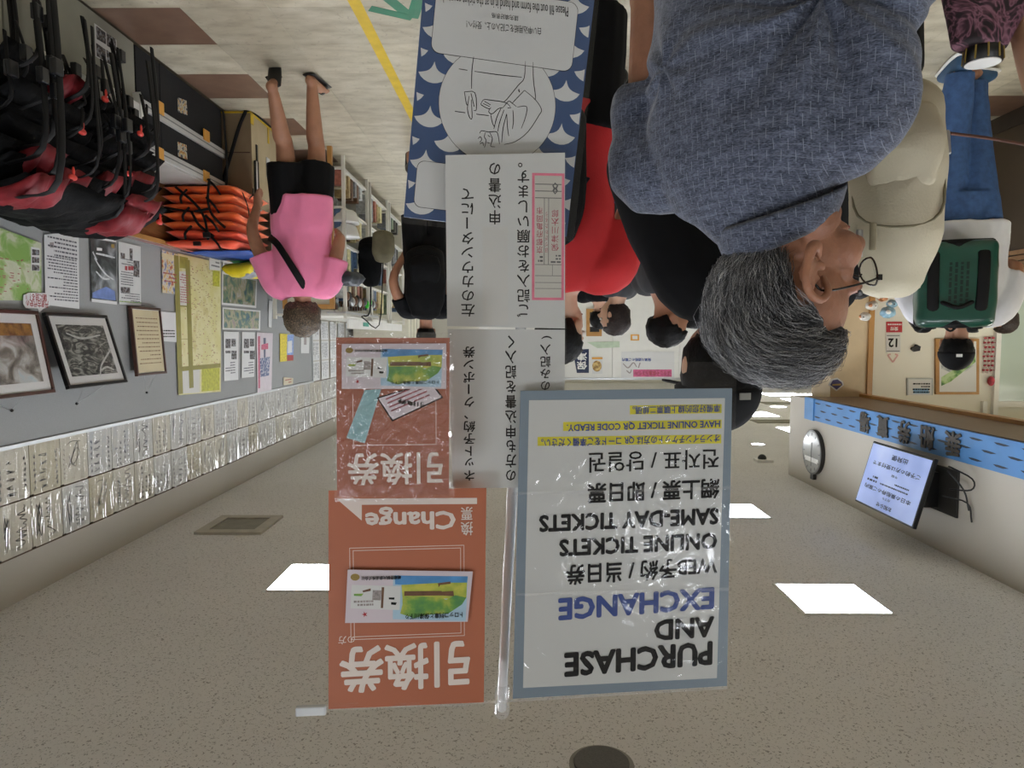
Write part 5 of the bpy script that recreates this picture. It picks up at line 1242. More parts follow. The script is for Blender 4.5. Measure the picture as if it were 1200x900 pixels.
# ---- beige backpack wearer beside the counter
h = 1.54
t, J, H = person('person', (-1.13, 2.37, 0), math.radians(15), h, 'person in black trousers hidden behind the grey haired man, wearing the beige backpack', {'elR': (.12, .08, .66), 'wrR': (.05, .17, .62), 'elL': (-.12, .08, .66), 'wrL': (-.05, .17, .62), 'shL': (-.08, 0, .80), 'shR': (.08, 0, .80)}, M_skinl, M_hair_b)
shirt(t, J, h, M_btee, .5, .6, .008, 31, .82); legs(t, J, h, M_bshort, 1, .015, 'trousers', .56, 32); shoes(t, J, h, M_black)
M_beige = mat('beige_canvas', 'C3BBA2', .6, 0, .03, 5, bump=.2, bscale=150); p0 = PY(1058, 125, 2.08); p1 = PY(1058, 335, 2.08)
bk = backpack('backpack', (p0.x + .02, 2.08, p0.z), math.radians(15), .265, .22, p1.z - p0.z - .03, M_beige, 'large beige backpack with steel zip pulls, beside the grey haired man', mat('beige_strap', 'A59C82', .7), True, 41, True, .006)
H_ = p1.z - p0.z
tb('zip_line', [(-.118, -.045, H_ * .35), (-.105, -.075, H_ * .62), (0, -.112, H_ * .70), (.105, -.075, H_ * .62), (.118, -.045, H_ * .35)], .004, mat('zip_tan', '7F785F', .5), bk)
tb('zip_line', [(-.09, -.095, H_ * .2), (0, -.125, H_ * .17), (.09, -.095, H_ * .2)], .004, MATS['zip_tan'], bk)
for (x, y) in ((1032, 262), (1016, 270)):
    q = PY(x, y, 1.93); r = Matrix.Rotation(-math.radians(15), 3, 'Z') @ (q - V((p0.x, 2.08, p0.z))); tb('zip_pull', [r, r + V((0, -.004, .07))], [(.009, .003)] * 2, M_alu if x < 1020 else MATS['beige_strap'], bk, 8, side=(1, 0, 0), k=1)
tb('side_hook', [(-.13, -.02, H_ * .17), (-.135, -.02, H_ * .28)], .006, M_alu, bk, 8, k=1)
# ---- jeans and green duffel wearer
h = 1.86
t, J, H = person('person', (-2.72, 4.38, 0), math.radians(24), h, 'person in a white T-shirt, blue jeans and black cap facing the counter',
    {'kneeL': (-.035, .05, .29), 'ankL': (-.02, .06, .05), 'kneeR': (.04, -.01, .285), 'ankR': (.03, -.06, .045), 'toeR': (.055, .05, .02), 'elL': (-.16, .05, .67), 'wrL': (-.08, .16, .67), 'elR': (.16, .05, .67), 'wrR': (.07, .16, .67)}, M_skin, M_hair_b)
shirt(t, J, h, M_wht, .525, .75, .035, 51, 1.18, .007); legs(t, J, h, M_jean, .98, .02, 'jeans', .58, 52, amp=.005)
shoes(t, J, h, mat('sneaker_blue', '35597E', .6, 0, .1), 'sneaker', M_white); cp = cap_hat(t, H, h, M_cap)
o = bx('cap_logo', -.016, .016, -.002, .002, -.009, .009, M_white, cp); o.location = H(0, -.074, .03)
M_gtarp = mat('duffel_green', '17483A', .3, 0, .06, 8, coat=.3); dbk = math.radians(24)
g0, g1 = PY(1120, 285, 4.12), PY(1118, 383, 4.12)
gd = backpack('duffel_backpack', (g0.x, 4.12, g0.z), dbk, .39, .26, g1.z - g0.z, M_gtarp, 'glossy green duffel backpack with black straps on the white T-shirt wearer', None, False, 55, True, .004)
hh = g1.z - g0.z
for ch in list(gd.children):
    if ch.name.startswith('body'): bpy.data.objects.remove(ch)
bm = bmesh.new(); box(bm, -.195, .195, -.13, .13, 0, hh, .035); bmesh.ops.subdivide_edges(bm, edges=bm.edges[:], cuts=3, use_grid_fill=True); me = remesh(bm, .009, 5); wrinkle(me, .005, 6, (1, 1, 1), 57); obj('body', me, M_gtarp, gd, True)
o = lines(gd, -.06, hh * .25, .05, hh * .8, 4, mat('print_darkgreen', '0A241C', .4), .136, .5, 7, .12, 'faded_print', True); o.rotation_euler = (PI / 2, 0, 0)
for sx in (-.115, .115): tb('webbing', [(sx, -.03, -.005), (sx * 1.05, -.128, .06), (sx * 1.05, -.142, hh * .5), (sx, -.125, hh * .85), (sx, -.04, hh + .01)], [(.03, .005)] * 5, M_str, gd, 8, side=(1, 0, 0))
for z in (.01, hh - .03): tb('end_panel', [(-.18, 0, z), (0, -.115, z + .01), (.18, 0, z)], [(.03, .02)] * 3, M_str, gd, 10, side=(0, 0, 1))
tb('grab_handle', [(-.07, -.14, hh * .72), (0, -.17, hh * .78), (.07, -.14, hh * .72)], .012, M_str, gd)
# ---- brown haired woman in white at the counter, behind
queue(1178, 395, 6.05, math.radians(-60), 1.64, 'brown haired person in a cream blouse behind the duffel wearer', mat('cream_blouse', 'D8D2C4', .7, 0, .04), M_hair_br, hk='bob', sl=1.6, mp=M_khaki, pose={'elR': (.16, .06, .70), 'wrR': (.06, .12, .82)})
queue(1080, 372, 5.0, math.radians(20), 1.62, 'person in dark brown top beyond the white sleeve at the counter', mat('brown_top', '4A3A36', .8, 0, .1), M_hair_br, mp=M_bshort, sl=1.8, pose={'elL': (-.12, .06, .66), 'wrL': (-.05, .15, .64), 'elR': (.12, .06, .66), 'wrR': (.05, .15, .64)})
# ---- person at the left edge: bare forearm, patterned skirt
h = 1.58
t, J, H = person('person', (-1.405, 1.60, 0), 0, h, 'person at the photo edge showing only a bare bent forearm', {'elR': (.165, -.01, .70), 'wrR': (.168, .05, .55), 'elL': (-.15, 0, .63)}, M_skinl, M_hair_br, vox=.007)
shirt(t, J, h, mat('plum_top', '5A3A48', .8, 0, .1), .5, .30, .012, 61); 
bm = bmesh.new(); tube(bm, [(0, 0, .02 * h), (0, 0, .3 * h), (0, 0, .6 * h)], [(.15, .13), (.145, .12), (.13, .10)], 28, side=(1, 0, 0), cap='flat'); me = remesh(bm, .01, 3); wrinkle(me, .01, 5, (1, 1, .1), 3); obj('skirt', me, M_khaki, t, True)
M_purp = ramp_mat('purple_pattern', [(.40, '1E1218'), (.47, '4A2C3A'), (.53, '8A6070'), (.58, '6A4252'), (.66, '1E1218')], 16, 2, .7, 2.5)
pa, pb2 = PY(1150, -40, 1.62), PY(1147, 56, 1.62)
tbag = empty('tote_bag', (pa.x, 1.62, pa.z - .25), 0, 'purple and black patterned cloth bag at the top right corner of the photo', 'bag')
zt = pb2.z - (pa.z - .25)
bm = bmesh.new(); tube(bm, [(-.02, 0, 0), (-.02, 0, zt * .5), (.0, 0, zt)], [(.15, .03), (.13, .05), (.055, .04)], 28, side=(1, 0, 0), cap='flat'); me = remesh(bm, .006, 3); wrinkle(me, .004, 9, (1, 1, .3), 5); obj('body', me, M_purp, tbag, True)
cup = empty('striped_cup', (pb2.x - .01, 1.62, pb2.z - .012), 0, 'black and gold striped cup with a white top on the patterned bag', 'cup')
bm = bmesh.new(); tube(bm, [(0, 0, 0), (0, 0, .045)], [.036, .039], 28, k=1, cap='flat'); obj('body', bm, M_black, cup, True); bm = bmesh.new(); tube(bm, [(0, 0, .0452), (0, 0, .047)], [.035, .035], 28, k=1, cap='flat'); obj('white_top', bm, M_white, cup)
for k in range(10):
    a = 2 * PI * k / 10; tb('stripe', [(.0365 * math.cos(a), .0365 * math.sin(a), .002), (.0392 * math.cos(a), .0392 * math.sin(a), .042)], .0022, M_gold, cup, 6, k=1)
q0, q1 = PY(1102, 155, 2.2), PY(1215, 172, 2.2)
tb('cord', [q0, q0.lerp(q1, .5) + V((0, 0, -.004)), q1], .005, mat('leather_brown', '5A3020', .5, 0, .1), None, 8); o = COL.objects[-1] if 0 else bpy.data.objects['cord']; reorigin(o); tag(o, 'thin brown leather cord stretched in front of the blue jeans', 'cord')
# ================================================================ left side: fascia, monitor, clock, ticket office
M_fasc = mat('fascia_blue', '4F87C2', .5, 0, .05, 5)
LP = Panel(V((-2.585, 0, 0)), V((0, 1, 0)), V((0, 0, 1)))
fa = bx('fascia_board', -2.6, -2.585, -1.0, 6.30, 2.212, 2.398, M_fasc, label='long bright blue fascia board with dark wave dashes and carved black characters', cat='sign board')
def child_keep(o, par, mw=None):
    mw = mw if mw is not None else o.matrix_world.copy()
    o.parent = par; o.matrix_parent_inverse = par.matrix_basis.inverted(); o.matrix_world = mw; return o
child_keep(bx('end_panel', -2.6, -2.575, 6.12, 6.305, 2.208, 2.402, mat('fascia_end', '5C93CC', .5, 0, .04)), fa)
bm = bmesh.new(); rw = random.Random(4)
for r_ in range(3):
    y = 6.05 - (.11 if r_ % 2 else 0)
    while y > -1:
        if not (3.96 < y < 5.72 and False):
            z = 2.245 + r_ * .058 + rw.uniform(-.003, .003); l_ = .062
            pts = [(y - l_, z), (y - l_ * .3, z + .008), (y + l_ * .6, z + .006), (y + l_, z - .003), (y + l_ * .4, z - .006), (y - l_ * .4, z - .004)]
            prism(bm, pts, 0, .0012)
        y -= .21
o = obj('wave_dashes', bm, mat('fascia_ink', '1B2A3C', .5)); child_keep(o, fa, LP.m)
for ch, (x0, x1) in zip('乗船券賣場', ((1110, 1127), (1080, 1095), (1054, 1067), (1030, 1041), (1009, 1019))):
    a0 = LP.loc(x1, 505)[0]; a1 = LP.loc(x0, 505)[0]; am = (a0 + a1) / 2; hw = .078
    o = letter(LP, ch, (am - hw, 2.228, am + hw, 2.382), mat('carved_dark', '3A3631', .6, 0, .2, 80), None, .003, .03, res=2, px=False, name='carved_character')
    me = o.data; bm = bmesh.new(); bm.from_mesh(me); 
    r = bmesh.ops.extrude_face_region(bm, geom=bm.faces[:]); bmesh.ops.translate(bm, verts=[v for v in r['geom'] if isinstance(v, bmesh.types.BMVert)], vec=(0, 0, .006)); bm.to_mesh(me); bm.free()
    child_keep(o, fa, LP.m)
# hanging monitor, tilted down
mp0, mp1, mt0 = V((-2.45, 4.11, 2.385)), V((-2.45, 4.825, 2.385)), V((-2.335, 4.11, 2.805))
MP = Panel(mp0, V((0, 1, 0)), mt0 - mp0); MW_, MH_ = .715, (mt0 - mp0).length
mon = empty('monitor', mw=MP.m); tag(mon, 'wall mounted flat monitor tilted down, showing dark text on pale blue', 'monitor')
bx('housing', 0, MW_, 0, MH_, -.028, -.002, M_black, mon, .004)
M_scr = ramp_mat('screen_glow', [(.3, '8FA3DA'), (.5, 'A6B8E8'), (.7, 'B9C8EE')], 3, 2, .25, .5)
b = M_scr.node_tree.nodes['Principled BSDF']; cr = [n for n in M_scr.node_tree.nodes if n.type == 'VALTORGB'][0]
M_scr.node_tree.links.new(cr.outputs[0], b.inputs['Emission Color']); b.inputs['Emission Strength'].default_value = .28
bx('screen', .012, MW_ - .012, .014, MH_ - .012, -.002, .0, M_scr, mon)
M_sct = mat('screen_text', '20243A', .4)
def ML(s, a0, b0, a1, b1, bold=.012): letter(MP, s, (a0 * MW_, b0 * MH_, a1 * MW_, b1 * MH_), M_sct, mon, .0012, bold, res=1, px=False, name='screen_text')
ML('お知らせ', .36, .86, .62, .93, .03); ML('本日の乗船券のご案内', .12, .66, .9, .73, .02); ML('舟下り', .42, .76, .55, .80)
lines(mon, .2 * MW_, .50 * MH_, .66 * MW_, .62 * MH_, 2, M_sct, .0012, .35, 5, .05); lines(mon, .72 * MW_, .50 * MH_, .9 * MW_, .62 * MH_, 2, M_sct, .0012, .5, 6, .3)
ML('ご予約の方は受付まで', .1, .28, .88, .35, .02); ML('午前', .42, .40, .52, .44); ML('出発便', .34, .12, .6, .2, .02)
Mi = MP.m.inverted()
def mloc(p): return Mi @ V(p)
bm = bmesh.new(); box(bm, -2.6, -2.50, 4.28, 4.55, 2.50, 2.72, .004); bmesh.ops.transform(bm, matrix=Mi, verts=bm.verts); obj('mount_box', bm, M_black, mon)
bm = bmesh.new(); box(bm, -2.599, -2.585, 4.10, 4.42, 2.46, 2.74, .003); bmesh.ops.transform(bm, matrix=Mi, verts=bm.verts); obj('wall_plate', bm, mat('plate_dark', '262420', .6), mon)
for pts in (((-2.5, 4.05, 2.42), (-2.56, 3.93, 2.47), (-2.55, 3.92, 2.53), (-2.5, 4.03, 2.55)), ((-2.5, 4.06, 2.45), (-2.56, 4.0, 2.55), (-2.58, 3.98, 2.66)), ((-2.49, 4.08, 2.6), (-2.57, 3.98, 2.62), (-2.58, 3.95, 2.72))):
    tb('cable', [mloc(p) for p in pts], .005, M_black, mon, 6)
# round clock at the end of the wall
ck = empty('wall_clock', mw=Panel(V((-2.6, 6.10, 2.675)), V((0, 1, 0)), V((0, 0, 1))).m); tag(ck, 'round clock with a dark rim near the end of the wall, above the blue fascia', 'clock')
bm = bmesh.new(); prism(bm, disc_pts(0, 0, .195, .195, 48), 0, .035); obj('rim', bm, mat('clock_rim', '2E2C2A', .35, .2), ck)
bm = bmesh.new(); prism(bm, disc_pts(0, 0, .180, .180, 48), .035, .038); obj('face', bm, mat('clock_face', 'A9AAA8', .2, .3, .02, coat=.6), ck)
for a, l, w in ((0, .12, .006), (PI * .97, .09, .008)):
    o = bx('hand', -w / 2, w / 2, 0, l, .039, .041, M_black, ck); o.rotation_euler = (0, 0, a)
for k in range(12): 
    a = PI * k / 6; o = bx('hour_mark', -.004, .004, .145, .17, .038, .040, M_black, ck); o.rotation_euler = (0, 0, a)
bx('bracket', -.03, .03, .19, .24, 0, .03, M_black, ck)
bm = bmesh.new(); prism(bm, [(-.14, .045), (.14, .045), (.14, .085), (-.14, .085)], .0385, .039); obj('painted_reflection', bm, M_white, ck)  # reflection on the clock glass, put in as a white strip
# ---- counter
M_cbr = mat('counter_brown', '4E4030', .5, 0, .04, 4)
ct = empty('ticket_counter', (-3.66, 2.9, 0), 0, 'long dark brown ticket counter with three pale wood strips under its top', 'counter')
bx('front', -.02, 0, -4.5, 3.3, .0, 1.03, M_cbr, ct); bx('kickboard', .0, .012, -4.5, 3.3, 0, .12, mat('kick_dark', '3A3026', .5), ct)
M_cwood = mat('counter_wood', '9A7450', .4, 0, .06, 20)
for k in range(3): bx('wood_strip', 0, .02, -4.5, 3.3, 1.035 + k * .042, 1.067 + k * .042, M_cwood, ct)
bx('top', -.32, .03, -4.5, 3.3, 1.155, 1.18, M_cwood, ct, .004); bx('core', -.3, -.02, -4.5, 3.3, .0, 1.15, M_cbr, ct)
# ---- office end wall things (wall face at Y = 6.55)
OW = Panel(V((0, 6.548, 0)), V((1, 0, 0)), V((0, 0, 1)))
def osheet(name, q, m, lab=None, cat=None, c=0, th=.004, par=None): return sheet(name, OW, q, th, m, par, c=c, label=lab, cat=cat)
def obox(x0, y0, x1, y1): return [(x0, y0), (x1, y0), (x1, y1), (x0, y1)]
cal = osheet('calendar', obox(1038, 391, 1055, 413), M_paper, 'white wall calendar page reading 12 in the ticket office', 'calendar')
letter(OW, '12', (1040.5, 396.5, 1051, 407), M_ink, cal, .006, .04); osheet('rule', obox(1039, 393, 1054, 393.7), M_ink, c=.004, th=.001, par=cal); osheet('rule', obox(1039, 411, 1054, 411.7), M_ink, c=.004, th=.001, par=cal)
red = osheet('red_plate', obox(1038.5, 377, 1057, 389.5), mat('plate_red', 'B8222C', .4), 'red plate with white writing hanging just under the calendar', 'plate'); letter(OW, '受付', (1043, 383, 1052, 387.5), M_white, red, .006, .03); lines(red, *OW.rect(1040, 379, 1056, 381.5), 1, M_white, .006, .6, 2, .1)
tri = bpy.data.objects['red_plate']; bm = bmesh.new()
for a, b in (((1040, 416), (1046, 424.5)), ((1046, 424.5), (1052, 416)), ((1052, 416), (1048.5, 415)), ((1040, 416), (1043.5, 415))): ribbon(bm, [OW.loc(*a), OW.loc(*b)], .008, .004)
o = obj('pennant_outline', bm, mat('pennant_pink', 'D9A9A4', .5)); o.matrix_world = OW.m; tag(o, 'pale pink triangle pennant outline above the calendar', 'pennant')
o = osheet('black_clip', [(1066.5, 409), (1070, 412), (1076, 411), (1077, 406), (1072, 403.5), (1071, 406), (1068, 407)], M_black, 'small black curved clip on the office wall beside the calendar', 'clip', th=.03)
fr_ = osheet('wall_sign', obox(1062, 443, 1092, 463), mat('notice_easel', 'AFB4B4', .4), 'small white sign in a thin grey frame above the green picture', 'sign', th=.015)
osheet('face', obox(1063.5, 444.3, 1090.5, 463), M_paper, c=.015, th=.002, par=fr_); lines(fr_, *OW.rect(1068, 448, 1088, 461), 4, M_ink, .019, .5, 4, .12); osheet('blue_print', obox(1069, 455, 1087, 461), mat('print_lightblue', '7FA8CC', .5), c=.017, th=.001, par=fr_)
pic = osheet('picture_frame', obox(1095, 397, 1145.5, 462), M_oak, 'oak framed picture of a green mountain valley, partly behind the black cap', 'framed picture', th=.025)
osheet('mount', obox(1099, 400, 1142, 459), M_paper, c=.022, th=.004, par=pic)
osheet('mountains', [(1101, 402), (1140, 404), (1140, 428), (1122, 440), (1101, 432)], ramp_mat('snow_print', [(.4, '8E969A'), (.5, 'C9CDCD'), (.6, 'DADCD8')], 9, 6, .4), c=.026, th=.001, par=pic)
osheet('valley', [(1101, 442), (1101, 452), (1112, 447), (1141, 424), (1141, 414), (1120, 430)], ramp_mat('valley_print', [(.4, '4E7A44'), (.5, '7FA860'), (.62, 'B5CC98')], 14, 6, .4), c=.027, th=.001, par=pic)
# strings of folded red and white cranes
M_crane = [mat('crane_red', 'B04050', .6, 0, .2, 40), mat('crane_white', 'D6CFCB', .6, 0, .1, 40)]
cs = empty('crane_strings', OW.m @ V((OW.loc(1160, 396)[0], OW.loc(1160, 396)[1], 0)), 0, 'strings of folded red and white paper cranes on the office wall by the window', 'paper cranes')
a0 = OW.loc(1160, 396); 
for k in range(4):
    for c_ in range(2):
        bm = bmesh.new()
        for j in range(16):
            if j % 2 == c_:
                aa = (k - 1.5) * .035; bb = .34 * j / 16
                ell(bm, (aa + .006 * math.sin(j), -.02, bb), (.014, .012, .010), 6, 4)
        obj('crane_string', bm, M_crane[c_], cs)
bm = bmesh.new(); ell(bm, (-.01, -.03, .40), (.03, .03, .045), 10, 8); obj('red_tassel', bm, M_crane[0], cs, True)
# frosted window with a white frame
wn = empty('window_1', (0, 0, 0)); wn['kind'] = 'structure'
q0, q1 = OW.loc(1167, 470), OW.loc(1300, 300)
bx('window_glass', q1[0], q0[0], 6.53, 6.54, q1[1], q0[1], mat('frosted_glass', 'B9C8BE', .2, 0, .03, 2, coat=.5), wn)
bx('window_frame', q0[0], q0[0] + .045, 6.51, 6.55, 1.0, 2.42, M_white, wn); bx('window_frame', q1[0], q0[0], 6.51, 6.55, q0[1], q0[1] + .05, M_white, wn)
bx('window_frame', q0[0] + .10, q0[0] + .14, 6.51, 6.55, q0[1], 2.44, M_white, wn)
# emblem on the pier, small blue-white notice
PP = Panel(V((0, 6.298, 0)), V((1, 0, 0)), V((0, 0, 1)))
em = sheet('emblem', PP, [(970.5, 451), (974, 444), (981, 442.5), (987.5, 447), (988.5, 451.5), (980, 458.5)], .006, M_paper, label='purple diamond shaped emblem on the beige pier', cat='emblem'); sheet('emblem_face', PP, [(972.5, 451), (975.5, 445.5), (981, 444.5), (986, 448), (986.8, 451), (980, 456.5)], .002, mat('emblem_purple', '30265E', .4), em, c=.006); sheet('emblem_bar', PP, [(975, 450), (985, 449.5), (985, 451.5), (975, 452)], .001, M_gold, em, c=.008)
# plush toys and blue decorations at the pier foot of the opening
for k, (x, y, r, m, lab) in enumerate(((1040, 366, .06, 'blue', 'pale blue round ornament on the counter end, larger one'), (1022, 358, .05, 'white', 'white and orange round ornament beside the spectacles'), (1046, 356, .045, 'blue', 'small pale blue ornament next to the white sleeve'), (1034, 349, .04, 'orange', 'orange and white ornament, lowest of the cluster'), (1014, 371, .045, 'white', 'white ornament at the forehead of the grey haired man'))):
    p = PY(x, y, 5.9); t = empty('ornament', (p.x, p.y, p.z), .3 * k, lab, 'ornament'); mm = {'blue': mat('orn_blue', '8FB6CC', .6, 0, .2, 25), 'white': mat('orn_white', 'D2D2CC', .6, 0, .15, 25), 'orange': mat('orn_orange', 'C98A5C', .6, 0, .25, 25)}[m]
    bm = bmesh.new(); vs = ell(bm, (0, 0, 0), (r, r, r * .8), 20, 14)
    for v in vs: v.co *= 1 + .18 * noise.noise(v.co * 30 + V((k, 0, 0)))
    obj('body', bm, mm, t, True); bm = bmesh.new(); ell(bm, (r * .3, -r * .8, 0), (r * .4, r * .3, r * .3), 10, 8); obj('patch', bm, M_white if m != 'white' else MATS.get('orn_orange') or mm, t, True); bm = bmesh.new(); ell(bm, (-r * .4, -r * .8, r * .1), (r * .12, r * .2, r * .12), 8, 6); obj('dark_spot', bm, M_black, t, True)
p = PY(1034, 340, 5.9); 
dsk = empty('display_cabinet', (p.x, 5.95, 0), 0, 'white cabinet at the counter end carrying the ornaments', 'cabinet'); bx('body', -.3, .3, -.2, .28, 0, PY(1034, 345, 5.9).z - .035, M_white, dsk, .004); bx('top', -.32, .32, -.22, .3, PY(1034, 345, 5.9).z - .035, PY(1034, 345, 5.9).z - .01, M_cwood, dsk); 
for z in (.5, .9): bx('door_line', -.3, .3, -.204, -.2, z, z + .01, M_gryp, dsk)

# ================================================================ far background
M_partw = mat('partition_white', 'E2E2DC', .5, 0, .01)
PB_ = Panel(V((0, 10.498, 0)), V((1, 0, 0)), V((0, 0, 1)))
pt_ = empty('partition_wall', (-1.5, 10.5, 0), 0, 'white partition with notices behind the queue of people', 'partition')
for k in range(4): bx('panel', -1.9 + k * 1.0, -.905 + k * 1.0, 0, .06, 0.05, 2.28, M_partw, pt_, .003)
bx('top_rail', -1.9, 2.1, -.01, .07, 2.28, 2.31, M_alu, pt_); bx('foot_rail', -1.9, 2.1, -.01, .07, 0, .05, M_alu, pt_)
def ps(name, q, m, lab=None, cat=None, c=.0, th=.006, par=None): return sheet(name, PB_, q, th, m, par, c=c, label=lab, cat=cat)
nv = ps('banner', [(671, 410), (690, 409), (690, 437), (676, 437)], mat('banner_navy', '1C2A4C', .6, 0, .08), 'navy banner with white brush characters on the partition', 'banner')
letter(PB_, '保津', (676, 413, 688, 433), M_white, nv, .008, .03, vertical=True)
gp = ps('poster', [(693, 418), (706, 418), (706, 438), (694, 438)], M_paper, 'small white poster with a gold round emblem', 'poster'); ps('gold_disc', [(699.5 + 5.5 * math.cos(t), 429 + 6.5 * math.sin(t)) for t in [2 * PI * i / 20 for i in range(20)]], ramp_mat('gold_disc_print', [(.4, '8E6A30'), (.6, 'D6B870')], 20, 3, .4), c=.006, th=.002, par=gp); ps('orange_band', obox(693.5, 418.5, 706, 421), M_clip, c=.006, th=.002, par=gp)
wb_ = ps('poster', [(728, 412), (790, 412), (790, 443), (728, 443)], M_paper, 'wide white poster with a blue title and a pink banner along its top', 'poster')
letter(PB_, '保津川遊船のご案内', (729, 419.5, 763, 423.5), M_blueink, wb_, .008, .03, res=1); ps('pink_band', obox(742, 433, 787, 441.5), mat('band_pink', 'C65A86', .5, 0, .15, 30), c=.006, th=.002, par=wb_); letter(PB_, 'ようこそ保津川下りへ', (744, 434.5, 785, 440), M_redt, wb_, .010, .02, res=1)
strokes(wb_, [[PB_.loc(*p) for p in s] for s in ([(730, 426), (736, 431), (742, 425), (746, 430)], [(734, 434), (738, 437), (740, 433)], [(750, 425), (748, 431)])], .01, M_gryp, .009)
gs = ps('poster', [(688, 401), (726, 400), (726, 407), (700, 408)], mat('poster_green_pale', 'BCCDB4', .5, 0, .05), 'low pale green and white notice strip on the partition', 'poster')
fw_ = ps('picture_frame', [(687, 362), (705, 362), (705, 394), (687, 394)], M_oak, 'orange wood frame with a dark picture near the red shoulder', 'framed picture', th=.03); ps('picture', [(691, 366), (702, 366), (702, 389), (691, 389)], M_black, c=.03, th=.002, par=fw_); ps('white_slip', [(691, 378), (698, 378), (698, 383), (691, 383)], M_paper, c=.032, th=.001, par=fw_)
sh_ = ps('small_frame', obox(739, 392, 749, 399), M_clip, 'tiny orange framed card on the partition beside the black haired head', 'card'); ps('card_face', obox(741, 393.5, 747, 397.5), M_paper, c=.006, th=.001, par=sh_)
# far hall: shelving and white panels under the end of the ceiling, seen over the grey hair
for k, (x, w, hh_, lab) in enumerate(((-4.3, 1.3, 2.2, 'far white display panel left of the pier, nearest the fascia end'), (-6.0, 1.4, 2.4, 'far white display panel, second from the fascia end'), (-7.8, 1.5, 2.1, 'far white display panel, leftmost'))):
    t = empty('exhibition_screen', (x, 16.5, 0), 0, lab, 'display panel', 'far white display panels'); bx('board', -w / 2, w / 2, 0, .05, .1, hh_, M_partw, t)
    for s in (-1, 1): bx('foot', s * w * .4 - .03, s * w * .4 + .03, -.2, .25, 0, .1, M_alu, t)
    for j in range(3): lines(t, -w / 2 + .1 + j * w * .3, 1.2, -w / 2 + .1 + j * w * .3 + .3, 1.7, 4, M_gryp, 0, .4, j)
for o in list(COL.objects):
    if o.name.startswith('small_print') and o.parent and o.parent.name.startswith('exhibition_screen'):
        o.matrix_basis = Matrix.Translation((0, -.005, 0)) @ Matrix.Rotation(PI / 2, 4, 'X')

# ---- gift shelves on the right, beyond the walkers
M_shw = mat('shelf_white', 'D8D6CC', .45, 0, .02); M_acr = film_mat('acrylic_side', .12, .05, 3, 0, .05)
rg = random.Random(31)
GN = ['cream', 'tan', 'grey', 'brown', 'blue', 'silver', 'reddish', 'pale yellow', 'black', 'olive']; ORDG = ['first', 'second', 'third', 'fourth', 'fifth', 'sixth', 'seventh', 'eighth', 'ninth', 'tenth', 'eleventh', 'twelfth', 'thirteenth']
GC = [mat('goods_%d' % k, c, .5, 0, .15, 30) for k, c in enumerate(('C9C2A6', 'B09A6E', '8C8F94', '6E4F3A', '49617E', 'BFC4C4', 'A86A5A', 'D6CFA0', '3D3F3D', '7E8F76'))]
gk = 0
NEARF = ['nearest', 'second', 'third', 'farthest']
for s_ in range(3):
    X0, X1 = 1.62 + .0 * s_, 2.28; Y0 = 6.55 + s_ * 1.15; Y1 = Y0 + 1.0
    t = empty('gift_shelf', ((X0 + X1) / 2, (Y0 + Y1) / 2, 0), 0, 'white gift shelf unit packed with small goods, %s along the right wall' % NEARF[s_], 'shelf unit', 'gift shelves')
    w2, d2 = (X1 - X0) / 2, (Y1 - Y0) / 2
    for sx in (-1, 1):
        for sy in (-1, 1): bx('post', sx * w2 - .015, sx * w2 + .015, sy * d2 - .015, sy * d2 + .015, 0, 1.5, M_shw, t)
    for z in (.12, .48, .82, 1.14, 1.47): bx('shelf_board', -w2, w2, -d2, d2, z - .02, z, M_shw, t)
    for z in (.12, .48, .82, 1.14):
        n = 7 if s_ == 0 else 5
        for j in range(n):
            for i_ in range(2 if s_ == 0 else 1):
                yy = (Y0 + Y1) / 2 - d2 + .08 + j * (2 * d2 - .1) / n; xx = X0 + .09 + i_ * .24 + rg.uniform(-.01, .01); hh2 = rg.uniform(.12, .26); gi = rg.randrange(10); ww = rg.uniform(.035, .055)
                g2 = bx('gift_box', xx - .06, xx + .08, yy - ww, yy + ww, z, z + hh2, GC[gi], None, .004, label='%s gift box, %s from near end, %s row, %s board, %s shelf unit' % (GN[gi], ORDG[j], ['front', 'back'][i_], {.12: 'lowest', .48: 'second', .82: 'third', 1.14: 'top'}[z], NEARF[s_]), cat='goods', group='goods on the gift shelves')
tb_ = empty('price_strip', (1.60, 7.0, 1.50), 0, 'white sloping sign strip on top of the gift shelves with a green tag', 'sign'); bx('board', 0, .02, -.4, 2.6, 0, .09, M_white, tb_); bx('green_tag', -.005, 0, .2, .45, .02, .06, mat('tag_green', '3E9A86', .5), tb_)
for k in range(26):      # keyrings and pouches hanging from a rail over the shelves
    y = 6.6 + (k % 13) * .11; xo = 1.62 + (k // 13) * .12; z = 1.30 + rg.uniform(-.02, .03)
    t = empty('key_ring', (xo, y, z), rg.uniform(0, 3), 'small glittering keyring above the gift shelf, %s from the near end, %s row' % (ORDG[k % 13], ['aisle side', 'wall side'][k // 13]), 'keyring', 'keyrings hanging by the shelves')
    bm = bmesh.new(); vs = ell(bm, (0, 0, 0), (.034, .02, .046), 8, 6); obj('charm', bm, (GC[3], GC[8], M_alu)[k % 3] if 9 < k < 26 or k < 8 else mat('charm_green', '3FC03A', .4), t, True); tb('chain', [(0, 0, .03), (0, 0, .13)], .002, M_alu, t, 5, k=1)
bx('hanging_rail', 1.60, 1.78, 6.5, 8.0, 1.43, 1.45, M_alu, label='metal rail with keyrings above the gift shelves', cat='rail')
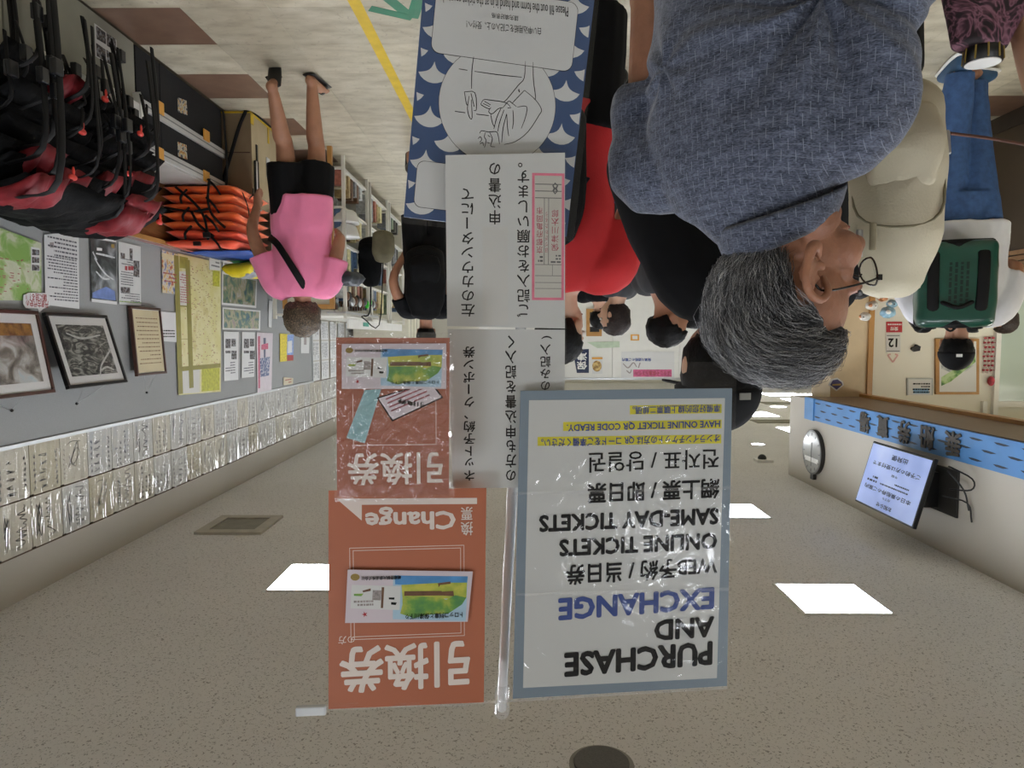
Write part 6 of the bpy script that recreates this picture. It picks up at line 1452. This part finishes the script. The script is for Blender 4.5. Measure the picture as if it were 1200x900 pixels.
# wooden sign frame standing in the aisle
wf = empty('notice_easel', (1.66, 6.25, 0), 0, 'tall orange-brown wooden sign frame at the end of the gift shelves', 'sign frame')
for a in ((-.02, .02, 0, 1.42), (.40, .44, 0, 1.42)): bx('post', a[0], a[1], -.02, .02, a[2], a[3], M_oak, wf)
for z in (.75, 1.38): bx('rail', .02, .40, -.02, .02, z, z + .04, M_oak, wf)
bx('board', .02, .40, -.006, .006, .79, 1.38, mat('board_pale', 'C9C4B2', .5, 0, .05), wf)
# stacked white bowls
sk = empty('white_tub_stack', (1.66, 6.7, .48), 0, 'two round white tubs stacked on the nearest gift shelf', 'tubs')
for k in range(2):
    bm = bmesh.new(); z = .0 + k * .13; tube(bm, [(0, 0, z), (0, 0, z + .02), (0, 0, z + .10), (0, 0, z + .12)], [.10, .12, .145, .15], 24, k=1, cap='flat'); obj('tub', bm, M_white, sk, True)
for k, (dy, c_) in enumerate(((.0, 'near'), (.6, 'far'))):
    t = empty('acrylic_case', (1.95, 10.4 + dy, 0), 0, 'pale cupboard at the far right, %s one' % c_, 'cupboard'); bx('body', -.35, .45, -.25, .25, 0, 1.9 + .1 * k, mat('cupboard_cream', 'CFCBB8', .5, 0, .02), t, .004); bx('door_gap', -.352, -.35, -.01, .01, .1, 1.8, M_black, t); bx('handle', -.37, -.352, .04, .06, .9, 1.1, M_alu, t)
bpy.data.objects['small_print'].name = 'small_print'
# ================================================================ the grey haired man in front
def darr(*p): return [V(q) for q in p]
man = empty('person', (-.36, 1.02, 0), 0, 'elderly grey haired man in a blue-grey checked shirt, back to us, face turned left', 'person')
MO = V((-.36, 1.02, 0))
tf = V((-.57, .82, 0)).normalized(); tr = V((.82, .57, 0)).normalized()      # torso forward / right
def ML_(p): return V(p) - MO
shR, shL = V((-.212, 1.12, 1.415)), V((-.430, .95, 1.376))
nk = V((-.378, 1.03, 1.505)); hipc = V((-.36, 1.02, .93))
hf = Matrix.Rotation(math.radians(58), 3, 'Z') @ V((0, 1, 0)); HR = Matrix.Rotation(math.radians(79), 3, 'Z') @ Matrix.Rotation(math.radians(-12), 3, 'X') @ Matrix.Rotation(math.radians(4), 3, 'Y')
HC = V((-.393, 1.030, 1.588))
def HH(x, y, z): return ML_(HC + HR @ (V((x, y, z)) * 1.06))
bm = bmesh.new()
tube(bm, [ML_(hipc), ML_(hipc + V((0, 0, .12))), ML_(V((-.35, 1.02, 1.25))), ML_(V((-.345, 1.02, 1.38))), ML_(nk)], [(.15, .10), (.15, .10), (.16, .105), (.14, .085), (.062, .06)], 20, side=tr)
tube(bm, [ML_(V((-.36, 1.03, 1.44))), ML_(nk), HH(0, -.012, -.05)], [.075, .062, .060], 18)
# right arm, bare below the sleeve, forearm going forward
elR, wrR = V((-.212, 1.13, 1.16)), V((-.225, 1.30, 1.02))
tube(bm, [ML_(shR), ML_(shR.lerp(elR, .5)), ML_(elR), ML_(elR.lerp(wrR, .35)), ML_(wrR)], [.048, .042, .038, .036, .024], 16, k=6)
elL, wrL = V((-.47, .89, 1.07)), V((-.45, 1.10, .98))
tube(bm, [ML_(shL), ML_(elL), ML_(wrL)], [.05, .038, .025], 16, k=6)
for wr, el_, sg_ in ((wrR, elR, 1), (wrL, elL, -1)):
    d = (wr - el_).normalized(); sd = V((0, 0, 1)) - d * d.z; sd.normalize(); n = d.cross(sd); w0 = ML_(wr)
    tube(bm, [w0, w0 + d * .04, w0 + d * .09], [(.026, .019), (.036, .02), (.040, .018)], 12, side=sd)
    for o_, ln in ((-.75, .07), (-.25, .082), (.25, .088), (.75, .076)):
        b0 = w0 + d * .085 + sd * (o_ * .034); tube(bm, [b0, b0 + d * ln * .5 + n * .008 * sg_, b0 + d * ln * .9 + n * .025 * sg_], [.0105, .0095, .008], 8, k=3)
    b0 = w0 + d * .02 + sd * .024; tube(bm, [b0, b0 + d * .04 + sd * .026, b0 + d * .075 + sd * .03], [.013, .011, .009], 8, k=3)
for s in (-1, 1):
    hp = hipc + tr * (s * .09); kn = hp + V((0, 0, -.42)) + tf * .02; an = kn + V((0, 0, -.42)) - tf * .01
    tube(bm, [ML_(hp), ML_(kn), ML_(an)], [.085, .055, .035], 14, k=5); tube(bm, [ML_(an + V((0, 0, -.04))), ML_(an + tf * .1 + V((0, 0, -.055))), ML_(an + tf * .2 + V((0, 0, -.065)))], [.035, .034, .02], 12)
# head: skull, jaw, brow, nose, cheeks, ear
ell(bm, HH(0, -.018, .032), (.078, .097, .092), 36, 26, HR); ell(bm, HH(0, .022, -.028), (.060, .062, .075), 30, 22, HR); ell(bm, HH(0, .058, -.080), (.032, .028, .026), 18, 12, HR)
for s in (-1, 1):
    ell(bm, HH(s * .038, .058, -.028), (.026, .026, .030), 16, 12, HR); ell(bm, HH(s * .05, .018, -.072), (.018, .035, .022), 14, 10, HR)
    ell(bm, HH(s * .030, .066, .022), (.026, .016, .011), 16, 10, HR); ell(bm, HH(s * .030, .056, .0), (.024, .016, .018), 16, 10, HR)
tube(bm, [HH(0, .078, .012), HH(0, .098, -.012), HH(0, .106, -.030)], [.009, .011, .015], 12, k=4); ell(bm, HH(.012, .094, -.033), (.009, .011, .008), 10, 8, HR); ell(bm, HH(-.012, .094, -.033), (.009, .011, .008), 10, 8, HR)
ell(bm, HH(0, .078, -.056), (.026, .014, .012), 16, 10, HR)
def ear(bm, s):
    c = (s * .077, -.012, -.014); P_ = lambda y, z, x=0: HH(c[0] + s * x, c[1] + y, c[2] + z)
    tube(bm, [P_(.014, .012, -.004), P_(.012, .028, .006), P_(-.004, .036, .012), P_(-.020, .026, .016), P_(-.024, .006, .016), P_(-.016, -.014, .012), P_(-.004, -.030, .007), P_(.008, -.030, .0), P_(.010, -.018, -.003)], [.005, .0055, .006, .0062, .006, .0062, .0085, .007, .005], 10, k=4)
    tube(bm, [P_(-.010, .018, .004), P_(-.014, .0, .005), P_(-.006, -.014, .004)], [.006, .007, .006], 8); tube(bm, [P_(-.004, .014, .0), P_(-.010, .0, .0), P_(.0, -.012, 0)], [(.013, .004)] * 3, 10)
    ell(bm, P_(.010, -.004, .002), (.005, .005, .008), 8, 6, HR)
for s in (-1, 1): ear(bm, s)
me = remesh(bm, .0032, 3)
M_mskin = mat('elderly_skin', 'A4735A', .5, 0, .10, 22, bump=.18, bscale=160, sss=.05)
body = obj('body', me, M_mskin, man, True)
# ---- shirt
M_shirt = bpy.data.materials.new('checked_shirt'); M_shirt.use_nodes = True; nt = M_shirt.node_tree; b = nt.nodes['Principled BSDF']; Lk = nt.links.new
b.inputs['Roughness'].default_value = .85; b.inputs['Sheen Weight'].default_value = .25; b.inputs['Specular IOR Level'].default_value = .25
tc = nt.nodes.new('ShaderNodeTexCoord'); mp = nt.nodes.new('ShaderNodeMapping'); mp.inputs['Rotation'].default_value = (0, 0, -math.atan2(tr.y, tr.x)); Lk(tc.outputs['Object'], mp.inputs[0])
dn = nt.nodes.new('ShaderNodeTexNoise'); dn.inputs['Scale'].default_value = 5; Lk(mp.outputs[0], dn.inputs['Vector'])
va = nt.nodes.new('ShaderNodeVectorMath'); va.operation = 'MULTIPLY_ADD'; va.inputs[1].default_value = (.035, .035, .035); Lk(dn.outputs['Color'], va.inputs[0]); Lk(mp.outputs[0], va.inputs[2])
sx = nt.nodes.new('ShaderNodeSeparateXYZ'); Lk(va.outputs[0], sx.inputs[0])
def mth(op, a, bb=None, cc=None):
    n = nt.nodes.new('ShaderNodeMath'); n.operation = op
    for i, v in enumerate((a, bb, cc)):
        if v is None: continue
        if isinstance(v, (int, float)): n.inputs[i].default_value = v
        else: Lk(v, n.inputs[i])
    return n.outputs[0]
PX_, PZ_ = 1 / .0165, 1 / .0125
vx = mth('MULTIPLY', sx.outputs['X'], PX_); vz = mth('MULTIPLY', sx.outputs['Z'], PZ_)
row = mth('FLOOR', vz); off = mth('MULTIPLY', mth('MODULO', row, 2.0), .5)
vx2 = mth('ADD', vx, off)
lx = mth('LESS_THAN', mth('ABSOLUTE', mth('SUBTRACT', mth('FRACT', vx2), .5)), .024)
lz = mth('LESS_THAN', mth('ABSOLUTE', mth('SUBTRACT', mth('FRACT', vz), .5)), .024)
brk = nt.nodes.new('ShaderNodeTexNoise'); brk.inputs['Scale'].default_value = 60; Lk(mp.outputs[0], brk.inputs['Vector'])
lm = mth('MULTIPLY', mth('MAXIMUM', lx, mth('MULTIPLY', lz, .6)), mth('MULTIPLY_ADD', mth('GREATER_THAN', brk.outputs['Fac'], .42), .35, .25))
# slub weave: streaky heathered noise
m2 = nt.nodes.new('ShaderNodeMapping'); m2.inputs['Scale'].default_value = (1, 1, 3.2); Lk(mp.outputs[0], m2.inputs[0])
nz = nt.nodes.new('ShaderNodeTexNoise'); nz.inputs['Scale'].default_value = 230; nz.inputs['Detail'].default_value = 3; Lk(m2.outputs[0], nz.inputs['Vector'])
nz2 = nt.nodes.new('ShaderNodeTexNoise'); nz2.inputs['Scale'].default_value = 40; nz2.inputs['Detail'].default_value = 5; Lk(m2.outputs[0], nz2.inputs['Vector'])
ad = mth('ADD', mth('MULTIPLY', nz.outputs['Fac'], .6), mth('MULTIPLY', nz2.outputs['Fac'], .4))
rp = nt.nodes.new('ShaderNodeValToRGB'); rp.color_ramp.elements[0].position = .36; rp.color_ramp.elements[1].position = .64
rp.color_ramp.elements[0].color = srgb('242A38'); rp.color_ramp.elements[1].color = srgb('666D80'); Lk(ad, rp.inputs[0])
mx = nt.nodes.new('ShaderNodeMix'); mx.data_type = 'RGBA'; mx.inputs[7].default_value = srgb('8E95A4'); Lk(lm, mx.inputs[0]); Lk(rp.outputs[0], mx.inputs[6]); Lk(mx.outputs[2], b.inputs['Base Color'])
bp = nt.nodes.new('ShaderNodeBump'); bp.inputs['Strength'].default_value = .35; bp.inputs['Distance'].default_value = .002; Lk(ad, bp.inputs['Height']); Lk(bp.outputs[0], b.inputs['Normal'])
MATS['checked_shirt'] = M_shirt
bm = bmesh.new()
tube(bm, [ML_(V((-.36, 1.02, .82))), ML_(V((-.36, 1.02, 1.0))), ML_(V((-.355, 1.015, 1.18))), ML_(V((-.345, 1.01, 1.32))), ML_(V((-.335, 1.02, 1.415))), ML_(V((-.352, 1.03, 1.475))), ML_(V((-.368, 1.035, 1.515)))],
     [(.160, .125), (.160, .125), (.168, .128), (.168, .124), (.148, .106), (.100, .082), (.070, .066)], 32, side=tr, cap='flat', k=5)
# sleeves
tube(bm, [ML_(V((-.30, 1.05, 1.40))), ML_(shR + V((0, 0, -.005))), ML_(V((-.214, 1.125, 1.36))), ML_(V((-.212, 1.13, 1.285)))], [.075, .066, .064, .062], 22, cap='flat', k=5)
tube(bm, [ML_(V((-.38, 1.0, 1.39))), ML_(shL), ML_(V((-.434, .92, 1.27))), ML_(V((-.462, .895, 1.12))), ML_(V((-.474, .89, 1.03)))], [.08, .074, .070, .068, .070], 22, cap='flat', k=5)
me = remesh(bm, .0042, 9)
# folds: gravity creases plus the pull from the left armpit
a = mesh_arr(me); nn = normals(me); hgt = np.zeros(len(a)); arm = ML_(V((-.395, .92, 1.26))); arm2 = ML_(V((-.245, 1.06, 1.30)))
for i, p in enumerate(a):
    q = V(p); v = q - arm; d = v.length; ang_ = math.atan2(v.z, v.dot(tr)); f1 = math.exp(-(d / .16) ** 2) * (math.sin(ang_ * 7 + 6 * d / .16 + 2 * noise.noise(q * 9)) ** 3)
    v2 = q - arm2; d2 = v2.length; an2 = math.atan2(v2.z, v2.dot(tr)); f2 = math.exp(-(d2 / .11) ** 2) * math.sin(an2 * 6 + 2 * noise.noise(q * 8))
    n1 = 1 - 2.2 * abs(noise.noise(V((q.x * 7, q.y * 7, q.z * 2.6)) + V((noise.noise(q * 5), 0, noise.noise(q * 4 + V((3, 3, 3))))) * .9))
    hgt[i] = .015 * f1 + .006 * f2 + .0048 * n1 + .0012 * noise.noise(q * 30)
me.vertices.foreach_set('co', (a + nn * hgt[:, None]).ravel()); me.update()
shirt_o = obj('shirt', me, M_shirt, man, True)
# collar
bm = bmesh.new(); prev = None; N = 40
for i in range(N + 1):
    t_ = -PI * .97 + 2 * PI * .97 * i / N
    dr = tr * math.sin(t_) - tf * math.cos(t_)      # t=0 at the back of the neck
    rr_ = .070 + .004 * math.cos(t_); tl = .028 * math.cos(t_) + .022 * math.sin(t_); base = nk + dr * (rr_ + .004) + V((0, 0, -.014 + tl)); top = nk + dr * (rr_ - .004) + V((0, 0, .022 + tl)); fo = nk + dr * (rr_ + .006) + V((0, 0, .020 + tl)); end = nk + dr * (rr_ + .017 + .006 * math.cos(t_)) + V((0, 0, -.026 + tl))
    r = [bm.verts.new(ML_(p)) for p in (base, top, fo, end)]
    if prev:
        for j in range(3): bm.faces.new((prev[j], r[j], r[j + 1], prev[j + 1]))
    prev = r
co = obj('collar', bm, M_shirt, man, True); so_ = co.modifiers.new('s', 'SOLIDIFY'); so_.thickness = .0035; ss = co.modifiers.new('u', 'SUBSURF'); ss.levels = 1; ss.render_levels = 1
# trousers and shoes (below the frame)
bm = bmesh.new(); tube(bm, [ML_(hipc + V((0, 0, -.06))), ML_(hipc + V((0, 0, .1)))], [(.165, .115), (.16, .11)], 24, side=tr, cap='flat')
for s in (-1, 1):
    hp = hipc + tr * (s * .09); kn = hp + V((0, 0, -.42)) + tf * .02; an = kn + V((0, 0, -.40)) - tf * .01; tube(bm, [ML_(hp), ML_(kn), ML_(an)], [.10, .072, .058], 18, cap='flat')
me = remesh(bm, .009, 4); wrinkle(me, .004, 8, (1, 1, .5), 3); obj('trousers', me, M_khaki, man, True)
for s in (-1, 1):
    an = hipc + tr * (s * .09) + V((0, 0, -.88)) + tf * .01
    bm = bmesh.new(); tube(bm, [ML_(an - tf * .04 + V((0, 0, .0))), ML_(an + tf * .06), ML_(an + tf * .17 + V((0, 0, -.012)))], [(.045, .05), (.048, .045), (.04, .026)], 16, side=tr); obj('shoe', remesh(bm, .006, 2), M_black, man, True)
# ---- spectacles
gl_ = empty('spectacles', HC + HR @ V((0, .09, .012)), 0, 'thin dark metal spectacles on the grey haired man', 'spectacles'); GO = HC + HR @ V((0, .09, .012))
def GG(x, y, z): return HC + HR @ (V((x, y, z)) * 1.06) - GO
M_metal = mat('spectacle_metal', '4A4848', .25, .9, 0)
for s in (-1, 1):
    pts = [GG(s * .034 + .025 * math.cos(t), .102 - .012 * abs(math.cos(t)) * (1 if s * math.cos(t) > 0 else 0), .008 + .019 * math.sin(t)) for t in [2 * PI * i / 20 for i in range(21)]]
    tb('rim', pts, .0014, M_metal, gl_, 6, k=1, cap=None)
    bm = bmesh.new(); bm.faces.new([bm.verts.new(p) for p in pts[:-1]]); obj('lens', bm, M_glass, gl_)
    tb('temple', [GG(s * .060, .092, .014), GG(s * .074, .06, .015), GG(s * .079, .0, .014), GG(s * .080, -.016, .002)], .0016, M_metal, gl_, 8); bx('hinge', -.003, .003, -.003, .003, -.004, .004, M_metal, gl_).location = GG(s * .062, .09, .014)
tb('bridge', [GG(-.010, .104, .012), GG(0, .108, .016), GG(.010, .104, .012)], .0013, M_metal, gl_, 6)
# ---- hair: a dark grey undercoat on the skull and thousands of fine strands
M_under = ramp_mat('hair_undercoat', [(.35, '17181A'), (.55, '35363A'), (.7, '5A5B5E')], 60, 5, .6, .6, stretch=(1, 1, .3), bump=.8)
def hairline(d):
    """d: unit direction in head space; positive inside the hair region"""
    x, y, z = d
    front = .62 - .25 * max(0, z - .45)                      # forehead edge
    a = front - y
    if z < .42: a = min(a, .02 - y + .50 * max(0, z - .02) + (.0 if z > -.1 else .05))    # temple
    if z < -.02 and y > -.22: a = min(a, -.3)                 # round the ear
    if z < (-.62 if y > -.2 else -.93): a = -.3
    return a
def skull(d, k=1.0):
    return (d.x * .078 * k, d.y * .096 * k - .018, d.z * .094 * k + .032)
bm = bmesh.new(); vs = ell(bm, (0, 0, 0), (1, 1, 1), 72, 54)
for v in vs:
    d = v.co.copy(); hl = hairline(d); k = 1.035 + .02 * noise.noise(d * 6) + .10 * max(0, d.z) * max(0, -d.y * .2 + .5) if hl > 0 else .90
    v.co = HH(*skull(d, k))
und = obj('hair', bm, M_under, man, True)
rs = random.Random(5); M_str_h = bpy.data.materials.new('grey_hair_strand'); M_str_h.use_nodes = True; nt = M_str_h.node_tree; b = nt.nodes['Principled BSDF']; b.inputs['Roughness'].default_value = .38; b.inputs['Specular IOR Level'].default_value = .6
g_ = nt.nodes.new('ShaderNodeNewGeometry'); rp = nt.nodes.new('ShaderNodeValToRGB'); e_ = rp.color_ramp.elements; e_[0].position = 0; e_[0].color = srgb('1B1C1F'); e_[1].position = 1; e_[1].color = srgb('D8D9DA'); q_ = e_.new(.42); q_.color = srgb('3E3F43'); q_ = e_.new(.75); q_.color = srgb('8F9094')
nt.links.new(g_.outputs['Random Per Island'], rp.inputs[0]); nt.links.new(rp.outputs[0], b.inputs['Base Color'])
verts = []; faces = []
cnt = 0
while cnt < 15000:
    d = V((rs.gauss(0, 1), rs.gauss(0, 1), rs.gauss(0, 1))).normalized()
    if hairline(d) < .0: continue
    cnt += 1
    # combed back from the forehead, then down at the back and sides
    back = V((0, -1, 0)); down = V((0, 0, -1)); w_ = min(1, max(0, (.5 - d.z) * .9 + max(0, -d.y) * .5))
    if d.x < 0 or True: swirl = V((.18 * math.copysign(1, d.x), 0, 0))
    t_ = back * (1 - w_) + down * w_ + swirl + V((rs.gauss(0, .16), rs.gauss(0, .16), rs.gauss(0, .16)))
    L_ = rs.uniform(.022, .050) * (1.25 if d.z > .3 else .75); n_ = 5; p = V(d); wd = rs.uniform(.00028, .00050)
    lift = rs.uniform(.03, .12) + (.10 if d.z > .45 else 0) * rs.random() + (.08 if d.y > .35 else 0)
    pts = []
    for k in range(n_ + 1):
        u = k / n_; kk = 1.02 + lift * math.sin(u * PI * .75) + (.05 * u if rs.random() < .04 else 0)
        pts.append(HH(*skull(p, kk)))
        tt = t_ - p * t_.dot(p); 
        if tt.length < 1e-4: break
        tt.normalize(); p = (p + tt * (L_ / n_ / .085) + V((rs.gauss(0, .010), rs.gauss(0, .010), rs.gauss(0, .010)))).normalized()
    base = len(verts); N_ = len(pts)
    for k, q in enumerate(pts):
        tg = (pts[min(k + 1, N_ - 1)] - pts[max(k - 1, 0)]); nrm = (q - HH(0, -.018, .028)); s1 = tg.cross(nrm); s1 = s1.normalized() * wd * (1 - .7 * k / n_); up_ = nrm.normalized() * wd * .8 * (1 - .7 * k / n_)
        verts += [tuple(q + s1 - up_), tuple(q - s1 - up_), tuple(q + up_)]
    for k in range(N_ - 1):
        a_ = base + 3 * k
        for j in range(3): j2 = (j + 1) % 3; faces.append((a_ + j, a_ + j2, a_ + 3 + j2, a_ + 3 + j))
# wispy fringe over the forehead
me = bpy.data.meshes.new('hair_strands'); me.from_pydata(verts, [], faces); me.update(); obj('hair_strands', me, M_str_h, und, kind='stuff')
# eyebrow and lips
bm = bmesh.new(); ell(bm, HH(0, .086, -.056), (.022, .005, .005), 14, 8, HR); obj('lips', bm, mat('lip', '8A5048', .5), man, True)
for s in (-1, 1):
    bm = bmesh.new(); ell(bm, HH(s * .029, .060, .004), (.012, .009, .007), 12, 8, HR); obj('eye', bm, mat('eye_white', 'D8D4CE', .3), man, True)
    bm = bmesh.new(); ell(bm, HH(s * .029, .068, .004), (.005, .0025, .005), 8, 6, HR); obj('pupil', bm, M_black, man, True)
    bm = bmesh.new(); tube(bm, [HH(s * .014, .083, .030), HH(s * .03, .083, .034), HH(s * .05, .068, .028)], [.003, .004, .0025], 8); obj('eyebrow', bm, M_under, man, True)
